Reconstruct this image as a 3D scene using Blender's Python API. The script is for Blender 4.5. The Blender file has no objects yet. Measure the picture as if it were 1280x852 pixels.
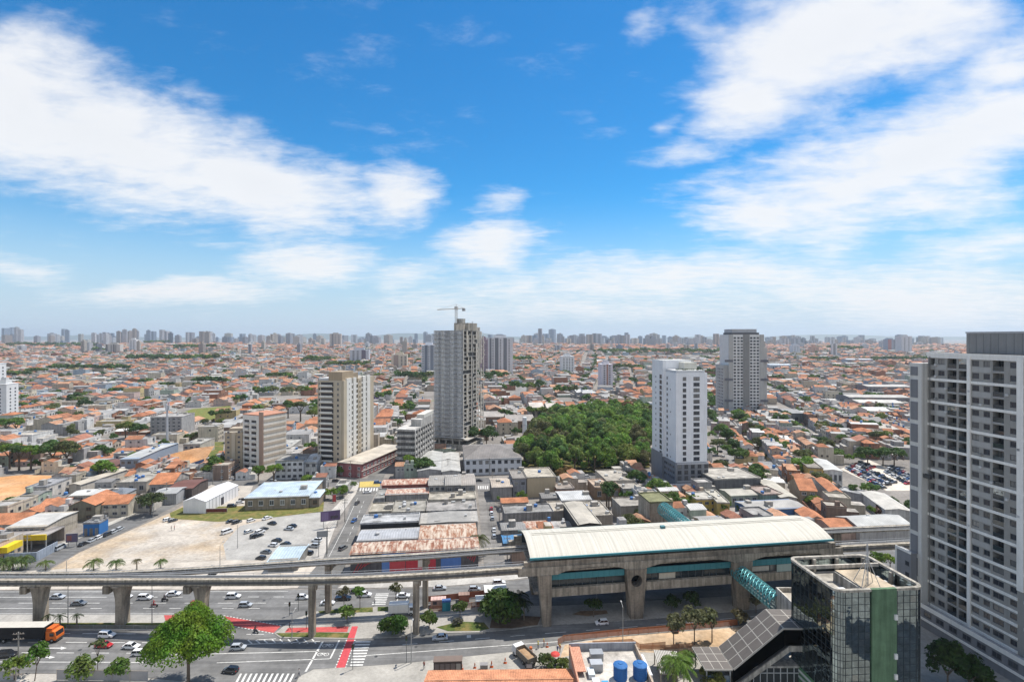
import bpy, math, random
import numpy as np
from mathutils import Vector, Matrix

R = random.Random(7)
SC = bpy.context.scene
COL = SC.collection
rad = math.radians
CAMZ, FP, CX, CY = 72.0, 640.0, 640.0, 421.0     # eye height, focal length and horizon of the photograph (1280 px wide)
SUN_EL, SUN_AZ = 64.0, 50.0                      # azimuth clockwise from +Y
# ------------------------------------------------------------------ camera
cam = bpy.data.cameras.new('camera')
cam.lens, cam.sensor_width = 18.0, 36.0
cam.shift_y = -5.0 / 1280.0
cam.clip_start, cam.clip_end = 0.5, 60000
co = bpy.data.objects.new('camera', cam); COL.objects.link(co)
co.location = (0, 0, CAMZ); co.rotation_euler = (rad(90), 0, 0)
SC.camera = co
# ------------------------------------------------------------------ sun, exposure
sl = bpy.data.lights.new('sun', 'SUN'); sl.energy = 4.9; sl.angle = rad(0.53); sl.color = (1.0, 0.95, 0.87)
so = bpy.data.objects.new('sun', sl); COL.objects.link(so); so.location = (0, 0, 400)
sd = Vector((math.sin(rad(SUN_AZ)) * math.cos(rad(SUN_EL)), math.cos(rad(SUN_AZ)) * math.cos(rad(SUN_EL)), math.sin(rad(SUN_EL))))
so.rotation_euler = sd.to_track_quat('Z', 'Y').to_euler()
SC.view_settings.view_transform = 'Standard'
SC.view_settings.look = 'None'
SC.view_settings.exposure = 0.38
SC.view_settings.gamma = 1.0
SC.view_settings.use_curve_mapping = False
SC.render.engine = 'CYCLES'
SC.cycles.max_bounces = 6
SC.cycles.diffuse_bounces = 3
SC.cycles.glossy_bounces = 3
SC.cycles.transmission_bounces = 2
SC.cycles.volume_bounces = 0
SC.cycles.transparent_max_bounces = 8
SC.cycles.caustics_reflective = False
SC.cycles.caustics_refractive = False
SC.cycles.sample_clamp_indirect = 4.0
SC.cycles.use_denoising = True
try:
 SC.cycles.denoiser = 'OPENIMAGEDENOISE'
 SC.cycles.denoising_prefilter = 'ACCURATE'
except Exception:
 pass
# ------------------------------------------------------------------ sky with clouds
W = bpy.data.worlds.new('World'); SC.world = W; W.use_nodes = True
nt = W.node_tree; nt.nodes.clear()
def N(t, **k):
 n = nt.nodes.new(t)
 for a, b in k.items():
  setattr(n, a, b)
 return n
def L(a, b):
 nt.links.new(a, b)
def M(op, a, b=None, clamp=False):
 n = N('ShaderNodeMath', operation=op); n.use_clamp = clamp
 for i, q in enumerate((a, b)):
  if q is None: continue
  if isinstance(q, (int, float)): n.inputs[i].default_value = q
  else: L(q, n.inputs[i])
 return n.outputs[0]
def sky_world():
 out = N('ShaderNodeOutputWorld'); bg = N('ShaderNodeBackground'); L(bg.outputs[0], out.inputs[0])
 bg.inputs[1].default_value = 0.130
 sky = N('ShaderNodeTexSky'); sky.sky_type = 'NISHITA'; sky.sun_disc = False
 sky.sun_elevation = rad(SUN_EL); sky.sun_rotation = rad(SUN_AZ)
 sky.air_density = 1.0; sky.dust_density = 0.1; sky.ozone_density = 3.0; sky.altitude = 700
 hs = N('ShaderNodeHueSaturation'); hs.inputs['Saturation'].default_value = 1.30; hs.inputs['Value'].default_value = 0.80
 hs.inputs['Hue'].default_value = 0.497
 L(sky.outputs[0], hs.inputs['Color'])
 tn = N('ShaderNodeVectorMath', operation='MULTIPLY'); L(hs.outputs[0], tn.inputs[0]); tn.inputs[1].default_value = (0.50, 1.06, 1.14)
 tc = N('ShaderNodeTexCoord'); sp = N('ShaderNodeSeparateXYZ'); L(tc.outputs['Generated'], sp.inputs[0])
 y = M('MAXIMUM', sp.outputs[1], 0.04)
 a = M('DIVIDE', sp.outputs[0], y); b = M('DIVIDE', sp.outputs[2], y)
 ab = N('ShaderNodeCombineXYZ'); L(a, ab.inputs[0]); L(b, ab.inputs[1])
 # warp
 z = M('MAXIMUM', M('ADD', sp.outputs[2], 0.10), 0.03)
 pl = N('ShaderNodeCombineXYZ'); L(M('DIVIDE', sp.outputs[0], z), pl.inputs[0]); L(M('DIVIDE', sp.outputs[1], z), pl.inputs[1])
 rotp = N('ShaderNodeMapping'); rotp.inputs['Rotation'].default_value = (0, 0, rad(35)); rotp.inputs['Scale'].default_value = (0.75, 1.3, 1)
 L(pl.outputs[0], rotp.inputs[0])
 abm = N('ShaderNodeMapping'); abm.inputs['Scale'].default_value = (1.25, 2.1, 1); abm.inputs['Rotation'].default_value = (0, 0, rad(6)); L(ab.outputs[0], abm.inputs[0])
 def noise(vec, s, det, ro, dist=0.0):
  n = N('ShaderNodeTexNoise'); n.inputs['Scale'].default_value = s; n.inputs['Detail'].default_value = det
  n.inputs['Roughness'].default_value = ro; n.inputs['Distortion'].default_value = dist
  L(vec, n.inputs['Vector']); return n
 wn = noise(abm.outputs[0], 2.6, 4, 0.6)
 sub = N('ShaderNodeVectorMath', operation='SUBTRACT'); L(wn.outputs['Color'], sub.inputs[0]); sub.inputs[1].default_value = (0.5, 0.5, 0.5)
 sc = N('ShaderNodeVectorMath', operation='MULTIPLY'); L(sub.outputs[0], sc.inputs[0]); sc.inputs[1].default_value = (0.20, 0.10, 0)
 wab = N('ShaderNodeVectorMath', operation='ADD'); L(ab.outputs[0], wab.inputs[0]); L(sc.outputs[0], wab.inputs[1])
 blobs = [  # centre (in the same units as the plan below), radii, tilt, weight
  (120, 165, 330, 120, -20, 1.25), (30, 130, 190, 130, -10, 1.15), (330, 232, 210, 78, -16, 1.1), (487, 252, 82, 62, 5, 1.2), (210, 215, 260, 75, -10, .8),
  (385, 325, 130, 40, 0, 1.0), (270, 303, 80, 24, -14, .5), (20, 334, 110, 26, -3, .75), (215, 363, 200, 28, 0, .95), (520, 345, 75, 26, 0, .6),
  (608, 310, 84, 46, 8, 1.1), (630, 360, 110, 38, 0, .8), (622, 252, 56, 34, 20, .62), (510, 373, 70, 14, 0, .5), (640, 322, 110, 20, 0, .4),
  (1050, 50, 250, 120, 14, 1.2), (950, 110, 130, 75, 25, 1.0), (1150, 190, 380, 95, 17, 1.2), (945, 268, 160, 50, 5, 1.05), (1250, 90, 230, 90, 20, .75),
  (1230, 310, 190, 38, 8, .8), (845, 188, 95, 24, 8, .62), (800, 42, 42, 30, 35, .55), (826, 156, 30, 25, 10, .55), (870, 30, 60, 60, 50, .5),
  (900, 345, 310, 42, -1, .95), (1120, 372, 440, 62, -2, .95), (740, 352, 120, 36, 0, .85), (1130, 262, 260, 55, 12, .85), (720, 385, 320, 34, 0, .8), (880, 240, 90, 35, 10, .6),
 ]
 tot = None
 for (x0, y0, rx, ry, rot, w) in blobs:
  mp = N('ShaderNodeMapping'); mp.vector_type = 'TEXTURE'
  mp.inputs['Location'].default_value = ((x0 - CX) / FP, (CY - y0) / FP, 0)
  mp.inputs['Rotation'].default_value = (0, 0, rad(rot))
  mp.inputs['Scale'].default_value = (rx / FP, ry / FP, 1)
  L(wab.outputs[0], mp.inputs[0])
  g = N('ShaderNodeTexGradient', gradient_type='SPHERICAL'); L(mp.outputs[0], g.inputs[0])
  s = M('MULTIPLY', M('POWER', g.outputs[1], 0.75), w)
  tot = s if tot is None else M('SMOOTH_MAX', tot, s)
  if tot is not s: tot.node.inputs[2].default_value = 0.12
 n1 = noise(abm.outputs[0], 3.2, 9, 0.56, 0.1)
 n2 = noise(rotp.outputs[0], 5.5, 9, 0.66, 0.25)
 det = M('ADD', M('MULTIPLY', M('SUBTRACT', n1.outputs[0], 0.5), 1.15), M('MULTIPLY', M('SUBTRACT', n2.outputs[0], 0.5), 1.0))
 d = M('ADD', tot, det)
 mr = N('ShaderNodeMapRange', interpolation_type='SMOOTHSTEP'); L(d, mr.inputs['Value'])
 mr.inputs['From Min'].default_value = 0.14; mr.inputs['From Max'].default_value = 1.0
 front = M('GREATER_THAN', sp.outputs[1], 0.04)
 nb = noise(rotp.outputs[0], 1.1, 9, 0.62, 0.3)      # unseen clouds behind, cover added to fill the facades with light
 mrb = N('ShaderNodeMapRange', interpolation_type='SMOOTHSTEP'); L(nb.outputs[0], mrb.inputs['Value'])
 mrb.inputs['From Min'].default_value = 0.38; mrb.inputs['From Max'].default_value = 0.60
 fm = N('ShaderNodeMix'); fm.data_type = 'FLOAT'; L(front, fm.inputs[0]); L(mrb.outputs[0], fm.inputs[2]); L(mr.outputs[0], fm.inputs[3])
 mask = M('MULTIPLY', fm.outputs[0], M('GREATER_THAN', sp.outputs[2], -0.02))
 hz = N('ShaderNodeMapRange', interpolation_type='SMOOTHERSTEP'); L(sp.outputs[2], hz.inputs['Value']); hz.inputs['From Min'].default_value = -0.03; hz.inputs['From Max'].default_value = 0.30
 hm = N('ShaderNodeMix'); hm.data_type = 'RGBA'; L(hz.outputs[0], hm.inputs[0]); hm.inputs[6].default_value = (3.4, 4.2, 5.0, 1); L(tn.outputs[0], hm.inputs[7])
 # soft grey inside the thick parts
 th = N('ShaderNodeMapRange'); L(M('ADD', M('MULTIPLY', tot, 0.8), M('MULTIPLY', n1.outputs[0], 0.6)), th.inputs['Value'])
 th.inputs['From Min'].default_value = 0.45; th.inputs['From Max'].default_value = 1.45
 cc = N('ShaderNodeMix'); cc.data_type = 'RGBA'; L(M('MULTIPLY', th.outputs[0], front), cc.inputs[0])
 cc.inputs[6].default_value = (6.1, 6.1, 6.15, 1); cc.inputs[7].default_value = (5.3, 5.38, 5.5, 1)
 mx = N('ShaderNodeMix'); mx.data_type = 'RGBA'
 L(M('MULTIPLY', mask, 0.93), mx.inputs[0]); L(hm.outputs[2], mx.inputs[6]); L(cc.outputs[2], mx.inputs[7])
 L(mx.outputs[2], bg.inputs[0])
sky_world()

# ------------------------------------------------------------------ helpers
TH = math.atan2(80.0, 640.0)                      # the street grid is turned a little
def C(h):
 h = h.lstrip('#'); o = []
 for i in (0, 2, 4):
  s = int(h[i:i + 2], 16) / 255.0
  o.append(s / 12.92 if s <= 0.04045 else ((s + 0.055) / 1.055) ** 2.4)
 return tuple(o)
def sstep(t):
 t = min(1.0, max(0.0, t)); return t * t * (3 - 2 * t)
def terr(x, y):
 """height of the ground: flat by the avenue, low hills farther out"""
 if y < 520: return 0.0
 k = sstep((y - 520) / 2300.0)
 side = 0.62 + 0.38 * sstep((400 - x * 520.0 / max(y, 1)) / 800.0)
 w = 0.55 * math.sin(x / 310.0 + 1.3) * math.sin(y / 420.0) + 0.45 * math.sin(x / 170.0 + y / 230.0)
 far = 1.0 - 0.75 * sstep((y - 3300) / 900.0)
 return (23.0 * side * k + 5.0 * w * min(1, k * 3)) * far
def G(px, py, z=0.0):
 """point at height z over the ground where the sight line of a place in the photograph meets it"""
 if py <= CY + 1: py = CY + 1
 a = (px - CX) / FP; s = (py - CY) / FP
 Y = (CAMZ - z) / s
 if Y > 500:
  y = 480.0
  while y < 9000:
   if CAMZ - s * y <= terr(a * y, y) + z: break
   y += 8.0
  Y = y
 return Vector((a * Y, Y, terr(a * Y, Y) + z))
def scr(p):
 return CX + FP * p[0] / p[1], CY - FP * (p[2] - CAMZ) / p[1]
MATS = {}
class MB:
 """gathers faces of one mesh"""
 def __init__(s):
  s.v, s.f, s.m, s.c = [], [], [], []; s.T = None
 def at(s, x, y, z, ang=0.0):
  s.T = (x, y, z, math.cos(ang), math.sin(ang)); return s
 def face(s, pts, mat, col):
  i = len(s.v)
  if s.T:
   x, y, z, c, n = s.T
   pts = [(x + c * p[0] - n * p[1], y + n * p[0] + c * p[1], z + p[2]) for p in pts]
  s.v.extend(pts); s.f.append(tuple(range(i, i + len(pts)))); s.m.append(mat); s.c.append(col)
 def box(s, x0, x1, y0, y1, z0, z1, mat, col, tm=None, tc=None, bottom=True):
  s.face([(x0, y0, z0), (x1, y0, z0), (x1, y0, z1), (x0, y0, z1)], mat, col)
  s.face([(x1, y0, z0), (x1, y1, z0), (x1, y1, z1), (x1, y0, z1)], mat, col)
  s.face([(x1, y1, z0), (x0, y1, z0), (x0, y1, z1), (x1, y1, z1)], mat, col)
  s.face([(x0, y1, z0), (x0, y0, z0), (x0, y0, z1), (x0, y1, z1)], mat, col)
  s.face([(x0, y0, z1), (x1, y0, z1), (x1, y1, z1), (x0, y1, z1)], tm or mat, tc or col)
  if bottom: s.face([(x0, y1, z0), (x1, y1, z0), (x1, y0, z0), (x0, y0, z0)], mat, col)
 def prism(s, poly, z0, z1, mat, col, tm=None, tc=None):
  n = len(poly)
  for i in range(n):
   a, b = poly[i], poly[(i + 1) % n]
   s.face([(a[0], a[1], z0), (b[0], b[1], z0), (b[0], b[1], z1), (a[0], a[1], z1)], mat, col)
  s.face([(p[0], p[1], z1) for p in poly], tm or mat, tc or col)
  s.face([(p[0], p[1], z0) for p in reversed(poly)], mat, col)
 def tube(s, p0, p1, r0, r1=None, n=8, mat='metal', col=(.3, .3, .3), cap=True):
  r1 = r0 if r1 is None else r1
  p0, p1 = Vector(p0), Vector(p1); d = (p1 - p0)
  if d.length < 1e-6: return
  d.normalize(); a = d.orthogonal().normalized(); b = d.cross(a)
  q0 = [tuple(p0 + (a * math.cos(t) + b * math.sin(t)) * r0) for t in (2 * math.pi * i / n for i in range(n))]
  q1 = [tuple(p1 + (a * math.cos(t) + b * math.sin(t)) * r1) for t in (2 * math.pi * i / n for i in range(n))]
  for i in range(n):
   j = (i + 1) % n
   s.face([q0[i], q0[j], q1[j], q1[i]], mat, col)
  if cap:
   s.face(q1, mat, col); s.face(list(reversed(q0)), mat, col)
 def lathe(s, prof, n, mat, col, cx=0, cy=0):
  rings = [[(cx + r * math.cos(2 * math.pi * i / n), cy + r * math.sin(2 * math.pi * i / n), z) for i in range(n)] for r, z in prof]
  for a, b in zip(rings, rings[1:]):
   for i in range(n):
    j = (i + 1) % n; s.face([a[i], a[j], b[j], b[i]], mat, col)
  s.face(rings[-1], mat, col); s.face(list(reversed(rings[0])), mat, col)
 def mesh(s, name):
  me = bpy.data.meshes.new(name)
  me.from_pydata([tuple(p) for p in s.v], [], s.f)
  names = sorted(set(s.m))
  for n in names: me.materials.append(MATS[n])
  ix = {n: i for i, n in enumerate(names)}
  me.polygons.foreach_set('material_index', np.array([ix[m] for m in s.m], dtype=np.int32))
  at = me.attributes.new('Col', 'FLOAT_VECTOR', 'FACE')
  at.data.foreach_set('vector', np.array([c[:3] for c in s.c], dtype=np.float32).ravel())
  v = np.array([tuple(p) for p in s.v], dtype=np.float64); cnt = np.array([len(f) for f in s.f])
  st = np.cumsum(cnt) - cnt
  fv = np.concatenate([np.array(f) for f in s.f]) if s.f else np.zeros(0, int)
  p0, p1, p2 = v[fv[st]], v[fv[st + 1]], v[fv[st + 2]]
  e = p1 - p0; e /= np.maximum(np.linalg.norm(e, axis=1, keepdims=True), 1e-9)
  nn = np.cross(e, p2 - p0); nn /= np.maximum(np.linalg.norm(nn, axis=1, keepdims=True), 1e-9)
  w = np.cross(nn, e); fi = np.repeat(np.arange(len(cnt)), cnt)
  q = v[fv] - p0[fi]
  uv = np.stack([(q * e[fi]).sum(1), (q * w[fi]).sum(1)], 1).astype(np.float32)
  ul = me.uv_layers.new(name='UVMap'); ul.data.foreach_set('uv', uv.ravel())
  me.update(); return me
 def build(s, name, parent=None, loc=None, rz=0.0, smooth=False):
  me = s.mesh(name)
  if smooth: me.polygons.foreach_set('use_smooth', np.ones(len(me.polygons), dtype=bool))
  return link(name, me, parent, loc, rz)
def BX(name, parent, *a, **k):
 b = MB(); b.box(*a, **k); return b.build(name, parent)
def link(name, data, parent=None, loc=None, rz=0.0):
 o = bpy.data.objects.new(name, data); COL.objects.link(o)
 if parent is not None: o.parent = parent
 if loc is not None: o.location = loc
 if rz: o.rotation_euler = (0, 0, rz)
 return o
def tag(o, label, cat, group=None, kind=None):
 if label: o['label'] = label
 if cat: o['category'] = cat
 if group: o['group'] = group
 if kind: o['kind'] = kind
 return o
def thing(name, label, cat, loc=(0, 0, 0), rz=0.0, group=None):
 return tag(link(name, None, None, loc, rz), label, cat, group)
def struct(o):
 o['kind'] = 'structure'; return o
def copy_thing(root, loc, rz=0.0, label=None, group=None, color=None, scale=None):
 r = root.copy(); COL.objects.link(r); r.location = loc; r.rotation_euler = (0, 0, rz)
 if label: r['label'] = label
 if group: r['group'] = group
 if scale is not None: r.scale = scale
 if color: r.color = (*color, 1)
 for ch in KIDS.get(root.name, ()):
  c = ch.copy(); COL.objects.link(c); c.parent = r
  if color: c.color = (*color, 1)
  for g in KIDS.get(ch.name, ()):
   d = g.copy(); COL.objects.link(d); d.parent = c
   if color: d.color = (*color, 1)
 return r
KIDS = {}
def learn(root):
 """remember the parts of a thing that is to be copied"""
 for ch in root.children:
  KIDS.setdefault(root.name, []).append(ch)
  for g in ch.children: KIDS.setdefault(ch.name, []).append(g)
 return root
# labels of the many houses, trees and cars: a look, and where it stands among the landmarks
LATE = []
ORD = 'nearest second third fourth fifth sixth seventh eighth ninth tenth eleventh twelfth thirteenth fourteenth fifteenth sixteenth seventeenth eighteenth nineteenth twentieth'.split()
LM = []
def later(o, look, p):
 LATE.append((o, look, scr(p)))
def landmark(phrase, px, py): LM.append((phrase, px, py))
def write_labels():
 by = {}
 for o, look, (px, py) in LATE:
  ph, lx, ly = min(LM, key=lambda l: (l[1] - px) ** 2 + (2.2 * (l[2] - py)) ** 2)
  dx, dy = px - lx, (py - ly) * 2.2
  rel = ('right of' if dx > 0 else 'left of') if abs(dx) > abs(dy) else ('beyond' if dy < 0 else 'in front of')
  by.setdefault((look, rel, ph), []).append((dx * dx + dy * dy, o))
 for (look, rel, ph), rows in by.items():
  rows.sort(key=lambda r: r[0])
  for i, (_d, o) in enumerate(rows):
   if len(rows) == 1: o['label'] = f'{look} {rel} {ph}'
   elif i < len(ORD): o['label'] = f'{look} {rel} {ph}, {ORD[i]}' + (' one' if i == 0 else ' away')
   else: o['label'] = f'{look} {rel} {ph}, far off'
# plan of what is taken, 2 m cells
OX, OY, OC = -1300, 60, 2.0
OCC = np.zeros((1400, 1300), dtype=bool)          # [iy, ix]
def occ_poly(pts, grow=0.0):
 xs = [p[0] for p in pts]; ys = [p[1] for p in pts]
 x0, x1 = min(xs) - grow, max(xs) + grow; y0, y1 = min(ys) - grow, max(ys) + grow
 ix0, ix1 = max(0, int((x0 - OX) / OC)), min(OCC.shape[1], int((x1 - OX) / OC) + 1)
 iy0, iy1 = max(0, int((y0 - OY) / OC)), min(OCC.shape[0], int((y1 - OY) / OC) + 1)
 if ix1 <= ix0 or iy1 <= iy0: return
 gx = OX + (np.arange(ix0, ix1) + .5) * OC; gy = OY + (np.arange(iy0, iy1) + .5) * OC
 X, Y = np.meshgrid(gx, gy); ins = np.zeros(X.shape, bool); n = len(pts)
 for i in range(n):
  (ax, ay), (bx, by) = pts[i][:2], pts[(i + 1) % n][:2]
  cnd = ((ay > Y) != (by > Y))
  with np.errstate(divide='ignore', invalid='ignore'):
   ins ^= cnd & (X < (bx - ax) * (Y - ay) / (by - ay + 1e-12) + ax)
 OCC[iy0:iy1, ix0:ix1] |= ins
def occ_free(pts):
 for k in range(len(pts)):
  a, b = pts[k], pts[(k + 1) % len(pts)]
  for t in (0, .25, .5, .75):
   x, y = a[0] + (b[0] - a[0]) * t, a[1] + (b[1] - a[1]) * t
   ix, iy = int((x - OX) / OC), int((y - OY) / OC)
   if 0 <= ix < OCC.shape[1] and 0 <= iy < OCC.shape[0] and OCC[iy, ix]: return False
 cx, cy = sum(p[0] for p in pts) / len(pts), sum(p[1] for p in pts) / len(pts)
 ix, iy = int((cx - OX) / OC), int((cy - OY) / OC)
 return not (0 <= ix < OCC.shape[1] and 0 <= iy < OCC.shape[0] and OCC[iy, ix])
def rect(x, y, w, d, ang):
 c, s = math.cos(ang), math.sin(ang)
 return [(x + c * a - s * b, y + s * a + c * b) for a, b in ((0, 0), (w, 0), (w, d), (0, d))]
# ------------------------------------------------------------------ materials
def mat(name, rough=0.85, spec=0.3, metal=0.0, src='attr', grime=0.35, gscale=0.35, fine=0.12, wave=None, streak=0.0, bump=0.0, coat=0.0, extra=None):
 m = bpy.data.materials.new(name); m.use_nodes = True; MATS[name] = m
 t = m.node_tree; n = t.nodes; b = n['Principled BSDF']
 def nn(k, **kw):
  q = n.new(k)
  for a, v in kw.items(): setattr(q, a, v)
  return q
 lk = t.links.new
 if src == 'attr':
  a = nn('ShaderNodeAttribute'); a.attribute_name = 'Col'; base = a.outputs['Color']
 else:
  a = nn('ShaderNodeObjectInfo'); base = a.outputs['Color']
 geo = nn('ShaderNodeNewGeometry')
 def mulval(col, fac_out, lo, hi, f0=0.3, f1=0.7):
  mr = nn('ShaderNodeMapRange'); lk(fac_out, mr.inputs['Value'])
  mr.inputs['From Min'].default_value = f0; mr.inputs['From Max'].default_value = f1
  mr.inputs['To Min'].default_value = lo; mr.inputs['To Max'].default_value = hi
  x = nn('ShaderNodeVectorMath', operation='SCALE'); lk(col, x.inputs[0]); lk(mr.outputs[0], x.inputs['Scale'])
  return x.outputs[0]
 def noi(scale, det=5, vec=None, rough_=0.6):
  q = nn('ShaderNodeTexNoise'); q.inputs['Scale'].default_value = scale; q.inputs['Detail'].default_value = det; q.inputs['Roughness'].default_value = rough_
  lk(vec if vec is not None else geo.outputs['Position'], q.inputs['Vector']); return q.outputs[0]
 if grime: base = mulval(base, noi(gscale), 1 - grime, 1 + grime * 0.35)
 if fine: base = mulval(base, noi(gscale * 9, 3), 1 - fine, 1 + fine)
 if streak:
  mp = nn('ShaderNodeMapping'); mp.inputs['Scale'].default_value = (1.4, 1.4, 0.09); lk(geo.outputs['Position'], mp.inputs[0])
  base = mulval(base, noi(1.0, 5, mp.outputs[0]), 1 - streak, 1 + streak * 0.3, 0.35, 0.62)
 hgt = None
 if wave:
  per, amt, axis = wave
  uv = nn('ShaderNodeUVMap'); sep = nn('ShaderNodeSeparateXYZ'); lk(uv.outputs[0], sep.inputs[0])
  mu = nn('ShaderNodeMath', operation='MULTIPLY'); lk(sep.outputs[axis], mu.inputs[0]); mu.inputs[1].default_value = 2 * math.pi / per
  sn = nn('ShaderNodeMath', operation='SINE'); lk(mu.outputs[0], sn.inputs[0]); hgt = sn.outputs[0]
  base = mulval(base, hgt, 1 - amt, 1 + amt, -1, 1)
 if extra: base = extra(nn, lk, base, geo, noi, mulval)
 lk(base, b.inputs['Base Color'])
 b.inputs['Roughness'].default_value = rough; b.inputs['Metallic'].default_value = metal
 b.inputs['Specular IOR Level'].default_value = spec
 if coat: b.inputs['Coat Weight'].default_value = coat; b.inputs['Coat Roughness'].default_value = 0.05
 if bump:
  bp = nn('ShaderNodeBump'); bp.inputs['Strength'].default_value = bump; bp.inputs['Distance'].default_value = 0.05
  lk(hgt if hgt is not None else noi(gscale * 14, 4), bp.inputs['Height']); lk(bp.outputs[0], b.inputs['Normal'])
 return m
def _uvstreak(nn, lk, base, noi, mulval, sc, amt):
 uv = nn('ShaderNodeUVMap'); mp = nn('ShaderNodeMapping'); mp.inputs['Scale'].default_value = sc; lk(uv.outputs[0], mp.inputs[0])
 return mulval(base, noi(1.0, 6, mp.outputs[0]), 1 - amt, 1.05, 0.28, 0.60)
def _stretch(nn, lk, base, geo, noi, mulval, sc, amt):
 mp = nn('ShaderNodeMapping'); mp.inputs['Scale'].default_value = sc; lk(geo.outputs['Position'], mp.inputs[0])
 return mulval(base, noi(1.0, 4, mp.outputs[0]), 1 - amt, 1 + amt, 0.35, 0.65)
mat('plaster', 0.9, 0.2, grime=0.22, gscale=0.5, fine=0.06, streak=0.25)
mat('clean', 0.7, 0.3, grime=0.08, gscale=0.25, fine=0.03, streak=0.08)
mat('concrete', 0.9, 0.2, grime=0.36, gscale=0.22, fine=0.14, streak=0.46)
mat('slab', 0.9, 0.2, grime=0.55, gscale=0.28, fine=0.16)
mat('tile', 0.85, 0.2, grime=0.42, gscale=0.35, fine=0.25, wave=(0.34, 0.16, 0), bump=0.4)
mat('sheet', 0.6, 0.3, grime=0.35, gscale=0.18, fine=0.08, wave=(0.9, 0.10, 0), bump=0.3)
mat('stationroof', 0.6, 0.3, grime=0.08, gscale=0.10, fine=0.03, wave=(0.62, 0.015, 0), bump=0.05,
 extra=lambda nn, lk, base, geo, noi, mulval: _uvstreak(nn, lk, base, noi, mulval, (1.3, 0.06, 1), 0.32))
def _rust(nn, lk, base, geo, noi, mulval):
 uv = nn('ShaderNodeUVMap'); mp = nn('ShaderNodeMapping'); mp.inputs['Scale'].default_value = (0.8, 0.16, 1); lk(uv.outputs[0], mp.inputs[0])
 f = noi(1.0, 7, mp.outputs[0], 0.7)
 mr = nn('ShaderNodeMapRange'); lk(f, mr.inputs['Value']); mr.inputs['From Min'].default_value = 0.42; mr.inputs['From Max'].default_value = 0.58
 mx = nn('ShaderNodeMix'); mx.data_type = 'RGBA'; lk(mr.outputs[0], mx.inputs[0]); lk(base, mx.inputs[6]); mx.inputs[7].default_value = (0.50, 0.42, 0.34, 1)
 return mx.outputs[2]
mat('rust', 0.8, 0.2, grime=0.3, gscale=0.4, fine=0.15, wave=(1.0, 0.12, 0), bump=0.3, extra=_rust)
mat('brick', 0.9, 0.2, grime=0.3, gscale=0.6, fine=0.2, wave=(0.5, 0.1, 1))
mat('metal', 0.45, 0.5, metal=0.3, grime=0.12, gscale=0.8, fine=0.05)
mat('plain', 0.7, 0.3, grime=0.15, gscale=0.6, fine=0.06)
mat('paint', 0.25, 0.5, src='obj', grime=0.04, gscale=1.2, fine=0.0, coat=0.8)
mat('objcol', 0.8, 0.25, src='obj', grime=0.2, gscale=0.9, fine=0.06)
mat('rubber', 0.85, 0.2, grime=0.1, fine=0.0)
mat('lampglass', 0.15, 0.6, grime=0.0, fine=0.0)
mat('asphalt', 0.9, 0.25, grime=0.36, gscale=0.09, fine=0.13, bump=0.15,
 extra=lambda nn, lk, base, geo, noi, mulval: _stretch(nn, lk, base, geo, noi, mulval, (0.02, 0.55, 1), 0.20))
mat('marking', 0.8, 0.2, grime=0.35, gscale=1.2, fine=0.12)
mat('paving', 0.9, 0.2, grime=0.30, gscale=0.16, fine=0.12, bump=0.1)
def _dirt(nn, lk, base, geo, noi, mulval):
 f = noi(0.045, 6, None, 0.65)
 mr = nn('ShaderNodeMapRange'); lk(f, mr.inputs['Value']); mr.inputs['From Min'].default_value = 0.42; mr.inputs['From Max'].default_value = 0.60
 mx = nn('ShaderNodeMix'); mx.data_type = 'RGBA'; lk(mr.outputs[0], mx.inputs[0]); lk(base, mx.inputs[6])
 sc = nn('ShaderNodeVectorMath', operation='MULTIPLY'); lk(base, sc.inputs[0]); sc.inputs[1].default_value = (0.98, 0.86, 0.71)
 lk(sc.outputs[0], mx.inputs[7]); return mx.outputs[2]
mat('dirt', 0.95, 0.1, grime=0.36, gscale=0.10, fine=0.2, bump=0.25, extra=_dirt)
def _turf(nn, lk, base, geo, noi, mulval):
 f = noi(0.25, 6, None, 0.7)
 mr = nn('ShaderNodeMapRange'); lk(f, mr.inputs['Value']); mr.inputs['From Min'].default_value = 0.45; mr.inputs['From Max'].default_value = 0.65
 mx = nn('ShaderNodeMix'); mx.data_type = 'RGBA'; lk(mr.outputs[0], mx.inputs[0]); lk(base, mx.inputs[6]); mx.inputs[7].default_value = (0.20, 0.15, 0.06, 1)
 return mx.outputs[2]
mat('turf', 0.95, 0.1, grime=0.4, gscale=0.5, fine=0.3, bump=0.4, extra=_turf)
def _citycol(nn, lk, base, geo, noi, mulval):
 f = noi(0.012, 8, None, 0.7)
 return mulval(base, f, 0.7, 1.3)
mat('cityground', 0.95, 0.15, grime=0.3, gscale=0.08, fine=0.2, extra=_citycol)
# window glass: some panes show a pale curtain behind
def _pane(nn, lk, base, geo, noi, mulval):
 oi = nn('ShaderNodeObjectInfo')
 add = nn('ShaderNodeMath', operation='ADD'); lk(oi.outputs['Random'], add.inputs[0]); lk(geo.outputs['Random Per Island'], add.inputs[1])
 fr = nn('ShaderNodeMath', operation='FRACT'); lk(add.outputs[0], fr.inputs[0])
 mr = nn('ShaderNodeMapRange'); lk(fr.outputs[0], mr.inputs['Value']); mr.inputs['From Min'].default_value = 0.70; mr.inputs['From Max'].default_value = 1.0
 mr.inputs['To Max'].default_value = 0.55
 mx = nn('ShaderNodeMix'); mx.data_type = 'RGBA'; lk(mr.outputs[0], mx.inputs[0]); lk(base, mx.inputs[6]); mx.inputs[7].default_value = (0.42, 0.40, 0.36, 1)
 return mx.outputs[2]
mat('glass', 0.12, 0.6, grime=0.1, fine=0.0, gscale=1.0, extra=_pane)
mat('carglass', 0.05, 0.8, grime=0.0, fine=0.0)
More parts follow.
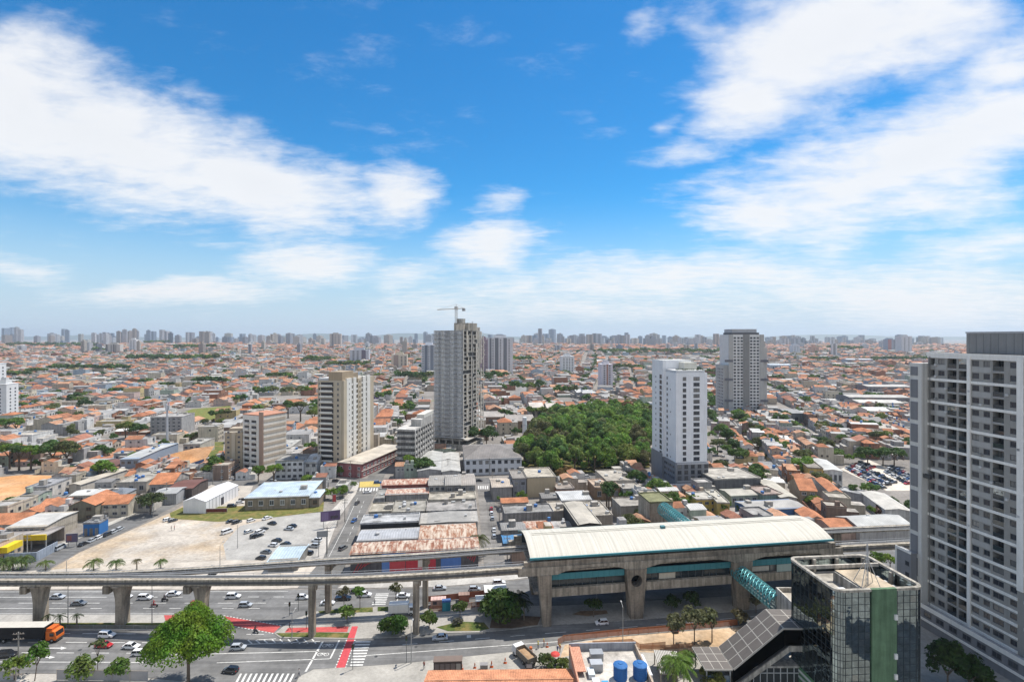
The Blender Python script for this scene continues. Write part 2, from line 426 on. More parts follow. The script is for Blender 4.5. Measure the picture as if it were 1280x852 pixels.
# mirror glazing of the office: each pane leans a hair differently
def mirror():
 m = mat('mirror', 0.03, 0.5, metal=1.0, grime=0.35, gscale=0.6, fine=0.0)
 t = m.node_tree; b = t.nodes['Principled BSDF']
 g = t.nodes.new('ShaderNodeNewGeometry'); wn = t.nodes.new('ShaderNodeTexWhiteNoise'); wn.noise_dimensions = '1D'
 t.links.new(g.outputs['Random Per Island'], wn.inputs['W'])
 s = t.nodes.new('ShaderNodeVectorMath'); s.operation = 'SUBTRACT'; t.links.new(wn.outputs['Color'], s.inputs[0]); s.inputs[1].default_value = (.5, .5, .5)
 k = t.nodes.new('ShaderNodeVectorMath'); k.operation = 'SCALE'; t.links.new(s.outputs[0], k.inputs[0]); k.inputs['Scale'].default_value = 0.035
 nz = t.nodes.new('ShaderNodeTexNoise'); nz.inputs['Scale'].default_value = 0.7
 t.links.new(g.outputs['Position'], nz.inputs['Vector'])
 s2 = t.nodes.new('ShaderNodeVectorMath'); s2.operation = 'SUBTRACT'; t.links.new(nz.outputs['Color'], s2.inputs[0]); s2.inputs[1].default_value = (.5, .5, .5)
 k2 = t.nodes.new('ShaderNodeVectorMath'); k2.operation = 'SCALE'; t.links.new(s2.outputs[0], k2.inputs[0]); k2.inputs['Scale'].default_value = 0.10
 a1 = t.nodes.new('ShaderNodeVectorMath'); a1.operation = 'ADD'; t.links.new(g.outputs['Normal'], a1.inputs[0]); t.links.new(k.outputs[0], a1.inputs[1])
 a2 = t.nodes.new('ShaderNodeVectorMath'); a2.operation = 'ADD'; t.links.new(a1.outputs[0], a2.inputs[0]); t.links.new(k2.outputs[0], a2.inputs[1])
 nm = t.nodes.new('ShaderNodeVectorMath'); nm.operation = 'NORMALIZE'; t.links.new(a2.outputs[0], nm.inputs[0])
 t.links.new(nm.outputs[0], b.inputs['Normal'])
mirror()
# facades of the far towers: storeys and window bays of about three metres
def _bays(nn, lk, base, geo, noi, mulval):
 uv = nn('ShaderNodeUVMap'); sep = nn('ShaderNodeSeparateXYZ'); lk(uv.outputs[0], sep.inputs[0])
 def cell(axis, per, lo, hi):
  d = nn('ShaderNodeMath', operation='DIVIDE'); lk(sep.outputs[axis], d.inputs[0]); d.inputs[1].default_value = per
  f = nn('ShaderNodeMath', operation='FRACT'); lk(d.outputs[0], f.inputs[0])
  a = nn('ShaderNodeMath', operation='GREATER_THAN'); lk(f.outputs[0], a.inputs[0]); a.inputs[1].default_value = lo
  b = nn('ShaderNodeMath', operation='LESS_THAN'); lk(f.outputs[0], b.inputs[0]); b.inputs[1].default_value = hi
  m = nn('ShaderNodeMath', operation='MULTIPLY'); lk(a.outputs[0], m.inputs[0]); lk(b.outputs[0], m.inputs[1]); return m.outputs[0]
 m = nn('ShaderNodeMath', operation='MULTIPLY'); lk(cell(0, 3.6, .22, .80), m.inputs[0]); lk(cell(1, 3.0, .30, .80), m.inputs[1])
 up = nn('ShaderNodeSeparateXYZ'); lk(geo.outputs['Normal'], up.inputs[0])
 ab = nn('ShaderNodeMath', operation='ABSOLUTE'); lk(up.outputs[2], ab.inputs[0])
 lt = nn('ShaderNodeMath', operation='LESS_THAN'); lk(ab.outputs[0], lt.inputs[0]); lt.inputs[1].default_value = 0.5
 m2 = nn('ShaderNodeMath', operation='MULTIPLY'); lk(m.outputs[0], m2.inputs[0]); lk(lt.outputs[0], m2.inputs[1])
 mx = nn('ShaderNodeMix'); mx.data_type = 'RGBA'; lk(m2.outputs[0], mx.inputs[0]); lk(base, mx.inputs[6]); mx.inputs[7].default_value = (0.06, 0.07, 0.09, 1)
 return mx.outputs[2]
mat('bays', 0.7, 0.3, grime=0.12, gscale=0.05, fine=0.0, extra=_bays)
def leafmat(name, src):
 m = bpy.data.materials.new(name); m.use_nodes = True; MATS[name] = m
 t = m.node_tree; n = t.nodes; b = n['Principled BSDF']; lk = t.links.new
 g = n.new('ShaderNodeNewGeometry'); oi = n.new('ShaderNodeObjectInfo')
 if src == 'obj': base = oi.outputs['Color']
 else:
  a = n.new('ShaderNodeAttribute'); a.attribute_name = 'Col'; base = a.outputs['Color']
 mr = n.new('ShaderNodeMapRange'); lk(g.outputs['Random Per Island'], mr.inputs['Value']); mr.inputs['To Min'].default_value = 0.55; mr.inputs['To Max'].default_value = 1.5
 s = n.new('ShaderNodeVectorMath'); s.operation = 'SCALE'; lk(base, s.inputs[0]); lk(mr.outputs[0], s.inputs['Scale'])
 nz = n.new('ShaderNodeTexNoise'); nz.inputs['Scale'].default_value = 0.35; lk(g.outputs['Position'], nz.inputs['Vector'])
 hs = n.new('ShaderNodeHueSaturation'); lk(s.outputs[0], hs.inputs['Color'])
 mh = n.new('ShaderNodeMapRange'); lk(nz.outputs[0], mh.inputs['Value']); mh.inputs['From Min'].default_value = .3; mh.inputs['From Max'].default_value = .7
 mh.inputs['To Min'].default_value = 0.465; mh.inputs['To Max'].default_value = 0.52; lk(mh.outputs[0], hs.inputs['Hue'])
 lk(hs.outputs[0], b.inputs['Base Color']); b.inputs['Roughness'].default_value = 0.6; b.inputs['Specular IOR Level'].default_value = 0.25
 tr = n.new('ShaderNodeBsdfTranslucent'); lk(hs.outputs[0], tr.inputs[0])
 mx = n.new('ShaderNodeMixShader'); mx.inputs[0].default_value = 0.45
 lk(b.outputs[0], mx.inputs[1]); lk(tr.outputs[0], mx.inputs[2]); lk(mx.outputs[0], n['Material Output'].inputs[0])
leafmat('leaf', 'obj'); leafmat('leafmass', 'attr')
mat('bark', 0.95, 0.1, grime=0.4, gscale=2.0, fine=0.2)
# construction netting: woven sheet one sees a little through
def netmat():
 m = mat('netting', 0.9, 0.1, grime=0.25, gscale=0.15, fine=0.1)
 t = m.node_tree; n = t.nodes; lk = t.links.new; b = n['Principled BSDF']
 tp = n.new('ShaderNodeBsdfTransparent'); mx = n.new('ShaderNodeMixShader'); mx.inputs[0].default_value = 0.42
 lk(tp.outputs[0], mx.inputs[1]); lk(b.outputs[0], mx.inputs[2]); lk(mx.outputs[0], n['Material Output'].inputs[0])
netmat()
def netting2():
 m = mat('barriernet', 0.9, 0.1, grime=0.3, gscale=0.8, fine=0.1)
 t = m.node_tree; n = t.nodes; lk = t.links.new; b = n['Principled BSDF']
 tp = n.new('ShaderNodeBsdfTransparent'); mx = n.new('ShaderNodeMixShader'); mx.inputs[0].default_value = 0.72
 lk(tp.outputs[0], mx.inputs[1]); lk(b.outputs[0], mx.inputs[2]); lk(mx.outputs[0], n['Material Output'].inputs[0])
netting2()
# ------------------------------------------------------------------ ground, roads, lots
def ground():
 ys = list(range(-700, 500, 100)) + list(range(500, 3800, 50)) + list(range(3800, 9000, 400)) + [9000, 11000, 14500]
 xs = [-16000, -11000, -8000, -6000] + list(range(-4800, 4801, 80)) + [6000, 8000, 11000, 16000]
 b = MB(); nx = len(xs)
 for y in ys:
  for x in xs: b.v.append((x, y, terr(x, y)))
 for j in range(len(ys) - 1):
  for i in range(nx - 1):
   a = j * nx + i; b.f.append((a, a + 1, a + nx + 1, a + nx)); b.m.append('cityground'); b.c.append((.235, .215, .195))
 struct(b.build('ground'))
def px_poly(pts, z=0.0): return [tuple(G(x, y)[:2]) + (z,) for x, y in pts]
def sheet(name, pts, z, m, col, kind='structure', world=False):
 b = MB(); q = [(p[0], p[1], z) for p in (pts if world else px_poly(pts))]
 a = sum(q[i][0] * q[(i + 1) % len(q)][1] - q[(i + 1) % len(q)][0] * q[i][1] for i in range(len(q)))
 if a < 0: q.reverse()
 b.face(q, m, col); o = b.build(name); o['kind'] = kind; occ_poly(q); return o
def raised(name, pts, z1, m, col, side=(.42, .41, .38), occ=True):
 q = [p[:2] for p in px_poly(pts)]
 a = sum(q[i][0] * q[(i + 1) % len(q)][1] - q[(i + 1) % len(q)][0] * q[i][1] for i in range(len(q)))
 if a < 0: q.reverse()
 b = MB(); b.prism(q, 0.0, z1, 'concrete', side, m, col); o = struct(b.build(name))
 if occ: occ_poly(q)
 return o
ASPH = (.165, .162, .158); PAVE = (.40, .375, .34); GRASS = (.075, .105, .028); RED = (.46, .09, .085)
FAR_K = [(-90, 739), (0, 738), (130, 737), (250, 738), (350, 737), (440, 736), (541, 734.5), (600, 730), (660, 723), (760, 712), (900, 700), (1000, 692), (1140, 680), (1330, 664)]
NEAR_K = [(1330, 739), (1140, 757), (1000, 772), (917, 782), (836, 788), (760, 794.5), (697, 806), (640, 814), (581, 820), (508, 828), (470, 831), (421, 834), (392, 836), (374, 845),
   (360, 870), (320, 960), (240, 960), (285, 870), (270, 854), (180, 846), (75, 841), (0, 841), (-90, 842)]
ground()
sheet('road', FAR_K + NEAR_K, 0.03, 'asphalt', ASPH)
raised('pavement', [(-90, 787), (0, 787), (150, 787.5), (262, 788), (284, 785), (288, 776), (272, 769.5), (245, 768.5), (0, 768), (-90, 768)], 0.13, 'paving', (.38, .36, .33))
raised('pavement', [(343, 792), (350, 797), (440, 798.5), (510, 796), (540, 791.5), (601, 790), (642, 786.5), (673, 782), (760, 777), (840, 771.5), (917, 764), (1000, 756), (1140, 744), (1330, 727),
     (1330, 712), (1140, 726), (1000, 738), (900, 746), (760, 754), (700, 757), (655, 757), (540, 757), (470, 758), (396, 764), (370, 773), (354, 783)], 0.13, 'paving', (.33, .31, .28))
sheet('grass', [(-90, 785.5), (0, 785.5), (262, 786), (275, 783), (270, 778.5), (100, 778.5), (0, 778.5), (-90, 778.5)], 0.16, 'turf', GRASS, 'stuff')
sheet('grass', [(345, 791.5), (352, 796), (436, 797.3), (437, 791), (400, 790.5)], 0.16, 'turf', GRASS, 'stuff')
sheet('grass', [(398, 764), (440, 760), (466, 759), (466, 765), (400, 767)], 0.16, 'turf', GRASS, 'stuff')
sheet('grass', [(472, 758.5), (520, 758), (520, 763), (472, 764)], 0.16, 'turf', GRASS, 'stuff')
sheet('grass', [(545, 784), (560, 789), (600, 788.5), (612, 786), (605, 778), (575, 777)], 0.16, 'turf', GRASS, 'stuff')
sheet('soil', [(612, 785), (640, 785.5), (672, 781), (676, 771), (640, 769), (615, 772)], 0.165, 'dirt', (.17, .12, .085))
sheet('soil', [(715, 768), (735, 770), (760, 767), (758, 763), (725, 764)], 0.165, 'dirt', (.24, .17, .12))
sheet('red_paving', [(205, 769), (243, 769), (247, 777), (207, 777)], 0.165, 'paving', RED)
sheet('red_paving', [(360, 785), (436, 783), (434, 790), (356, 790.5)], 0.165, 'paving', RED)
sheet('bicycle_crossing', [(280, 769.6), (351, 782), (342, 790.5), (285.6, 780.6)], 0.045, 'paving', RED)
sheet('bicycle_crossing', [(434, 798.9), (443, 798.8), (431, 834), (420, 834)], 0.045, 'paving', (.50, .075, .085))
sheet('bicycle_crossing', [(440, 783), (447.5, 783), (443, 798), (434.3, 798)], 0.166, 'paving', (.50, .075, .085))
# near side: pavement and building site
sheet('pavement', [(374, 845.5), (392, 836.6), (421, 834.6), (470, 831.6), (508, 828.6), (581, 820.6), (640, 814.6), (697, 806.6), (760, 795.5), (836, 789), (917, 783), (1000, 773), (1140, 758), (1330, 741),
     (1330, 960), (330, 960), (362, 870)], 0.10, 'paving', (.35, .33, .295))
sheet('soil', [(700, 822), (706, 806), (765, 796.5), (836, 790.5), (917, 784.5), (960, 779), (965, 800), (880, 818), (800, 815), (745, 812)], 0.104, 'dirt', (.47, .37, .27))
sheet('pavement', [(-90, 843), (75, 842), (180, 847), (268, 855), (282, 870), (235, 960), (-90, 960)], 0.10, 'paving', (.40, .37, .33))
# lots beyond the avenue
sheet('pavement', [(-90, 737.6), (0, 737), (130, 736), (250, 737), (350, 736), (372, 734.5), (402, 700), (283, 700), (58, 712), (-90, 722)], 0.10, 'paving', (.47, .42, .36))
sheet('pavement', [(422, 735), (541, 733.5), (600, 729), (660, 722), (760, 711), (900, 699), (1000, 691), (1140, 679), (1330, 663), (1330, 655), (1140, 671), (900, 691), (630, 716), (440, 722)], 0.10, 'paving', (.42, .40, .37))
sheet('dirt_lot', [(62, 712), (100, 690), (178, 656), (214, 640), (228, 632), (275, 648), (345, 648), (322, 652), (300, 657), (279, 680), (284, 703)], 0.045, 'dirt', (.45, .405, .35))
sheet('car_park', [(284, 703), (279, 680), (300, 657), (345, 643), (404, 640), (424, 646), (402, 703)], 0.04, 'paving', (.36, .345, .32))
sheet('pavement', [(402, 703), (424, 646), (445, 617), (450, 603), (444, 603), (436, 616), (412, 640), (392, 703)], 0.12, 'paving', (.46, .43, .39))
sheet('grass', [(212, 641), (228, 634), (306, 632), (405, 627), (404, 639), (345, 646), (272, 652), (214, 648)], 0.09, 'turf', (.14, .15, .045), 'stuff')
sheet('car_park', [(229, 637), (262, 605), (318, 603), (306, 632)], 0.05, 'paving', (.43, .39, .34))
sheet('street', [(10, 716), (65, 688), (150, 651), (215, 620), (253, 602), (270, 602), (228, 627), (175, 655.5), (98, 689), (52, 716)], 0.06, 'asphalt', (.15, .148, .145))
sheet('pavement', [(10, 716), (65, 688), (150, 651), (215, 620), (253, 602), (249, 601.5), (208, 619), (143, 650), (57, 687), (-4, 716)], 0.12, 'paving', (.42, .40, .36))
sheet('street', [(252, 601.5), (322, 600), (450, 598.5), (640, 596), (775, 593), (775, 599), (640, 603.5), (480, 608), (446, 612), (405, 607), (270, 607)], 0.061, 'asphalt', (.16, .155, .15))
sheet('street', [(445, 610), (430, 655), (405, 692.5), (372, 735), (422, 735), (437, 691), (450, 655), (467.5, 620), (477, 606)], 0.056, 'asphalt', (.165, .16, .152))
sheet('street', [(458, 600), (466, 583), (484, 560), (494, 560), (486, 583), (478, 600)], 0.066, 'asphalt', (.17, .165, .155))
sheet('street', [(596, 603), (598, 620), (603, 690), (608, 731), (636, 728), (629, 690), (617, 620), (613, 602)], 0.056, 'asphalt', (.20, .19, .18))
sheet('street', [(735, 597), (737, 612), (748, 640), (768, 668), (782, 668), (760, 640), (747, 612), (745, 597)], 0.056, 'asphalt', (.20, .19, .18))
# streets of the house quarters farther out
for p in ([(876, 520), (884, 531), (904, 566), (918, 592), (932, 592), (915, 566), (890, 531), (881, 520)],
   [(958, 506), (975, 520), (1003, 542), (1036, 573), (1050, 570), (1013, 539), (981, 518), (963, 506)],
   [(655, 478), (668, 478), (655, 492), (645, 500), (634, 500)], [(297, 448), (300, 448), (303, 436), (301, 436)], [(1090, 476), (1140, 481), (1140, 485), (1090, 479)]):
 sheet('street', p, terr(*G(*p[0])[:2]) + 0.07, 'asphalt', (.21, .20, .19))
sheet('dirt_lot', [(0, 596), (30, 593), (62, 594), (88, 597), (62, 606), (40, 622), (0, 640), (-60, 650), (-60, 600)], 0.05, 'dirt', (.55, .33, .18))
sheet('dirt_lot', [(188, 580), (205, 571), (245, 560), (262, 557), (252, 576), (220, 584)], 0.05, 'dirt', (.50, .30, .17))
def slope():
 b = MB(); lo = [G(188, 584), G(210, 585), G(234, 584), G(255, 578)]; hi = [P_(200, 572, 4.5), P_(218, 566, 5.5), P_(243, 560, 6), P_(268, 557, 5.5)]
 for i in range(3): b.face([tuple(lo[i]), tuple(lo[i + 1]), tuple(hi[i + 1]), tuple(hi[i])], 'dirt', (.45, .26, .14))
 struct(b.build('earth_slope')); occ_poly([p[:2] for p in lo + hi[::-1]], 3)
P_ = lambda x, y, z: Vector(((x - CX) / FP * (CAMZ - z) * FP / (y - CY), (CAMZ - z) * FP / (y - CY), z))
slope()
sheet('grass', [(245, 560), (262, 552), (280, 552), (278, 572), (252, 576)], 0.054, 'turf', (.11, .14, .04), 'stuff')
sheet('grass', [(217, 520), (240, 511), (288, 508), (292, 519), (262, 525), (225, 524)], 0.08, 'turf', (.15, .19, .05), 'stuff')
sheet('grass', [(529, 502), (531, 492), (542, 490), (543, 502)], 0.08, 'turf', (.13, .22, .05), 'stuff')
sheet('car_park', [(1050, 586), (1085, 574), (1140, 598), (1140, 613), (1108, 613)], 0.05, 'paving', (.58, .52, .44))
occ_poly(px_poly([(1042, 586), (1056, 636), (1150, 662), (1150, 574), (1050, 576)]))   # yards and trees before the dealer lot
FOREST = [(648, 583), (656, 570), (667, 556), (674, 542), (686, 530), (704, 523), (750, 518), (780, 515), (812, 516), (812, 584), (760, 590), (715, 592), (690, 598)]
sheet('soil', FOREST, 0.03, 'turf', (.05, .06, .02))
# ---- painted markings: one sheet per kind of marking
def stripe(b, pts, w, z=0.05, dash=None, col=(.62, .61, .58), m='marking'):
 q = [G(x, y) for x, y in pts]
 for a, c in zip(q, q[1:]):
  d = (c - a); ln = d.length; d.normalize(); nrm = Vector((-d.y, d.x, 0)) * w / 2
  t = 0.0
  while t < ln:
   e = min(ln, t + (dash[0] if dash else ln))
   s, f = a + d * t, a + d * e
   b.face([(s.x - nrm.x, s.y - nrm.y, z), (f.x - nrm.x, f.y - nrm.y, z), (f.x + nrm.x, f.y + nrm.y, z), (s.x + nrm.x, s.y + nrm.y, z)], m, col)
   t = e + (dash[1] if dash else 1e9)
def quadpx(b, pts, z, m='marking', col=(.62, .61, .58)):
 q = px_poly(pts, z)
 a = sum(q[i][0] * q[(i + 1) % 4][1] - q[(i + 1) % 4][0] * q[i][1] for i in range(4))
 if a < 0: q.reverse()
 b.face(q, m, col)
def markings():
 b = MB()
 for pts, w, dash in (
  ([(-60, 746), (120, 746)], .22, None), ([(120, 746), (410, 745.5)], .2, (3, 4)), ([(-60, 753.3), (390, 753.3)], .2, (4, 5)), ([(-60, 760), (80, 760)], .2, None), ([(80, 760), (330, 760)], .2, (3, 4)),
  ([(-60, 766.6), (245, 766.8)], .2, None), ([(-60, 739.4), (360, 738.8)], .18, None),
  ([(-60, 790.6), (330, 792.5)], .2, (5, 3)), ([(-60, 802), (270, 803)], .2, (5, 4)), ([(-60, 815), (200, 816)], .2, (4, 4)), ([(-60, 826.5), (180, 827.5)], .22, None),
  ([(200, 818), (276, 816.6), (399, 813.7)], .22, None), ([(271, 828), (412, 823)], .22, None), ([(305, 805), (400, 801.3)], .22, None), ([(320, 799.5), (345, 797.8)], .2, None),
  ([(403.5, 801.4), (382, 839)], .45, None), ([(424, 800), (412.6, 823)], .35, None),
  ([(500, 815.8), (697, 801.5)], .2, None), ([(455, 819), (500, 815.8)], .2, None), ([(503, 805.5), (690, 790.7), (780, 784)], .18, (3.5, 5)), ([(780, 784), (1000, 765)], .18, (3.5, 5)),
  ([(560, 744), (640, 736)], .18, (3, 4)), ([(700, 734), (1000, 715)], .18, (3, 4)), ([(452, 745), (520, 744)], .18, (3, 4)),
  ([(455, 626), (428, 690)], .15, (3, 3)), ([(411, 696), (432, 655), (447, 622)], .15, None),
 ):
  stripe(b, pts, w, 0.075 if pts[0][1] < 700 else 0.05, dash)
 for i in range(9):      # slanted hatch by the nose of the median
  x = 310 + i * 10; stripe(b, [(x, 798.5 if i > 2 else 799.5), (x + 5, 804)], .3)
 struct(b.build('road_markings'))
 b = MB()
 for k in range(9):      # zebra crossings
  t = k / 8; x0 = 444.5 + (438 - 444.5) * t; x1 = 463.5 + (454 - 463.5) * t; y = 801 + (830 - 801) * t
  quadpx(b, [(x0, y), (x1, y - .3), (x1 - .5, y + 1.5), (x0 - .5, y + 1.8)], 0.052)
 for k in range(7):
  t = k / 6; x0 = 470 + (465 - 470) * t; x1 = 486 + (482 - 486) * t; y = 741.5 + (754.5 - 741.5) * t
  quadpx(b, [(x0, y), (x1, y - .3), (x1 - .3, y + .8), (x0 - .3, y + 1.1)], 0.052)
 for k in range(11):
  x = 300 + k * 6.6; quadpx(b, [(x, 841.5), (x + 2.6, 841.3), (x - 3.6, 854), (x - 6.8, 854)], 0.052)
 for k in range(7):
  x = 611 + k * 3.2; quadpx(b, [(x, 720 - k * .25), (x + 1.7, 719.8 - k * .25), (x + 2.4, 726 - k * .3), (x + .7, 726.2 - k * .3)], 0.064)
 for k in range(7):
  x = 450 + k * 3.4; quadpx(b, [(x, 609.7), (x + 1.9, 609.5), (x + 1.2, 613.4), (x - .7, 613.6)], 0.075)
 for k in range(5):
  x = 597.5 + k * 2.8; quadpx(b, [(x, 607), (x + 1.5, 607), (x + 1.5, 611), (x, 611)], 0.075)
 quadpx(b, [(583.5, 793.5), (588.5, 793), (588.7, 796.5), (583.6, 797)], 0.052)
 struct(b.build('crossing_markings'))
 b = MB()
 quadpx(b, [(449, 602), (475, 600.5), (475, 608), (448, 609)], 0.072, 'paving', (.50, .38, .12))
 quadpx(b, [(493, 756.5), (500, 741), (501, 741), (494, 756.5)], 0.052)
 quadpx(b, [(505, 756), (512, 741), (513, 741), (506, 756)], 0.052)
 for x, y in ((62, 809.5), (47, 821)):      # lane arrows
  quadpx(b, [(x, y - .4), (x + 14, y - .4), (x + 14, y + .7), (x, y + .7)], 0.052)
  q = px_poly([(x + 14, y - 1.8), (x + 22, y), (x + 14, y + 2.2)], 0.052); q.reverse() if 0 else None
  b.face(q[::-1], 'marking', (.62, .61, .58))
 for x, y in ((410, 806.5), (404, 817.5)):  # two bicycle symbols: wheels and frame
  for s in (-1, 1):
   c = G(x + s * 4.0, y); n = 10
   for k in range(n):
    a0, a1 = 2 * math.pi * k / n, 2 * math.pi * (k + 1) / n
    b.face([(c.x + math.cos(a0) * .45, c.y + math.sin(a0) * .45, .052), (c.x + math.cos(a0) * .6, c.y + math.sin(a0) * .6, .052),
      (c.x + math.cos(a1) * .6, c.y + math.sin(a1) * .6, .052), (c.x + math.cos(a1) * .45, c.y + math.sin(a1) * .45, .052)], 'marking', (.62, .61, .58))
  stripe(b, [(x - 4, y), (x - 1, y - 1.7), (x + 2.5, y - 1.7), (x + 4, y)], .14, .0535)
  stripe(b, [(x - 1, y - 1.7), (x + .5, y + .2), (x + 2.5, y - 1.7)], .14, .056)
 struct(b.build('lane_markings'))
 b = MB()   # dotted white edges of the red bicycle crossings
 for e in ([(279.6, 769), (351.5, 781.3)], [(285, 781.2), (341.5, 791.2)], [(433.3, 799.2), (419.3, 834)], [(443.8, 799.2), (432, 834)]):
  stripe(b, e, .28, .056, (.5, .5))
 struct(b.build('dotted_edge_markings'))
markings()
def road_wear():
 rr = random.Random(31); b = MB(); m = MB()
 for _ in range(34):      # tar patches and worn strips
  x = rr.uniform(-20, 640); y = rr.choice([rr.uniform(741, 765), rr.uniform(799, 832)]); w = rr.uniform(2, 16); h = rr.uniform(.5, 1.8)
  quadpx(b, [(x, y), (x + w, y - .1), (x + w - 1, y + h), (x - 1, y + h + .1)], .036, 'asphalt', rr.choice([(.10, .1, .1), (.12, .118, .115), (.21, .205, .2)]))
 for x, y in ((230, 800), (350, 812), (470, 820), (520, 808), (150, 756), (330, 750), (560, 802), (100, 812)):
  c = G(x, y); m.face([(c.x + .4 * math.cos(k * .785), c.y + .4 * math.sin(k * .785), .046) for k in range(8)], 'metal', (.07, .07, .07))
 struct(b.build('road_patches')); struct(m.build('manhole_covers'))
road_wear()
# ------------------------------------------------------------------ windows shared by all buildings
def _unit_window(fr, gl, sill=True):
 b = MB(); f = .09
 b.box(-.5, .5, -.05, .0, 0, f, 'clean', fr); b.box(-.5, .5, -.05, .0, 1 - f, 1, 'clean', fr)
 b.box(-.5, -.5 + f * .7, -.05, .0, f, 1 - f, 'clean', fr); b.box(.5 - f * .7, .5, -.05, .0, f, 1 - f, 'clean', fr)
 b.box(-.025, .025, -.045, .0, f, 1 - f, 'clean', fr)
 b.face([(-.5 + f * .7, -.02, f), (.5 - f * .7, -.02, f), (.5 - f * .7, -.02, 1 - f), (-.5 + f * .7, -.02, 1 - f)], 'glass', gl)
 if sill: b.box(-.54, .54, -.12, .0, -.05, -.005, 'clean', fr)
 return b
WIN = {}
def wmesh(kind):
 if kind not in WIN:
  fr, gl = {'white': ((.6, .6, .6), (.05, .06, .075)), 'dark': ((.10, .10, .11), (.035, .04, .05)), 'grey': ((.3, .31, .33), (.05, .055, .065)), 'wood': ((.16, .09, .05), (.05, .05, .05))}[kind]
  WIN[kind] = _unit_window(fr, gl)
 if isinstance(WIN[kind], MB): WIN[kind] = (WIN[kind], WIN[kind].mesh('window'))
 return WIN[kind]
FACE = {'f': 0.0, 'r': math.pi / 2, 'b': math.pi, 'l': -math.pi / 2}
class Wins:
 """windows of one building: the first hundred are parts, the rest is one part"""
 def __init__(s, parent, kind='grey', most=100, name='window'):
  s.p, s.k, s.n, s.most, s.rest, s.name = parent, kind, 0, most, None, name
 def add(s, x, y, z, w, h, face='f'):
  mb, me = wmesh(s.k); a = FACE[face]; s.n += 1
  if s.n <= s.most:
   o = link(s.name, me, s.p, (x, y, z), a); o.scale = (w, 1, h)
  else:
   if s.rest is None: s.rest = MB()
   c, n = math.cos(a), math.sin(a)
   for f, m, cl in zip(mb.f, mb.m, mb.c):
    s.rest.face([(x + c * mb.v[i][0] * w - n * mb.v[i][1], y + n * mb.v[i][0] * w + c * mb.v[i][1], z + mb.v[i][2] * h) for i in f], m, cl)
 def done(s):
  if s.rest is not None: s.rest.build(s.name, s.p)['kind'] = 'stuff'
def P(px, py, z=0.0):
 Y = (CAMZ - z) * FP / (py - CY); return Vector(((px - CX) / FP * Y, Y, z))
def width_to(p, px, ang):
 r = (px - CX) / FP; return (r * p[1] - p[0]) / (math.cos(ang) - r * math.sin(ang))
def depth_to(p, px, ang):
 r = (px - CX) / FP; return (r * p[1] - p[0]) / (-math.sin(ang) - r * math.cos(ang))
def zat(Y, py): return CAMZ - (py - CY) * Y / FP
def catmull(pts, n):
 out = []; p = [pts[0]] + list(pts) + [pts[-1]]
 for i in range(1, len(p) - 2):
  a, b, c, d = (Vector(q) for q in p[i - 1:i + 3])
  for k in range(n):
   t = k / n
   out.append(.5 * ((2 * b) + (c - a) * t + (2 * a - 5 * b + 4 * c - d) * t * t + (3 * b - 3 * c + d - a) * t ** 3))
 out.append(Vector(p[-2])); return out
def sweep(b, path, prof, m, col, cap=True):
 """prof: (sideways, up) points, counter-clockwise as seen along the path"""
 rings = []
 for i, q in enumerate(path):
  d = path[min(i + 1, len(path) - 1)] - path[max(i - 1, 0)]; d.z = 0; d.normalize(); n = Vector((-d.y, d.x, 0))
  rings.append([tuple(q + n * s + Vector((0, 0, u))) for s, u in prof])
 k = len(prof)
 for a, c in zip(rings, rings[1:]):
  for i in range(k):
   j = (i + 1) % k; b.face([a[i], c[i], c[j], a[j]], m, col)
 if cap: b.face(rings[0], m, col); b.face(rings[-1][::-1], m, col)
def off(path, s, u=0.0):
 out = []
 for i, q in enumerate(path):
  d = path[min(i + 1, len(path) - 1)] - path[max(i - 1, 0)]; d.z = 0; d.normalize()
  out.append(q + Vector((-d.y, d.x, 0)) * s + Vector((0, 0, u)))
 return out
def at_x(path, x): return min(path, key=lambda q: abs(q.x - x))
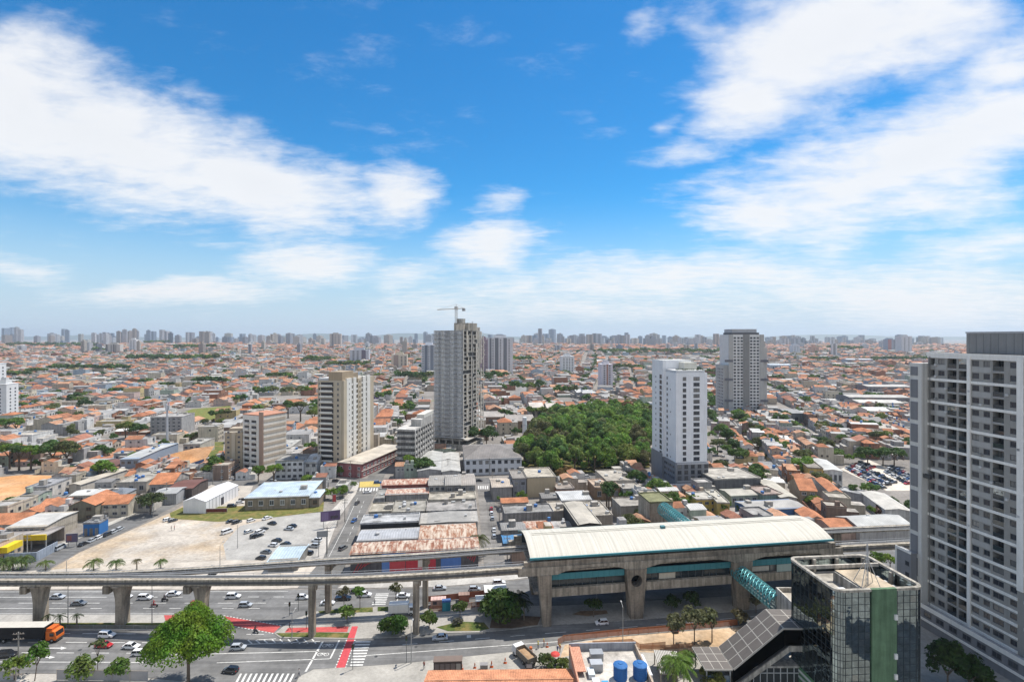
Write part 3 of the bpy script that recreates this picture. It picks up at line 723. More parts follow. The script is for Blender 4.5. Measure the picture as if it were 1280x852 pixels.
# ------------------------------------------------------------------ monorail viaduct
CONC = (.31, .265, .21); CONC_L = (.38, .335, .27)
NB = catmull([(-190, 129.5, 11), (-150, 128.5, 11.2), (-98, 127, 12), (-48, 123.3, 14), (-23, 124.4, 14.5), (9, 128.4, 14.8), (60, 136.5, 14.8), (110, 142.5, 14.8), (190, 152, 14.8)], 14)
FB = catmull([(-190, 133.5, 11), (-150, 132.5, 11.2), (-98, 131.2, 12.1), (-48, 134.2, 13.9), (-23, 136.6, 14.4), (2, 140, 14.8), (40, 146, 14.8), (94, 153, 14.8), (130, 157, 14.8), (190, 164, 14.8)], 14)
def viaduct():
 t = thing('monorail_viaduct', 'twin beam concrete monorail viaduct crossing above the avenue', 'viaduct', (0, 0, 0))
 beam = [(-.45, -1.5), (.45, -1.5), (.45, -.5), (.36, -.4), (.36, -.12), (.45, 0), (-.45, 0), (-.36, -.12), (-.36, -.4), (-.45, -.5)]
 for path, s in ((NB, 1), (FB, -1)):
  b = MB(); sweep(b, path, [(x * 1.25, z) for x, z in beam], 'concrete', CONC_L); o = b.build('guide_beam', t)
  b = MB(); sweep(b, off(path, -.62, -.75), [(-.06, -.3), (.06, -.3), (.06, .22), (-.06, .22)], 'plain', (.10, .10, .10)); b.build('power_rail_shade', t)  # rail made taller, its dark colour standing for the beam's shaded side
  b = MB(); sweep(b, off(path, s * 1.35, -.55), [(-.55, -.06), (.55, -.06), (.55, .06), (-.55, .06)], 'plain', (.09, .09, .095))
  q = off(path, s * 1.35, -.6)
  for i in range(0, len(q), 2):
   a = off(path, 0, -.9)[i] if False else path[i] + Vector((0, 0, -.9)); b.tube(a, q[i], .07, n=4, mat='plain', col=(.2, .2, .2))
  b.build('walkway', t)
  for sd_ in (.8, 1.9):
   b = MB()
   for h in (1.05, .55):
    sweep(b, off(path, s * sd_, -.5 + h), [(-.035, -.035), (.035, -.035), (.035, .035), (-.035, .035)], 'metal', (.5, .5, .5))
   q = off(path, s * sd_, -.5)
   for u in q: b.tube(u, u + Vector((0, 0, 1.05)), .035, n=4, mat='metal', col=(.42, .42, .42))
   b.build('handrail', t)
  b = MB(); sweep(b, off(path, s * 2.15, -.35), [(-.05, -.16), (.05, -.16), (.05, .16), (-.05, .16)], 'metal', (.6, .6, .58)); b.build('cable_tray', t)
 # flared single piers
 for px, py in ((-62, 785), (38, 784.5), (147, 783.6), (252, 783.5)):
  g = G(px, py); n = at_x(NB, g.x); f = at_x(FB, g.x); zt = n.z - 1.75; y0 = n.y + .7
  b = MB()
  prof = [(1.15, 0), (1.08, zt - 5.0), (1.2, zt - 3.4), (1.5, zt - 2.0), (1.95, zt - .75), (2.15, zt)]
  for (a, z0), (c, z1) in zip(prof, prof[1:]):
   for k, (ya, yb) in enumerate(((y0, y0 + 2.1),)):
    x = g.x
    b.face([(x - a, ya, z0), (x + a, ya, z0), (x + c, ya, z1), (x - c, ya, z1)], 'concrete', CONC)
    b.face([(x + a, yb, z0), (x - a, yb, z0), (x - c, yb, z1), (x + c, yb, z1)], 'concrete', CONC)
    b.face([(x + a, ya, z0), (x + a, yb, z0), (x + c, yb, z1), (x + c, ya, z1)], 'concrete', CONC)
    b.face([(x - a, yb, z0), (x - a, ya, z0), (x - c, ya, z1), (x - c, yb, z1)], 'concrete', CONC)
  b.face([(g.x - 2.15, y0, zt), (g.x + 2.15, y0, zt), (g.x + 2.15, y0 + 2.1, zt), (g.x - 2.15, y0 + 2.1, zt)], 'concrete', CONC)
  pier = b.build('pier', t)
  b = MB(); b.box(g.x - 1.0, g.x + 1.0, n.y - 1.0, f.y + 1.0, zt + .01, zt + .22, 'concrete', CONC)
  b.box(g.x - 3.6, g.x - 2.05, y0 - .9, y0 + 1.1, zt - 1.9, zt - .1, 'concrete', CONC); b.build('pier_head', pier)
 # one slender pier under each beam
 for px, py, path in ((390, 795, NB), (520, 792, NB), (410.5, 764, FB), (531.5, 759, FB)):
  g = G(px, py); n = at_x(path, g.x); zt = n.z - 1.55; b = MB(); y = n.y
  b.box(g.x - .68, g.x + .68, y - .7, y + .7, 0, zt - .6, 'concrete', CONC)
  for k in (-.33, .33): b.box(g.x + k - .05, g.x + k + .05, y - .725, y - .70, .3, zt - .8, 'concrete', (.27, .24, .2))
  pier = b.build('pier', t)
  b = MB(); b.prism([(g.x - .68, y - .72), (g.x + .68, y - .72), (g.x + .68, y + .72), (g.x - .68, y + .72)], zt - .6, zt, 'concrete', CONC_L)
  b.box(g.x + .69, g.x + 1.15, y - .5, y + .5, zt - 1.2, zt - .02, 'concrete', CONC); b.build('pier_head', pier)
 for x, path, w in ((108, NB, 1.5), (98, FB, 1.1), (132, FB, 1.1), (140, NB, 1.4)):
  n = at_x(path, x); BX('pier', t, n.x - w, n.x + w, n.y - .8, n.y + .8, 0, n.z - 1.5, 'concrete', CONC)
viaduct()
# ------------------------------------------------------------------ elevated station
TEAL = (.06, .23, .26)
def holed_prism(b, poly, cx, cz, r, y0, y1, m, col):
 n = len(poly); angs = sorted([math.atan2(p[1] - cz, p[0] - cx) for p in poly] + [2 * math.pi * k / 36 - math.pi for k in range(36)])
 def outer(a):
  d = (math.cos(a), math.sin(a)); best = 1e9
  for i in range(n):
   p, q = poly[i], poly[(i + 1) % n]; ex, ez = q[0] - p[0], q[1] - p[1]; den = d[0] * ez - d[1] * ex
   if abs(den) < 1e-9: continue
   t = ((p[0] - cx) * ez - (p[1] - cz) * ex) / den; u = ((p[0] - cx) * d[1] - (p[1] - cz) * d[0]) / den
   if t > 0 and -1e-6 <= u <= 1 + 1e-6: best = min(best, t)
  return cx + d[0] * best, cz + d[1] * best
 for i in range(len(angs)):
  a, c = angs[i], angs[(i + 1) % len(angs)]
  if abs(a - c) < 1e-6: continue
  oa, oc = outer(a), outer(c); ia = (cx + r * math.cos(a), cz + r * math.sin(a)); ic = (cx + r * math.cos(c), cz + r * math.sin(c))
  b.face([(ia[0], y0, ia[1]), (oa[0], y0, oa[1]), (oc[0], y0, oc[1]), (ic[0], y0, ic[1])], m, col)
  b.face([(ia[0], y1, ia[1]), (ic[0], y1, ic[1]), (oc[0], y1, oc[1]), (oa[0], y1, oa[1])], m, col)
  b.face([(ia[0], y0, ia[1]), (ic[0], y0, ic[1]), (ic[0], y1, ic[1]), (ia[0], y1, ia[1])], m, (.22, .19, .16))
  b.face([(oa[0], y0, oa[1]), (oa[0], y1, oa[1]), (oc[0], y1, oc[1]), (oc[0], y0, oc[1])], m, col)
def station():
 S0 = (4.5, 127.0, 0); ang = math.atan2(12, 82.5); Ln, Dp = 83.4, 18.0
 t = thing('monorail_station', 'elevated monorail station with long curved cream roof and teal bands', 'station', S0, ang)
 # roof: a shallow vault, steeper at the street side
 n = 22; arc = [(Dp * k / n, 17.2 + 2.3 * math.sin(math.pi * k / n) ** .85) for k in range(n + 1)]
 b = MB(); seg = 42
 for k in range(n):
  (y0, z0), (y1, z1) = arc[k], arc[k + 1]
  b.face([(0, y0, z0), (Ln, y0, z0), (Ln, y1, z1), (0, y1, z1)], 'stationroof', (.52, .49, .42))
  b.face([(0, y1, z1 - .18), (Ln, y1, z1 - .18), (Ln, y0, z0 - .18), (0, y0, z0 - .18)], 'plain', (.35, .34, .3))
  for x in (0, Ln):
   q = [(x, y0, z0 - .18), (x, y0, z0), (x, y1, z1), (x, y1, z1 - .18)]; b.face(q if x == 0 else q[::-1], 'clean', (.6, .58, .5))
 # one continuous lengthwise seam of the vault is what the UV runs across, so the sheet ribs go front to back
 roof = b.build('roof', t)
 b = MB()
 for yy in (8.6, 9.6): b.box(2, Ln - 2, yy - .05, yy + .05, 19.45, 19.62, 'clean', (.55, .53, .46))
 for xx in (38.0,): b.box(xx, xx + 1.2, 8.0, 9.0, 19.4, 20.1, 'plain', (.08, .2, .22))
 b.build('ridge_vent', roof)
 b = MB(); b.box(-.1, Ln + .1, -.35, -.02, 16.75, 17.25, 'clean', TEAL); b.box(-.1, Ln + .1, Dp + .02, Dp + .35, 16.75, 17.25, 'clean', TEAL); b.build('roof_edge', t)
 b = MB(); b.box(.6, Ln - .8, 1.6, 1.75, 14.6, 17.1, 'glass', (.03, .045, .05)); b.box(.6, Ln - .8, Dp - 1.75, Dp - 1.6, 14.6, 17.1, 'glass', (.03, .045, .05))
 for k in range(29):
  x = .8 + k * 2.9; b.box(x, x + .18, 1.4, 1.58, 14.4, 17.15, 'plain', (.12, .13, .13))
 b.build('platform_glazing', t)
 BX('platform', t, .3, Ln - .5, 1.8, Dp - 1.8, 13.7, 14.5, 'concrete', CONC)
 # edge girder with arched soffit between the piers
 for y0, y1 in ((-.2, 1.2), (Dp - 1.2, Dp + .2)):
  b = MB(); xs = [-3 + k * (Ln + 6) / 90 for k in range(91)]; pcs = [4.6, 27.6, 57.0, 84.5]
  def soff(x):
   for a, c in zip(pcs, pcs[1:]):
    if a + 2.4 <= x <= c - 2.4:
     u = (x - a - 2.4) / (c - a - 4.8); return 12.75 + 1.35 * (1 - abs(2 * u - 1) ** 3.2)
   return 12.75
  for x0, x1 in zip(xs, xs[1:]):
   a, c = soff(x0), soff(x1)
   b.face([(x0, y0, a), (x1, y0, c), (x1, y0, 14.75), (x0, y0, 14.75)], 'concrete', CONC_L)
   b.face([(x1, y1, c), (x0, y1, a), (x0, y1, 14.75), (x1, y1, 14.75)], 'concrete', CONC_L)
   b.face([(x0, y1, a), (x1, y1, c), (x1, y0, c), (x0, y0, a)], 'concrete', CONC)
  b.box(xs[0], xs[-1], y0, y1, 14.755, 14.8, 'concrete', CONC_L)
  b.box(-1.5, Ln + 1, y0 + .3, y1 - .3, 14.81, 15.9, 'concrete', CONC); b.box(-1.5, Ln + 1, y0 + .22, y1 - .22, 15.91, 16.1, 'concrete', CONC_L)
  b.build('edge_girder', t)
 # piers
 for x, kind in ((4.6, 'end'), (27.6, 'hole'), (57.0, 'hole'), (84.5, 'plain')):
  for y0, y1 in ((-.35, 2.2), (Dp - 2.2, Dp + .35)):
   b = MB()
   if kind == 'end': poly = [(x - 1.4, 0), (x + .7, 0), (x + .8, 12.75), (x - 2.6, 12.75)]
   else: poly = [(x - 1.6, 0), (x + 1.6, 0), (x + 2.7, 12.75), (x - 2.7, 12.75)]
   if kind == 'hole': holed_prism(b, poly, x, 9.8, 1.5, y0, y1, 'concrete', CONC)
   else:
    q = poly
    for i in range(4):
     a, c = q[i], q[(i + 1) % 4]; b.face([(a[0], y0, a[1]), (a[0], y1, a[1]), (c[0], y1, c[1]), (c[0], y0, c[1])], 'concrete', CONC)
    b.face([(p[0], y0, p[1]) for p in q], 'concrete', CONC); b.face([(p[0], y1, p[1]) for p in q[::-1]], 'concrete', CONC)
   b.build('pier', t)
 # concourse under the platforms
 BX('concourse_floor', t, 1.5, Ln + 6, 2.4, Dp - 2.4, 6.9, 7.6, 'concrete', (.3, .27, .23))
 BX('concourse_hall', t, 4, Ln + 5, 4.2, Dp - 4.2, 7.61, 12.6, 'glass', (.03, .035, .04))
 for xa, xb in ((5.6, 24.9), (30.3, 54.3), (59.7, 81.8)):
  for y0, y1, s in ((.6, 1.5, -1), (Dp - 1.5, Dp - .6, 1)):
   BX('parapet', t, xa, xb, y0, y1, 6.8, 8.9, 'concrete', CONC_L)
  b = MB(); b.box(xa + .1, xb - .1, 1.0, 1.25, 10.9, 12.45, 'clean', TEAL)
  for k in range(int((xb - xa) / 1.5)): b.box(xa + .2 + k * 1.5, xa + .26 + k * 1.5, .96, .995, 10.9, 12.45, 'clean', (.03, .17, .19))
  b.build('teal_band', t)
  b = MB(); b.box(xa + .1, xb - .1, 1.7, 1.8, 8.9, 10.9, 'glass', (.03, .04, .045))
  for k in range(int((xb - xa) / 2.0)): b.box(xa + .2 + k * 2, xa + .3 + k * 2, 1.55, 1.69, 8.9, 10.9, 'plain', (.12, .13, .13))
  b.build('concourse_glazing', t)
 BX('pale_panel', t, 34.3, 38.8, 1.3, 1.5, 9.1, 10.6, 'clean', (.55, .5, .4))
 BX('pale_panel', t, 60.2, 65.5, 1.3, 1.5, 9.3, 10.6, 'clean', (.5, .48, .42))
 b = MB(); b.box(67.5, 80, .85, .98, 8.95, 10.9, 'clean', (.36, .44, .40)); pw = b.build('porthole_panel', t)
 for x in (73.0, 76.8):
  b = MB(); b.tube((x, .80, 9.95), (x, .97, 9.95), .78, n=20, mat='glass', col=(.02, .025, .03)); b.tube((x, .82, 9.95), (x, .86, 9.95), .9, n=20, mat='plain', col=(.06, .1, .1)); b.build('porthole', pw)
 occ_poly(rect(S0[0], S0[1], Ln, Dp, ang))
station()
def lattice_bridge(name, label, p0, p1, r):
 p0, p1 = Vector(p0), Vector(p1); d = p1 - p0; ln = d.length; d.normalize(); s = Vector((-d.y, d.x, 0)); u = Vector((0, 0, 1))
 t = thing(name, label, 'footbridge', tuple(p0 - Vector((0, 0, p0.z))))
 o = p0 - t.location
 pt = lambda k, a: o + d * k + (s * math.cos(a) + u * math.sin(a)) * r
 b = MB(); nh = max(4, int(ln / 1.3)); m = 16
 for i in range(nh + 1):
  for k in range(m): b.tube(pt(ln * i / nh, 2 * math.pi * k / m), pt(ln * i / nh, 2 * math.pi * (k + 1) / m), .10, n=4, mat='metal', col=(.13, .42, .44), cap=False)
 b.build('hoop_frame', t)
 b = MB()
 for sg in (-1, 1):
  for k0 in range(8):
   prev = None
   for i in range(nh * 2 + 1):
    q = pt(ln * i / nh / 2, 2 * math.pi * k0 / 8 + sg * i * .42)
    if prev is not None: b.tube(prev, q, .065, n=4, mat='metal', col=(.10, .36, .38), cap=False)
    prev = q
 b.build('lattice', t)
 b = MB(); c, e = o + u * (-r * .62), o + d * ln + u * (-r * .62); w = s * r * .8
 b.face([tuple(c - w), tuple(c + w), tuple(e + w), tuple(e - w)], 'plain', (.10, .13, .13))
 for k in range(10):
  a0, a1 = math.pi * .08 + k * math.pi * .084, math.pi * .08 + (k + 1) * math.pi * .084
  f = lambda kk, a: tuple(o + d * kk + (s * math.cos(a) + u * math.sin(a)) * r * .93)
  if k % 2 == 0: b.face([f(0, a0), f(ln, a0), f(ln, a1), f(0, a1)], 'glass', (.05, .14, .15))
 b.build('deck', t)
lattice_bridge('tube_footbridge', 'teal lattice tube footbridge from the station over the near road', (60.2, 136.2, 9.6), (62.2, 119.8, 9.6), 2.1)
lattice_bridge('tube_footbridge', 'teal lattice tube footbridge behind the station roof by the beige lift tower', (53.6, 180.5, 11.3), (57.5, 154, 11.0), 2.4)
def entrance():
 t = thing('station_entrance', 'station entrance with sloping panelled canopy and glazed escalator hall', 'station entrance', (55, 107.5, 0), 0)
 X0, Y0 = 55.0, 107.5
 def slab(name, q, nx, ny):
  q = [Vector(v) for v in q]; q = [v - Vector((X0, Y0, 0)) for v in q]     # q: near-left, near-right, far-right, far-left
  nrm = (q[1] - q[0]).cross(q[3] - q[0]).normalized(); b = MB(); th = nrm * .35
  lo = [v - th for v in q]
  b.face([tuple(v) for v in q], 'clean', (.46, .43, .38)); b.face([tuple(v) for v in lo[::-1]], 'plain', (.2, .19, .18))
  for i in range(4):
   j = (i + 1) % 4; b.face([tuple(lo[i]), tuple(lo[j]), tuple(q[j]), tuple(q[i])], 'clean', (.40, .38, .34))
  at = lambda a, c: q[0] * (1 - a) * (1 - c) + q[1] * a * (1 - c) + q[2] * a * c + q[3] * (1 - a) * c
  for i in range(nx):
   for j in range(ny):
    e = .035; p = [at((i + e) / nx, (j + e) / ny), at((i + 1 - e) / nx, (j + e) / ny), at((i + 1 - e) / nx, (j + 1 - e) / ny), at((i + e) / nx, (j + 1 - e) / ny)]
    b.face([tuple(v + nrm * .03) for v in p], 'plain', (.125, .11, .098))
  return b.build(name, t)
 zl, zh = 4.2, 12.6
 slab('canopy', [(39.4, 104.6, zl), (45.1, 104.6, zl), (45.1, 112.2, zl), (39.4, 112.2, zl)], 3, 3)
 slab('canopy', [(45.2, 104.6, zl), (55.4, 104.6, zh), (55.4, 112.0, zh), (45.2, 112.2, zl)], 5, 3)
 slab('canopy', [(55.5, 104.6, zh), (62.0, 105.0, zh - .3), (62.0, 112.2, zh - .3), (55.5, 112.0, zh)], 2, 3)
 b = MB()
 L_ = lambda x, z, y: (x - X0, y - Y0, z)
 for y in (105.2, 111.6):
  b.face([L_(45.3, .9, y), L_(56, 8.6, y), L_(56, zh - .5, y), L_(45.3, zl - .45, y)], 'glass', (.03, .05, .055))
  b.face([L_(56, 8.6, y), L_(62, 8.6, y), L_(62, zh - .7, y), L_(56, zh - .5, y)], 'glass', (.03, .05, .055)); b.build('glazing', t)
 for y0, y1 in ((104.9, 105.15), (111.65, 111.9)):
  b = MB()
  for q in ([(45.0, .02), (46.5, 0.02), (57, 7.6), (57, 8.7)], [(57, 7.6), (62, 7.6), (62, 8.7), (57, 8.7)]):
   b.face([L_(x, z, y0) for x, z in q], 'concrete', (.48, .45, .39)); b.face([L_(x, z, y1) for x, z in q[::-1]], 'concrete', (.48, .45, .39))
   for i in range(len(q)):
    a, c = q[i], q[(i + 1) % len(q)]; b.face([L_(a[0], a[1], y0), L_(a[0], a[1], y1), L_(c[0], c[1], y1), L_(c[0], c[1], y0)], 'concrete', (.42, .39, .34))
  b.build('stair_stringer', t)
 b = MB(); b.face([L_(46, .6, 105.4), L_(57, 8.2, 105.4), L_(57, 8.2, 111.4), L_(46, .6, 111.4)], 'plain', (.16, .16, .16)); b.build('escalator', t)
 b = MB(); b.box(50 - X0, 61.5 - X0, 106.2 - Y0, 111.2 - Y0, 0, 3.6, 'glass', (.05, .055, .055)); b.box(47 - X0, 62 - X0, 105.9 - Y0, 111.5 - Y0, 3.61, 4.0, 'concrete', (.5, .47, .42))
 for k in range(9): b.box(50 - X0 + k * 1.4, 50.12 - X0 + k * 1.4, 106.05 - Y0, 106.18 - Y0, 0, 3.6, 'clean', (.62, .62, .6))
 b.box(50 - X0, 61.5 - X0, 106.05 - Y0, 106.17 - Y0, 2.4, 2.52, 'clean', (.62, .62, .6)); b.build('entrance_hall', t)
 b = MB()
 for x in (40, 44.8):
  for y in (105.2, 111.6): b.box(x - .1 - X0, x + .1 - X0, y - .1 - Y0, y + .1 - Y0, 0, zl - .36, 'metal', (.3, .32, .33))
 b.face([L_(40.2, .2, 105.1), L_(44.8, .2, 105.1), L_(44.8, 2.6, 105.1), L_(40.2, 2.6, 105.1)], 'glass', (.06, .10, .14)); b.build('canopy_post', t)
 b = MB(); x0, x1, y0, y1 = 62.05 - X0, 71 - X0, 112.3 - Y0, 120.5 - Y0
 b.box(x0, x1, y0, y1, 0, 12.2, 'concrete', (.5, .46, .4), 'slab', (.4, .36, .3))
 for q in ((x0, x1, y0, y0 + .35), (x0, x1, y1 - .35, y1), (x0, x0 + .35, y0 + .35, y1 - .35), (x1 - .35, x1, y0 + .35, y1 - .35)): b.box(*q, 12.21, 13.2, 'concrete', (.56, .52, .46))
 b.build('lift_tower', t)
 occ_poly(rect(39, 104, 33, 17, 0))
entrance()
# ------------------------------------------------------------------ big grey and white apartment slab at the right
def right_tower():
 ang = TH - math.pi / 2; F = Vector((104.0, 128.0, 0)); fh, nf = 2.8, 24
 t = thing('apartment_tower', 'nearest grey apartment slab with white bands and dark recessed balconies', 'apartment tower', tuple(F), ang)
 def tx(px):
  r = (px - CX) / FP; return (F.y * r - F.x) / (math.sin(TH) + math.cos(TH) * r)
 GREY, WH, BK = (.31, .297, .272), (.84, .81, .75), (.035, .037, .042); Ltot, Dp, top = 44.0, 18.0, fh * nf
 S = tx
 cols = [('s', S(1162.3), S(1168.4)), ('w', S(1172.6), S(1180.7)), ('b', S(1184.2), S(1195.6)), ('b', S(1198.3), S(1209.4)), ('w', S(1215), S(1223.9)), ('w', S(1229.3), S(1237.4)),
   ('B', S(1240.9), S(1254.9)), ('w', S(1262.5), S(1271.4)), ('w', 24.2, 25.9), ('b', 27, 29), ('b', 29.8, 31.8), ('w', 33.4, 35), ('w', 38, 40)]
 pil = [(S(1209.9), S(1213.9)), (S(1272.3), S(1280.5))]
 BX('body', t, 0, Ltot, 1.6, Dp, 0, top - .3, 'clean', GREY, 'slab', (.4, .39, .37))
 b = MB(); x = 0.0
 for k, a, c in cols:
  b.box(x, a, 0, 1.6, 0, top, 'clean', GREY, bottom=False); x = c
 b.box(x, Ltot, 0, 1.6, 0, top, 'clean', GREY, bottom=False)
 for f in range(nf):
  z = f * fh
  for k, a, c in cols:
   kk = 'w' if (k == 'B' and f < 8) else k
   lo, hi = (.0, 2.45) if kk in 'bB' else ((.95, 2.2) if kk == 'w' else (.7, 2.3))
   if lo > 0: b.box(a, c, .0, 1.6, z, z + lo, 'clean', GREY, bottom=False)
   else: b.box(a, c, .0, 1.6, z, z + .12, 'clean', (.4, .4, .4))
   b.box(a, c, .0, 1.6, z + hi, z + fh, 'clean', GREY)
 b.build('facade', t)
 # balconies and windows, each one a part
 bal = MB(); bal.box(-.5, .5, .04, .09, .12, 1.15, 'carglass', (.03, .04, .045)); bal.box(-.5, .5, .02, .10, 1.15, 1.2, 'plain', (.08, .08, .09))
 bal.face([(-.5, 1.5, .1), (.5, 1.5, .1), (.5, 1.5, 2.4), (-.5, 1.5, 2.4)], 'glass', BK)
 for q in (-.26, .0, .26): bal.box(q - .02, q + .02, 1.44, 1.48, .12, 2.4, 'plain', (.1, .1, .1))
 bm = bal.mesh('balcony')
 bal.box(-.48, .48, .05, .08, 1.25, 2.4, 'mirror', (.45, .5, .52)); bg_ = bal.mesh('balcony')      # some balconies are glazed in
 for k in range(26):
  c = cols[R.choice((1, 4, 5, 7))]; x = c[1] + R.choice((-.75, c[2] - c[1] + .2)); z = R.randrange(3, nf) * fh + .5; BX('air_conditioner', t, x, x + .55, -.36, -.005, z, z + .5, 'clean', (.55, .54, .52))
 wn = Wins(t, 'dark', 100); sn = Wins(t, 'dark', 100, 'side_window')
 lamp = []
 for f in range(nf - 1, -1, -1):
  z = f * fh
  for i, (k, a, c) in enumerate(cols):
   if a > 23: continue
   kk = 'w' if (k == 'B' and f < 8) else k
   if kk in 'bB': o = link('balcony', bg_ if (f * 7 + i * 5) % 11 == 0 else bm, t, ((a + c) / 2, 0, z)); o.scale = (c - a - .01, 1, 1)
   elif kk == 'w': wn.add((a + c) / 2, .16, z + .96, c - a - .02, 1.22)
   else: sn.add((a + c) / 2, 1.0, z + .75, c - a - .02, 1.5)
 for i, (k, a, c) in enumerate(cols):          # the end outside the frame
  if a > 23:
   for f in range(nf):
    wn.most = 0; wn.add((a + c) / 2, .16, f * fh + .5, c - a - .02, 1.9 if k == 'b' else 1.3)
 wn.done(); sn.done()
 # white bands every second storey, on either side of the white pilasters
 seg = [(0.0, pil[0][0] - .004), (pil[0][1] + .004, pil[1][0] - .004), (pil[1][1] + .004, Ltot)]
 for f in range(0, nf + 1, 2):
  for s, (a, c) in enumerate(seg):
   b = MB(); z = f * fh - .02; b.box(a, c, -.16, -.004, z - .3, z + .32, 'clean', WH); b.build('white_band', t)
 for f in range(1, 8, 2):
  b = MB(); a, c = seg[1]; b.box(a, c, -.12, -.004, f * fh - .25, f * fh + .25, 'clean', WH); b.build('white_band', t)
 for f in range(1, nf):
  if f % 2:
   for a, c in ((S(1169.2), S(1182.6)), (S(1214.4), S(1238.6))): BX('spandrel_panel', t, a, c, -.03, -.003, f * fh - .35, f * fh + .80, 'clean', (.40, .39, .37))
 for a, c in pil:
  BX('pilaster', t, a, c, -.35, -.004, 0 if a < 20 else 3.5 * fh + 9, top + .6, 'clean', WH)
 BX('parapet', t, -.2, Ltot, -.25, .3, top + .3, top + .95, 'clean', WH)
 # plant storey on the roof
 b = MB(); xa = S(1197.5); b.box(xa, Ltot, 2.5, 13, top, top + 1.0, 'plain', (.05, .05, .05)); b.box(xa - .05, Ltot, 2.3, 13, top + 1.01, top + 5.6, 'clean', (.25, .247, .24), 'slab', (.4, .4, .4))
 b.box(xa - .15, Ltot, 2.15, 13, top + 5.61, top + 6.0, 'clean', (.42, .42, .43)); b.build('roof_block', t)
 b = MB()
 for k in range(14): b.box(xa + .6 + k * 1.6, xa + .64 + k * 1.6, 2.262, 2.297, top + 1.1, top + 5.5, 'clean', (.15, .15, .16))
 b.build('panel_joint', t)
 BX('roof_tank', t, 17.6, 20, 6, 8, top + 6.0, top + 7.2, 'clean', (.5, .53, .58))
 # projecting end wing
 b = MB(); zt = 65.4; b.box(-3.3, -.01, -1.8, Dp - 4, 0, zt, 'clean', (.62, .60, .555), 'slab', (.45, .44, .42)); w = b.build('end_wing', t)
 for f in range(0, 12):
  b = MB(); z0, z1 = f * 5.6 + .7, min((f + 1) * 5.6 - .35, zt - .9); b.box(-3.0, -1.0, -1.9, -1.81, z0, z1, 'clean', (.20, .20, .208)); b.build('grey_panel', w)
 b = MB(); b.box(-5.5, -1.2, -3.6, -1.81 - .12, 0, 17.6, 'clean', (.24, .24, .25)); b.box(-5.6, -5.2, -3.75, -3.61, 0, 18.1, 'clean', WH); b.box(-5.2, -1.1, -3.75, -3.61, 17.4, 18.1, 'clean', WH); an = b.build('side_annex', t)
 a_ = Wins(an, 'dark', 100)
 for f in range(5): a_.add(-2.2, -3.62, 3 + f * 2.8, 1.1, 1.1)
 # podium
 b = MB(); b.box(0.2, Ltot, -2.2, -.37, 0, 5.4, 'clean', (.22, .22, .23), 'slab', (.4, .4, .4)); b.box(0.2, Ltot, -2.35, -2.21, 4.9, 5.9, 'clean', WH); b.box(.0, Ltot, -2.35, -2.21, 2.0, 2.6, 'clean', WH); p = b.build('podium', t)
 pw = Wins(p, 'dark', 100)
 for k in range(8): pw.add(2 + k * 3.2, -2.22, 3.2, 1.9, 1.2)
 # dark downpipe and a gondola hanging on ropes
 b = MB(); b.tube((.55, -.25, 2), (.55, -.25, top), .06, n=5, mat='plain', col=(.1, .1, .1)); b.build('downpipe', t)
 occ_poly(rect(F.x, F.y, Ltot, Dp, ang))
 g = F + Matrix.Rotation(ang, 3, 'Z') @ Vector((.9, -1.0, 0))
 gd = thing('work_gondola', 'small dark work gondola hanging on ropes at the grey apartment slab', 'gondola', (g.x, g.y, 37.0), ang)
 b = MB(); b.box(-1.0, 1.0, -.45, .15, 0, .12, 'plain', (.06, .06, .06)); b.box(-1, 1, -.45, -.40, .12, 1.0, 'plain', (.07, .07, .07)); b.box(-1, 1, .1, .15, .12, 1.0, 'plain', (.07, .07, .07)); b.build('platform', gd)
 for s in (-.9, .9):
  b = MB(); b.tube((s, -.15, 1.0), (s, -.15, top - 37), .03, n=4, mat='plain', col=(.1, .1, .1)); b.build('rope', gd)
right_tower()
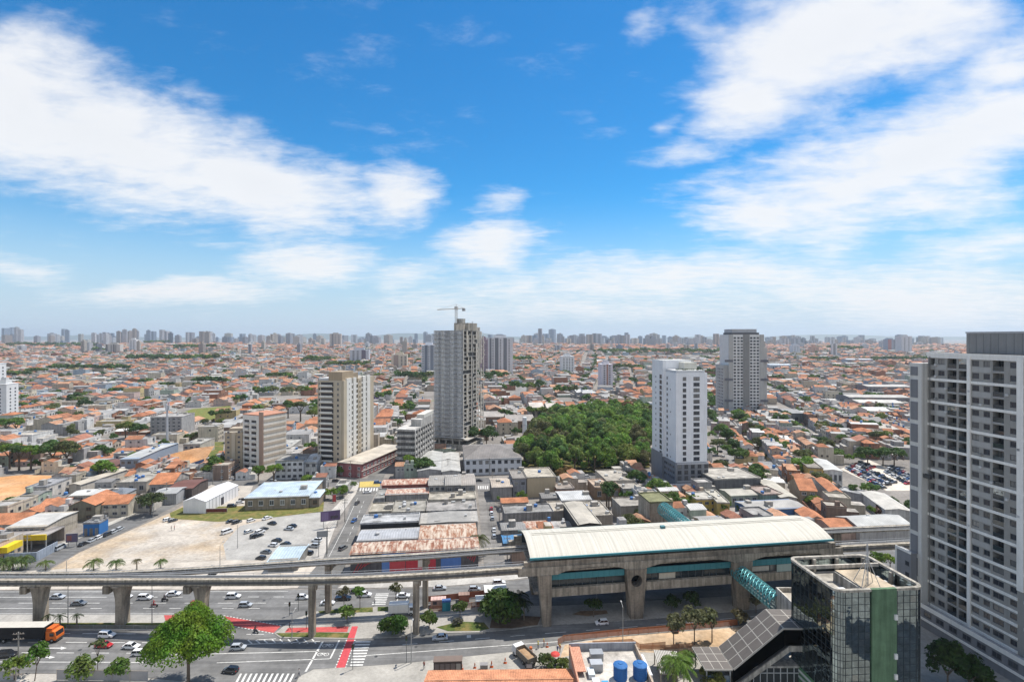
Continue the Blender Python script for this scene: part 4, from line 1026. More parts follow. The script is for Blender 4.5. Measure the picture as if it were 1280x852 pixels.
# ------------------------------------------------------------------ mirror glass office block
def glass_office():
 ang = rad(4.6); F = P(1046, 737.5, 25); F.z = 0; Wd = width_to(F, 1156, ang); Dp = 14.6; H = 25.0
 t = thing('office_building', 'mirror glass office block with rounded corners and green stripe, open roof frame', 'office building', tuple(F), ang)
 def outline(ins, r=1.7, n=6):
  q = []
  for cx, cy, a0 in ((r, r, math.pi), (Wd - r, r, 1.5 * math.pi), (Wd - r, Dp - r, 0), (r, Dp - r, .5 * math.pi)):
   for k in range(n + 1):
    a = a0 + (math.pi / 2) * k / n; q.append((cx + (r - ins) * math.cos(a), cy + (r - ins) * math.sin(a)))
  return q
 o = outline(0)
 per = []; step = 1.25
 for i in range(len(o)):
  a, c = Vector(o[i]), Vector(o[(i + 1) % len(o)]); ln = (c - a).length
  if ln < 1e-6: continue
  k = max(1, round(ln / step)); per += [tuple(a + (c - a) * (j / k)) for j in range(k)]
 rows = [4.0 + j * 1.3 for j in range(17)]; rows[-1] = H - .45; gl = MB(); fr = MB(); n = len(per)
 for i in range(n):
  a, c = per[i], per[(i + 1) % n]
  for z0, z1 in zip(rows, rows[1:]):
   if (a[1] < .01 and c[1] < .01 and .39 * Wd < (a[0] + c[0]) / 2 < .66 * Wd): continue
   tint = (.34, .42, .44) if R.random() < .93 else ((.40, .46, .47) if R.random() < .5 else (.24, .30, .31))
   gl.face([(a[0], a[1], z0), (c[0], c[1], z0), (c[0], c[1], z1), (a[0], a[1], z1)], 'mirror', tint)
  d = Vector((c[0] - a[0], c[1] - a[1])).normalized(); nx, ny = d.y * .07, -d.x * .07
  fr.tube((a[0] + nx * .4, a[1] + ny * .4, 4), (a[0] + nx * .4, a[1] + ny * .4, H - .45), .045, n=4, mat='plain', col=(.035, .045, .05))
  for z in rows[1:-1]: fr.tube((a[0] + nx * .3, a[1] + ny * .3, z), (c[0] + nx * .3, c[1] + ny * .3, z), .04, n=4, mat='plain', col=(.04, .05, .055), cap=False)
 gl.build('glazing', t); fr.build('frame', t)
 b = MB(); b.prism(outline(.06), .0, 4.0, 'clean', (.10, .22, .11)); bs = b.build('green_base', t)
 b = MB()
 for z in (1.6, 2.8): b.box(-.03, -.002 + .04, 4, 12, z, z + .5, 'clean', (.6, .62, .6))
 b.build('louvre', bs)
 b = MB(); b.box(.385 * Wd, .665 * Wd, -.30, .3, 0, H + .05, 'plaster', (.115, .195, .115)); gs = b.build('green_stripe', t)
 for z in (4.5, 8.2, 12.0, 19.3):
  BX('air_conditioner', gs, .63 * Wd, .63 * Wd + .55, -.62, -.31, z, z + .95, 'clean', (.7, .7, .68))
 # roof: rim on posts around a sunken deck
 b = MB(); oo, oi = outline(-.18), outline(.5); m = len(oo)
 for i in range(m):
  j = (i + 1) % m
  if (Vector(oo[i]) - Vector(oo[j])).length < 1e-6: continue
  A, B_, Cc, D_ = oo[i], oo[j], oi[j], oi[i]
  b.face([(*A, H - .42), (*B_, H - .42), (*B_, H), (*A, H)], 'concrete', (.50, .46, .39)); b.face([(*A, H), (*B_, H), (*Cc, H), (*D_, H)], 'concrete', (.40, .37, .32))
  b.face([(*Cc, H - .42), (*D_, H - .42), (*D_, H), (*Cc, H)], 'concrete', (.46, .42, .36)); b.face([(*D_, H - .42), (*Cc, H - .42), (*B_, H - .42), (*A, H - .42)], 'concrete', (.3, .28, .25))
 b.build('roof_rim', t)
 b = MB(); b.prism(outline(.3), H - 3.4, H - 3.2, 'slab', (.42, .39, .34)); b.build('roof_deck', t)
 for x, y in ((1.0, Dp - .9), (5.4, Dp - .6), (10.5, Dp - .6), (Wd - 1.2, Dp - .9), (Wd - .7, 7), (.7, 5), (.7, 9.5)):
  BX('roof_post', t, x - .3, x + .3, y - .3, y + .3, H - 3.19, H - .43, 'concrete', (.48, .44, .37))
 b = MB(); b.box(.55, Wd - .6, Dp - 4.4, Dp - 4.0, H - .75, H - .05, 'concrete', (.5, .46, .4)); b.box(6.8, 7.1, 1.2, Dp - 4.5, H - 3.19, H - 1.25, 'concrete', (.42, .4, .36)); b.build('roof_beam', t)
 b = MB(); b.box(7.15, 13.6, .9, Dp - 4.6, H - 3.19, H - 1.0, 'plaster', (.4, .37, .32), 'slab', (.46, .38, .28)); st = b.build('raised_roof_slab', t)
 b = MB()
 for k in range(7): b.box(.9 + k * .8, 1.4 + k * .8, 1.0, 1.12, H - 3.1, H - .9, 'glass', (.1, .11, .12))
 for k in range(8): b.box(14.0 + (k % 2) * 1.3, 15 + (k % 2) * 1.3, 2 + k * 1.0, 2.7 + k * 1.0, H - 3.19, H - 2.3, 'metal', (.5, .5, .5))
 b.box(2.2, 4.5, 2.0, 4.2, H - 3.19, H - 1.6, 'clean', (.62, .62, .6)); b.build('roof_plant', t)
 occ_poly(rect(F.x, F.y, Wd, Dp, ang))
 q = P(1084, 731, 24); a = thing('antenna_mast', 'lattice antenna mast on three braced legs on the glass office roof', 'antenna', (q.x, q.y, H - 1.0), ang)
 b = MB()
 for k in range(3):
  th = 2 * math.pi * k / 3; b.tube((.22 * math.cos(th), .22 * math.sin(th), 0), (.16 * math.cos(th), .16 * math.sin(th), 8.2), .05, n=5, mat='metal', col=(.5, .5, .5))
  for z in range(10):
   t2 = 2 * math.pi * ((k + 1) % 3) / 3; b.tube((.21 * math.cos(th), .21 * math.sin(th), z * .8), (.2 * math.cos(t2), .2 * math.sin(t2), z * .8 + .7), .03, n=4, mat='metal', col=(.5, .5, .5))
 b.build('mast', a)
 for k in range(4):
  th = 2 * math.pi * k / 4 + .5; b = MB(); b.tube((2.4 * math.cos(th), 2.4 * math.sin(th), .0), (.15 * math.cos(th), .15 * math.sin(th), 5.2), .07, n=5, mat='metal', col=(.48, .47, .45)); b.build('brace', a)
glass_office()
# ------------------------------------------------------------------ towers of the middle distance
def base(px, py, ang=TH):
 return G(px, py)
def white_tower():
 F = G(845, 609); ang = TH; W1 = width_to(F, 884, ang); Dp = 26.0; H = zat(F.y, 446)
 t = thing('apartment_tower', 'white apartment tower on a grey podium beside the wooded park', 'apartment tower', tuple(F), ang)
 WH = (.80, .80, .81); GR = (.23, .235, .25); pod = zat(F.y, 578); ht = zat(F.y, 466)
 BX('front_block', t, 0, W1, 0, 12.5, pod, ht, 'clean', WH, 'slab', (.5, .5, .48))
 BX('rear_block', t, -1.2, W1 - 2, 12.51, Dp, pod, ht + 5.5, 'clean', WH, 'slab', (.5, .5, .48))
 b = MB(); b.box(.5, W1 - 1, .5, 12, ht, ht + 1.1, 'clean', (.6, .6, .6)); b.box(W1 * .45, W1 - 2.2, 6, 12, ht + 1.1, ht + 4.6, 'clean', (.6, .58, .5)); b.build('roof_terrace', t)
 b = MB(); b.box(-.4, W1 + .4, -.4, 12.8, 0, pod - .01, 'clean', GR); b.box(-1.6, W1 - 2, 12.81, Dp + .3, 0, pod + 1.6, 'clean', GR); p = b.build('podium', t)
 b = MB(); b.box(.4, W1 + .45, -.5, -.41, 2.6, 3.2, 'clean', (.5, .5, .52)); b.box(.4, W1 + .45, -.5, -.41, pod - .9, pod - .15, 'clean', (.5, .5, .52)); b.build('podium_band', p)
 pw = Wins(p, 'dark'); n = 5
 for f in range(3):
  for k in range(n): pw.add(1.6 + k * (W1 - 2.4) / (n - 1), -.42, 3.6 + f * 2.7, 1.9, 1.9)
 for f in range(3):
  for k in range(6): pw.add(-.42, 1.5 + k * 2, 3.6 + f * 2.7, 1.2, 1.2, 'l')
 fl = int((ht - pod) / 2.75); w = Wins(t, 'dark')
 for f in range(fl - 1, -1, -1):
  z = pod + .7 + f * 2.75
  w.add(W1 * .27, -.01, z, 1.7, 1.7); w.add(W1 * .655, -.01, z, 3.1, 1.75); w.add(-.01, 9.9, z, 1.3, 1.3, 'l'); w.add(-.01, 6, z + .5, .6, .6, 'l') if f % 4 == 0 else None
  w.add(-1.21, 15.0, z, 2.6, 1.9, 'l'); w.add(-1.21, 21, z, .7, .9, 'l')
 w.done()
 b = MB()
 for k in range(22):
  x = .8 + R.random() * (W1 - 2); s = .3 + R.random() * .5; y = .7 + R.random() * 2
  for j in range(10):
   a = R.random() * 6.28; r = R.random() * s; b.face([(x + r * math.cos(a), y + r * math.sin(a), ht + 1.1 + R.random() * s), (x + r * math.cos(a) + .4, y + r * math.sin(a), ht + 1.2 + R.random() * s), (x + r * math.cos(a) + .2, y + .4 + r * math.sin(a), ht + 1.4 + R.random() * s)], 'leafmass', (.06, .09, .03))
 b.build('roof_garden_foliage', t)
 b = MB()   # plot walls and blue pool court
 b.box(-9, -8.7, -4, 24, 0, 4.2, 'clean', (.62, .63, .68)); b.box(-9, 6, -6.3, -6, 0, 3.6, 'clean', (.62, .63, .68)); b.box(6.01, 22, -6.3, -6.0, 0, 3.0, 'clean', (.6, .6, .62)); b.box(-8.7, -3, 6, 22, 0, .5, 'clean', (.22, .33, .55)); b.build('plot_wall', t)
 occ_poly(rect(*(F + Matrix.Rotation(ang, 3, 'Z') @ Vector((-9, -7, 0)))[:2], 32, 34, ang))
 landmark('the white tower', 845, 560)
white_tower()
def beige_tower():
 F = G(397, 589); ang = rad(-12); W1 = width_to(F, 427, ang); H = zat(F.y, 475); Dp = 36.0
 t = thing('apartment_tower', 'beige and white apartment tower with balconies left of the avenue', 'apartment tower', tuple(F), ang)
 BE, WH = (.47, .40, .30), (.68, .66, .61)
 BX('body', t, 0, W1, 0, Dp, 0, H, 'clean', BE, 'slab', (.4, .37, .32))
 # the long side: white bays between beige recesses
 for y0, y1, c in ((.4, 3.4, BE), (3.5, 8.5, WH), (10.5, 13.5, WH), (15.6, 19.2, BE), (21.2, 24.2, WH), (26.0, 29.6, WH)):
  BX('bay', t, W1 + .004, W1 + 1.1, y0, y1, 4, H + (.8 if c is WH else 0), 'clean', c)
 fl = int(H / 2.85); w = Wins(t, 'dark'); bm = MB()
 bm.box(-.5, .5, -.9, -.02, 0, .12, 'clean', WH); bm.box(-.5, .5, -.9, -.84, .12, 1.0, 'clean', WH); bm.face([(-.5, -.012, .12), (.5, -.012, .12), (.5, -.012, 2.3), (-.5, -.012, 2.3)], 'glass', (.035, .035, .04)); bm = bm.mesh('balcony')
 for f in range(fl - 1, 1, -1):
  z = f * 2.85
  o = link('balcony', bm, t, (W1 * .40, -.01, z)); o.scale = (W1 * .52, 1.4, 1)
  w.add(W1 * .85, -.01, z + .9, 1.0, 1.2); w.add(W1 * .07, -.01, z + .9, .8, 1.1)
  for y, ww in ((9.5, 1.7), (14.6, 1.8), (20.2, 1.7), (25.1, 1.5)):
   o = link('balcony', bm, t, (W1 + .02, y, z), math.pi / 2); o.scale = (ww, 1, 1)
  w.add(W1 + 1.11, 6, z + .9, .5, .7, 'r'); w.add(W1 + 1.11, 17.4, z + .9, .8, 1.0, 'r')
 w.done()
 b = MB(); b.box(W1 * .45, W1 + .2, .3, 12, H, H + 4.6, 'clean', (.36, .28, .19)); b.box(W1 * .6, W1 - .4, 13, 18, H, H + 3.2, 'clean', (.3, .24, .17)); b.box(.3, W1 * .44, .6, 9, H, H + 1.2, 'clean', (.55, .55, .55)); b.box(.5, W1 * .5, 10, 26, H, H + 2.2, 'clean', (.6, .62, .64)); b.build('roof_block', t)
 occ_poly(rect(F.x, F.y, W1 + 1, Dp, ang))
 # pink podium with a low metal roof beside it
 q = F + Matrix.Rotation(ang, 3, 'Z') @ Vector((W1 + 1.6, -6.0, 0)); ang = rad(-16); w2 = width_to(q, 452, ang); d2 = 46
 p = thing('shop_building', 'pink brick two storey shop building with grey sheet roof beside the beige tower', 'shop building', tuple(q), ang)
 BX('wall', p, 0, w2, 0, d2, 0, 7.0, 'plaster', (.30, .12, .12), 'sheet', (.42, .37, .30))
 BX('roof', p, -.3, w2 + .4, -.4, d2 + .3, 7.01, 7.35, 'clean', (.52, .47, .4), 'sheet', (.48, .43, .36))
 BX('string_course', p, w2 + .004, w2 + .2, 0, d2, 3.2, 3.6, 'clean', (.6, .55, .5))
 w = Wins(p, 'white')
 for f in (0, 1):
  for k in range(11): w.add(w2 + .01, 2.5 + k * 3.6, .9 + f * 3.2, 2.0, 1.4, 'r')
  for k in range(3): w.add(1.8 + k * (w2 - 3.4) / 2, -.01, .9 + f * 3.2, 1.5, 1.4)
 occ_poly(rect(q.x, q.y, w2, d2, ang))
 landmark('the beige tower', 425, 570)
beige_tower()
def striped_block():
 F = G(281, 588); ang = TH; W1 = width_to(F, 303, ang); H = zat(F.y, 540)
 t = thing('apartment_block', 'beige mid rise apartment block with narrow windows beside the striped block', 'apartment block', tuple(F), ang)
 b = MB(); b.box(0, W1, 0, 14, 0, H, 'clean', (.42, .34, .24), 'slab', (.4, .36, .3)); b.box(W1 * .4, W1 * .6, -.4, -.004, 0, H - .5, 'clean', (.5, .43, .33)); b.build('body', t)
 w = Wins(t, 'grey')
 for f in range(7, -1, -1):
  for k in (.2, .8): w.add(W1 * k, -.01, 1.2 + f * 2.7, 1.2, 1.1)
 BX('roof_block', t, 1, W1 - 1, 3, 9, H, H + 1.5, 'clean', (.4, .33, .25))
 q = G(303.5, 587); ang = rad(-24); W2 = width_to(q, 329, ang); H2 = zat(q.y, 518)
 s = thing('apartment_block', 'mid rise apartment block striped in white and beige with rust coloured core', 'apartment block', tuple(q), ang); d2 = depth_to(q + Vector((W2 * math.cos(ang), W2 * math.sin(ang), 0)), 358, ang)
 d2 = max(12, min(34, d2))
 BX('body', s, 0, W2, 0, d2, 0, H2, 'clean', (.70, .67, .61), 'slab', (.45, .30, .22))
 for f in range(9):
  BX('beige_band', s, W2 + .004, W2 + .12, .5, d2 - .5, 1.4 + f * 3.15, 2.9 + f * 3.15, 'clean', (.50, .43, .35))
 BX('stair_core', s, W2 - 2.6, W2 + .3, -.5, -.004, 0, H2 + 2.2, 'clean', (.36, .25, .19))
 BX('roof_edge', s, -.2, W2 + .2, .1, d2 + .2, H2 + .01, H2 + .5, 'plain', (.45, .22, .14))
 w = Wins(s, 'white'); bm = MB(); bm.box(-.5, .5, -1.0, -.02, 0, .9, 'clean', (.66, .64, .6)); bm.face([(-.5, -.012, .9), (.5, -.012, .9), (.5, -.012, 2.2), (-.5, -.012, 2.2)], 'glass', (.04, .04, .045)); bm = bm.mesh('balcony')
 for f in range(8, -1, -1):
  z = .8 + f * 3.05
  for k in (.2, .55): o = link('balcony', bm, s, (W2 * k, -.01, z)); o.scale = (W2 * .24, 1, 1)
 occ_poly(rect(F.x, F.y, W1 + W2 + 2, 30, ang))
 landmark('the striped block', 325, 560)
striped_block()
def stepped_block():
 F = G(495, 587); ang = rad(-8); W1 = width_to(F, 519, ang); H = zat(F.y, 537); Dp = depth_to(F + Vector((W1 * math.cos(ang), W1 * math.sin(ang), 0)), 542, ang)
 t = thing('apartment_block', 'grey concrete mid rise block with open galleries right of the avenue', 'apartment block', tuple(F), ang)
 CO = (.47, .45, .42)
 BX('body', t, .5, W1 - .5, .5, Dp, 0, H - .5, 'concrete', (.16, .155, .15), 'slab', (.5, .48, .45))
 nf = 7; fh = H / nf
 for f in range(nf + 1):
  b = MB(); z = f * fh; b.box(0, W1, -.3, Dp + .3, z - .55 if f else 0, z + .75 if f < nf else z + .4, 'concrete', CO, 'slab', (.52, .5, .47)); b.build('gallery_slab', t)
 for k in range(9):
  b = MB(); y = k * Dp / 8; b.box(W1 + .004, W1 + .25, y - .5, y + .5, 0, H, 'concrete', CO); b.build('column', t)
 b = MB(); b.box(W1 * .45, W1, Dp * .30, Dp, H + .45, H + 4.2, 'concrete', CO, 'slab', (.5, .48, .45)); b.box(W1 * .6, W1, Dp * .45, Dp, H + 4.21, H + 6.2, 'clean', (.55, .53, .48)); b.build('upper_storey', t)
 occ_poly(rect(F.x, F.y, W1 + .5, Dp, ang)); landmark('the gallery block', 517, 570)
stepped_block()
def construction_tower():
 F = G(543, 559); ang = rad(-19); W1 = width_to(F, 579, ang); H = zat(F.y, 413); nf = 27; fh = H / nf
 q = F + Vector((W1 * math.cos(ang), W1 * math.sin(ang), 0)); Dp = depth_to(q, 598.5, ang)
 t = thing('construction_tower', 'unfinished apartment tower wrapped in grey netting with open floors', 'tower', tuple(F), ang)
 BX('core', t, .9, W1 - 1.2, 1.0, Dp - 1, 0, H - .5, 'concrete', (.15, .14, .13))
 for f in range(1, nf + 1):
  BX('floor_slab', t, 0, W1, -.62, Dp, f * fh - .28, f * fh, 'concrete', (.52, .50, .46))
 b = MB()
 for f in range(2, nf):      # infill walls and columns seen on the open side
  for k, y in enumerate((.0, 5.5, 8.2, 13, 16.5, 21, 24.5, 29, 33.5)):
   if R.random() < .85: b.box(W1 - .35, W1 - .02, y + .02, y + (2.0 if k % 2 else 1.2), f * fh + .01, (f + 1) * fh - .31, 'plaster', (.52, .47, .40))
   if R.random() < .5: b.box(W1 - .35, W1 - .02, y + 2.2, y + 3.4, f * fh + .01, f * fh + 1.0, 'plaster', (.45, .42, .37))
  for x in (.02, W1 * .22, W1 * .55, W1 * .8):
   b.box(x, x + W1 * .14, .03, .3, f * fh + .01, (f + 1) * fh - .31, 'plaster', (.62, .62, .60))
  for x in (W1 * .36, W1 * .45): b.box(x, x + W1 * .08, .03, .3, f * fh + .01, f * fh + 1.1, 'plaster', (.55, .55, .54))
 b.build('infill_wall', t)
 z0 = zat(F.y, 543)
 for x0, x1 in ((-.25, W1 * .27), (W1 * .35, W1 * .64), (W1 * .66, W1 + .2)):
  for f in range(2, nf):
   if (f + 1) * fh < z0 + 1: continue
   k = .30 if x0 > 0 and x1 < W1 * .65 else .12; b = MB(); b.face([(x0, -.5, f * fh + fh * k), (x1, -.5, f * fh + fh * k), (x1, -.5, (f + 1) * fh - .15), (x0, -.5, (f + 1) * fh - .15)], 'netting', (.60, .61, .63)); b.build('netting', t)
 b = MB()
 for k in range(13):
  x = -.2 + k * (W1 + .3) / 12; b.tube((x, -.42, z0), (x, -.42, H), .07, n=4, mat='plain', col=(.35, .35, .36))
 for f in range(3, nf): b.tube((-.2, -.42, f * fh), (W1, -.42, f * fh), .10, n=4, mat='plain', col=(.30, .30, .31))
 b.build('scaffold', t)
 BX('catch_platform', t, -1.5, W1 + 1.5, -2.2, .0, z0 - 1.0, z0 - .6, 'plain', (.4, .4, .4))
 b = MB(); b.box(-1.5, W1 + 4, -1.5, Dp, 0, 3.2, 'concrete', (.42, .39, .34)); b.box(-1.5, W1 + 4, -1.6, Dp, 6.2, 6.7, 'concrete', (.48, .45, .4))
 for k in range(5): b.box(-1.2 + k * (W1 + 3.5) / 5, -.4 + k * (W1 + 3.5) / 5, -1.4, -.6, 3.2, 6.2, 'concrete', (.42, .4, .36))
 b.build('base_storey', t)
 b = MB(); b.box(W1 * .5, W1 + .3, 8, 22, H + .01, H + 5.0, 'concrete', (.42, .38, .32)); b.box(W1 * .62, W1 * .9, 5.5, 7.9, H + .01, H + 4, 'plaster', (.52, .46, .38)); b.box(W1 * .5, W1 * .72, 12, 16, H + 5.01, H + 8, 'concrete', (.36, .35, .32)); b.build('roof_block', t)
 b = MB()
 for k in range(24):     # hoist mast on the open side
  z = k * H / 24; b.tube((W1 + 1.0, 12, z), (W1 + 1.0, 13.2, z + H / 24), .09, n=4, mat='plain', col=(.2, .2, .21))
 for y in (12, 13.2): b.tube((W1 + 1.0, y, 0), (W1 + 1.0, y, H + 6), .12, n=4, mat='plain', col=(.22, .22, .23))
 b.build('hoist_mast', t)
 occ_poly(rect(F.x, F.y, W1 + 4, Dp, ang)); landmark('the netted tower', 570, 545)
 c = q + Vector((-6, 14, 0)); cr = thing('tower_crane', 'small tower crane on top of the netted construction tower', 'crane', (c.x, c.y, H + 5), ang)
 b = MB(); m = 3.9; hz = 9.2
 for x in (-.6, .6):
  for y in (-.6, .6): b.tube((x, y, 0), (x, y, hz), .12, n=4, mat='metal', col=(.45, .42, .38))
 for k in range(7):
  z = k * hz / 7; b.tube((-.6, -.6, z), (.6, -.6, z + hz / 7), .08, n=4, mat='metal', col=(.45, .42, .38)); b.tube((.6, -.6, z), (.6, .6, z + hz / 7), .08, n=4, mat='metal', col=(.45, .42, .38))
 b.build('mast', cr)
 b = MB(); b.tube((-14, 0, hz), (6, 0, hz + .6), .28, n=5, mat='metal', col=(.5, .47, .42)); b.tube((-13, 0, hz + .2), (0, 0, hz + 3.4), .07, n=4, mat='metal', col=(.4, .4, .4)); b.tube((5.5, 0, hz + .6), (0, 0, hz + 3.4), .07, n=4, mat='metal', col=(.4, .4, .4)); b.build('jib', cr)
 b = MB(); b.tube((0, 0, hz), (0, 0, hz + 3.6), .3, .1, n=6, mat='metal', col=(.45, .42, .38)); b.box(-.9, .9, -1.0, 1.0, hz - .2, hz + 1.9, 'clean', (.5, .48, .44)); b.build('cab', cr)
 BX('counterweight', cr, 4.6, 6.4, -.7, .7, hz - 1.2, hz + .4, 'concrete', (.4, .4, .4))
construction_tower()
def grey_tower():
 F = G(912, 519); ang = rad(-3); W1 = width_to(F, 953, ang); H = zat(F.y, 418) - terr(F.x, F.y)
 t = thing('apartment_tower', 'tall grey and white balcony tower beyond the white tower', 'apartment tower', tuple(F), ang); Dp = 26; GR, WH = (.43, .42, .40), (.70, .69, .67)
 BX('body', t, 0, W1, 0, Dp, 0, H, 'clean', WH, 'slab', (.4, .4, .4))
 BX('centre_pier', t, W1 * .42, W1 * .60, -.9, -.004, 0, H + .3, 'clean', (.24, .235, .225))
 for a, c in ((-.03, .10), (.92, 1.04)):
  BX('corner_pier', t, W1 * a, W1 * c, -.7, -.004, 0, H, 'clean', GR)
 BX('side_block', t, W1 + .45, W1 + 5, 2, Dp - 2, 0, H * .84, 'clean', (.46, .45, .43))
 BX('side_block', t, -4.5, -.05, 3, Dp - 2, 0, H * .62, 'clean', (.46, .45, .43))
 fl = int(H / 2.9); w = Wins(t, 'dark')
 for f in range(fl - 1, -1, -1):
  for k in (.16, .27, .37, .66, .76, .86): w.add(W1 * k, -.01, f * 2.9 + .7, W1 * .07, 1.6)
 w.done()
 sd2 = Wins(t, 'dark', 0, 'side_window')
 for f in range(int(H * .6 / 2.9)):
  for y in (5, 9, 13, 17): sd2.add(-4.51, y, f * 2.9 + .8, 1.6, 1.3, 'l')
 sd2.done()
 b = MB(); b.box(W1 * .08, W1 * .92, 1.5, Dp - 3, H, H + 1.8, 'plain', (.1, .1, .11)); b.box(W1 * .1, W1 * .86, 2.5, Dp - 4, H + 1.81, H + 5, 'clean', (.42, .42, .43)); b.build('roof_block', t)
 for z in (.17, .43, .66):
  b = MB(); b.box(W1 * .93, W1 + 5.05, -.75, 1.95, H * z, H * z + 2.2, 'clean', (.13, .13, .15)); b.box(-4.6, W1 * .1, -.75, -.70 + .02, H * z, H * z + 2.2, 'clean', (.15, .15, .17)); b.build('dark_band', t)
 occ_poly(rect(F.x - 5, F.y, W1 + 12, Dp, ang)); landmark('the grey tower', 935, 500)
grey_tower()
# ------------------------------------------------------------------ smaller towers: box with window bays
def small_tower(label, pxl, pxr, pyb, pyt, dp, col, cols, side=None, roofcol=(.5, .5, .5), dark=None, ang=TH, kind='dark', lmk=None, fh=2.9, stripes=(), core=None):
 F = G(pxl, pyb); W1 = width_to(F, pxr, ang); H = zat(F.y, pyt) - F.z
 t = thing('apartment_tower', label, 'apartment tower', (F.x, F.y, F.z), ang)
 BX('body', t, 0, W1, 0, dp, -2, H, 'clean', col, 'slab', roofcol)
 for a, c, cc in stripes:
  BX('stripe', t, W1 * a, W1 * c, -.35, -.004, 0, H, 'clean', cc)
 fl = max(1, int((H - 1) / fh)); w = Wins(t, kind)
 for f in range(fl - 1, -1, -1):
  for x, ww in cols: w.add(W1 * x, -.012 if not stripes else -.36, f * fh + .9, W1 * ww, 1.3)
 for f in range(fl - 1, -1, -1):
  if side:
   s, ys = side
   for y in ys: w.add(W1 + .01 if s == 'r' else -.01, y, f * fh + .9, 1.4, 1.2, s)
 w.done()
 b = MB(); c0 = core or (.25, .75); b.box(W1 * c0[0], W1 * c0[1], dp * .25, dp * .75, H + .01, H + 3.2, 'clean', tuple(v * .9 for v in col)); b.box(W1 * c0[0] + .8, W1 * c0[1] - .8, dp * .35, dp * .6, H + 3.21, H + 5.2, 'clean', tuple(v * .8 for v in col)); b.build('roof_block', t)
 BX('parapet', t, -.2, W1 + .2, -.45, dp + .2, H - .3, H + .7 - .7 + .005, 'clean', tuple(min(.8, v * 1.1) for v in col))
 occ_poly(rect(F.x, F.y, W1, dp, ang))
 if lmk: landmark(lmk, (pxl + pxr) / 2, pyb - 8)
WHT = (.62, .62, .64)
small_tower('white apartment tower with dark balcony strip, cut by the photo edge', -60, -14, 527, 455, 17.5, (.66, .66, .66), ((.3, .14), (.6, .14), (.92, .1)), ('r', (4, 9, 14)), lmk='the edge tower')
small_tower('lower white apartment block beside the white tower at the left edge', -10, 8, 527, 480, 12.4, (.64, .64, .63), ((.3, .12), (.55, .12)), ('r', (4, 9, 14)))
small_tower('blue striped white tower behind the netted construction tower', 527, 545, 474, 431, 22, (.62, .64, .68), ((.1, .1), (.5, .08), (.9, .1)), stripes=((.2, .42, (.16, .18, .22)), (.6, .82, (.2, .22, .26))))
small_tower('slim cream tower directly behind the netted construction tower', 585, 600, 478, 409, 24, (.62, .57, .48), ((.7, .1), (.88, .08)), ('r', (4, 9, 14, 19)))
small_tower('lilac brown tower right of the netted construction tower', 600, 610.5, 470, 424, 24, (.34, .26, .30), ((.3, .16), (.7, .16)))
small_tower('broad white tower with dark vertical strips above the round trees', 610, 641, 470, 422, 24, (.60, .60, .62), ((.5, .05), (.85, .05), (.2, .05)), stripes=((.06, .14, (.15, .16, .18)), (.28, .42, (.15, .16, .18)), (.62, .76, (.18, .19, .21))), lmk='the broad tower')
small_tower('white slab tower with four window columns among tiled houses', 702, 718, 469, 445, 16, (.66, .66, .66), ((.18, .1), (.42, .1), (.62, .1), (.84, .1)), lmk='the small tower')
small_tower('slender white tower with orange roof core by the park', 752, 766, 490, 455, 16, (.60, .58, .62), ((.25, .14), (.72, .14)), stripes=((.44, .58, (.35, .20, .16)),), lmk='the slender tower')
small_tower('pale blue grey apartment block on the far hillside', 437, 461, 454, 437, 20, (.48, .50, .54), ((.2, .1), (.42, .1)), stripes=((.62, .84, (.14, .12, .16)),))
small_tower('cream and brown apartment block right of the pale blue one', 489, 509, 463, 443, 18, (.58, .52, .42), ((.65, .1), (.88, .1)), stripes=((.15, .45, (.33, .26, .22)),), lmk='the hillside block')
small_tower('beige far apartment block left of the slim white one', 132, 150, 444, 430, 18, (.50, .47, .43), ((.4, .1), (.7, .1)), stripes=((.0, .14, (.16, .15, .15)), (.52, .62, (.16, .15, .15))))
small_tower('slim white far tower beside the beige far block', 161, 170, 441, 424, 16, (.66, .66, .66), ((.3, .14), (.7, .14)), lmk='the slim tower')
small_tower('tan far tower standing above the tree line', 412, 426, 435, 417, 24, (.46, .42, .38), ((.5, .07), (.82, .07)), stripes=((.18, .34, (.2, .19, .19)),))
small_tower('white and grey far tower at the right with rounded top', 1127, 1140, 444, 420, 24, (.58, .58, .60), ((.3, .1), (.7, .1)))
small_tower('red brown and grey far tower left of the white one', 1110, 1121, 440, 424, 24, (.30, .32, .38), ((.7, .12),), stripes=((.0, .4, (.38, .16, .14)),))
small_tower('salmon far block amid the roofs', 1015, 1024, 443, 433, 18, (.50, .32, .24), ((.3, .1), (.7, .1)))
small_tower('pale far tower behind the warehouses', 991, 1000, 443, 431, 18, (.52, .54, .58), ((.3, .1), (.7, .1)))
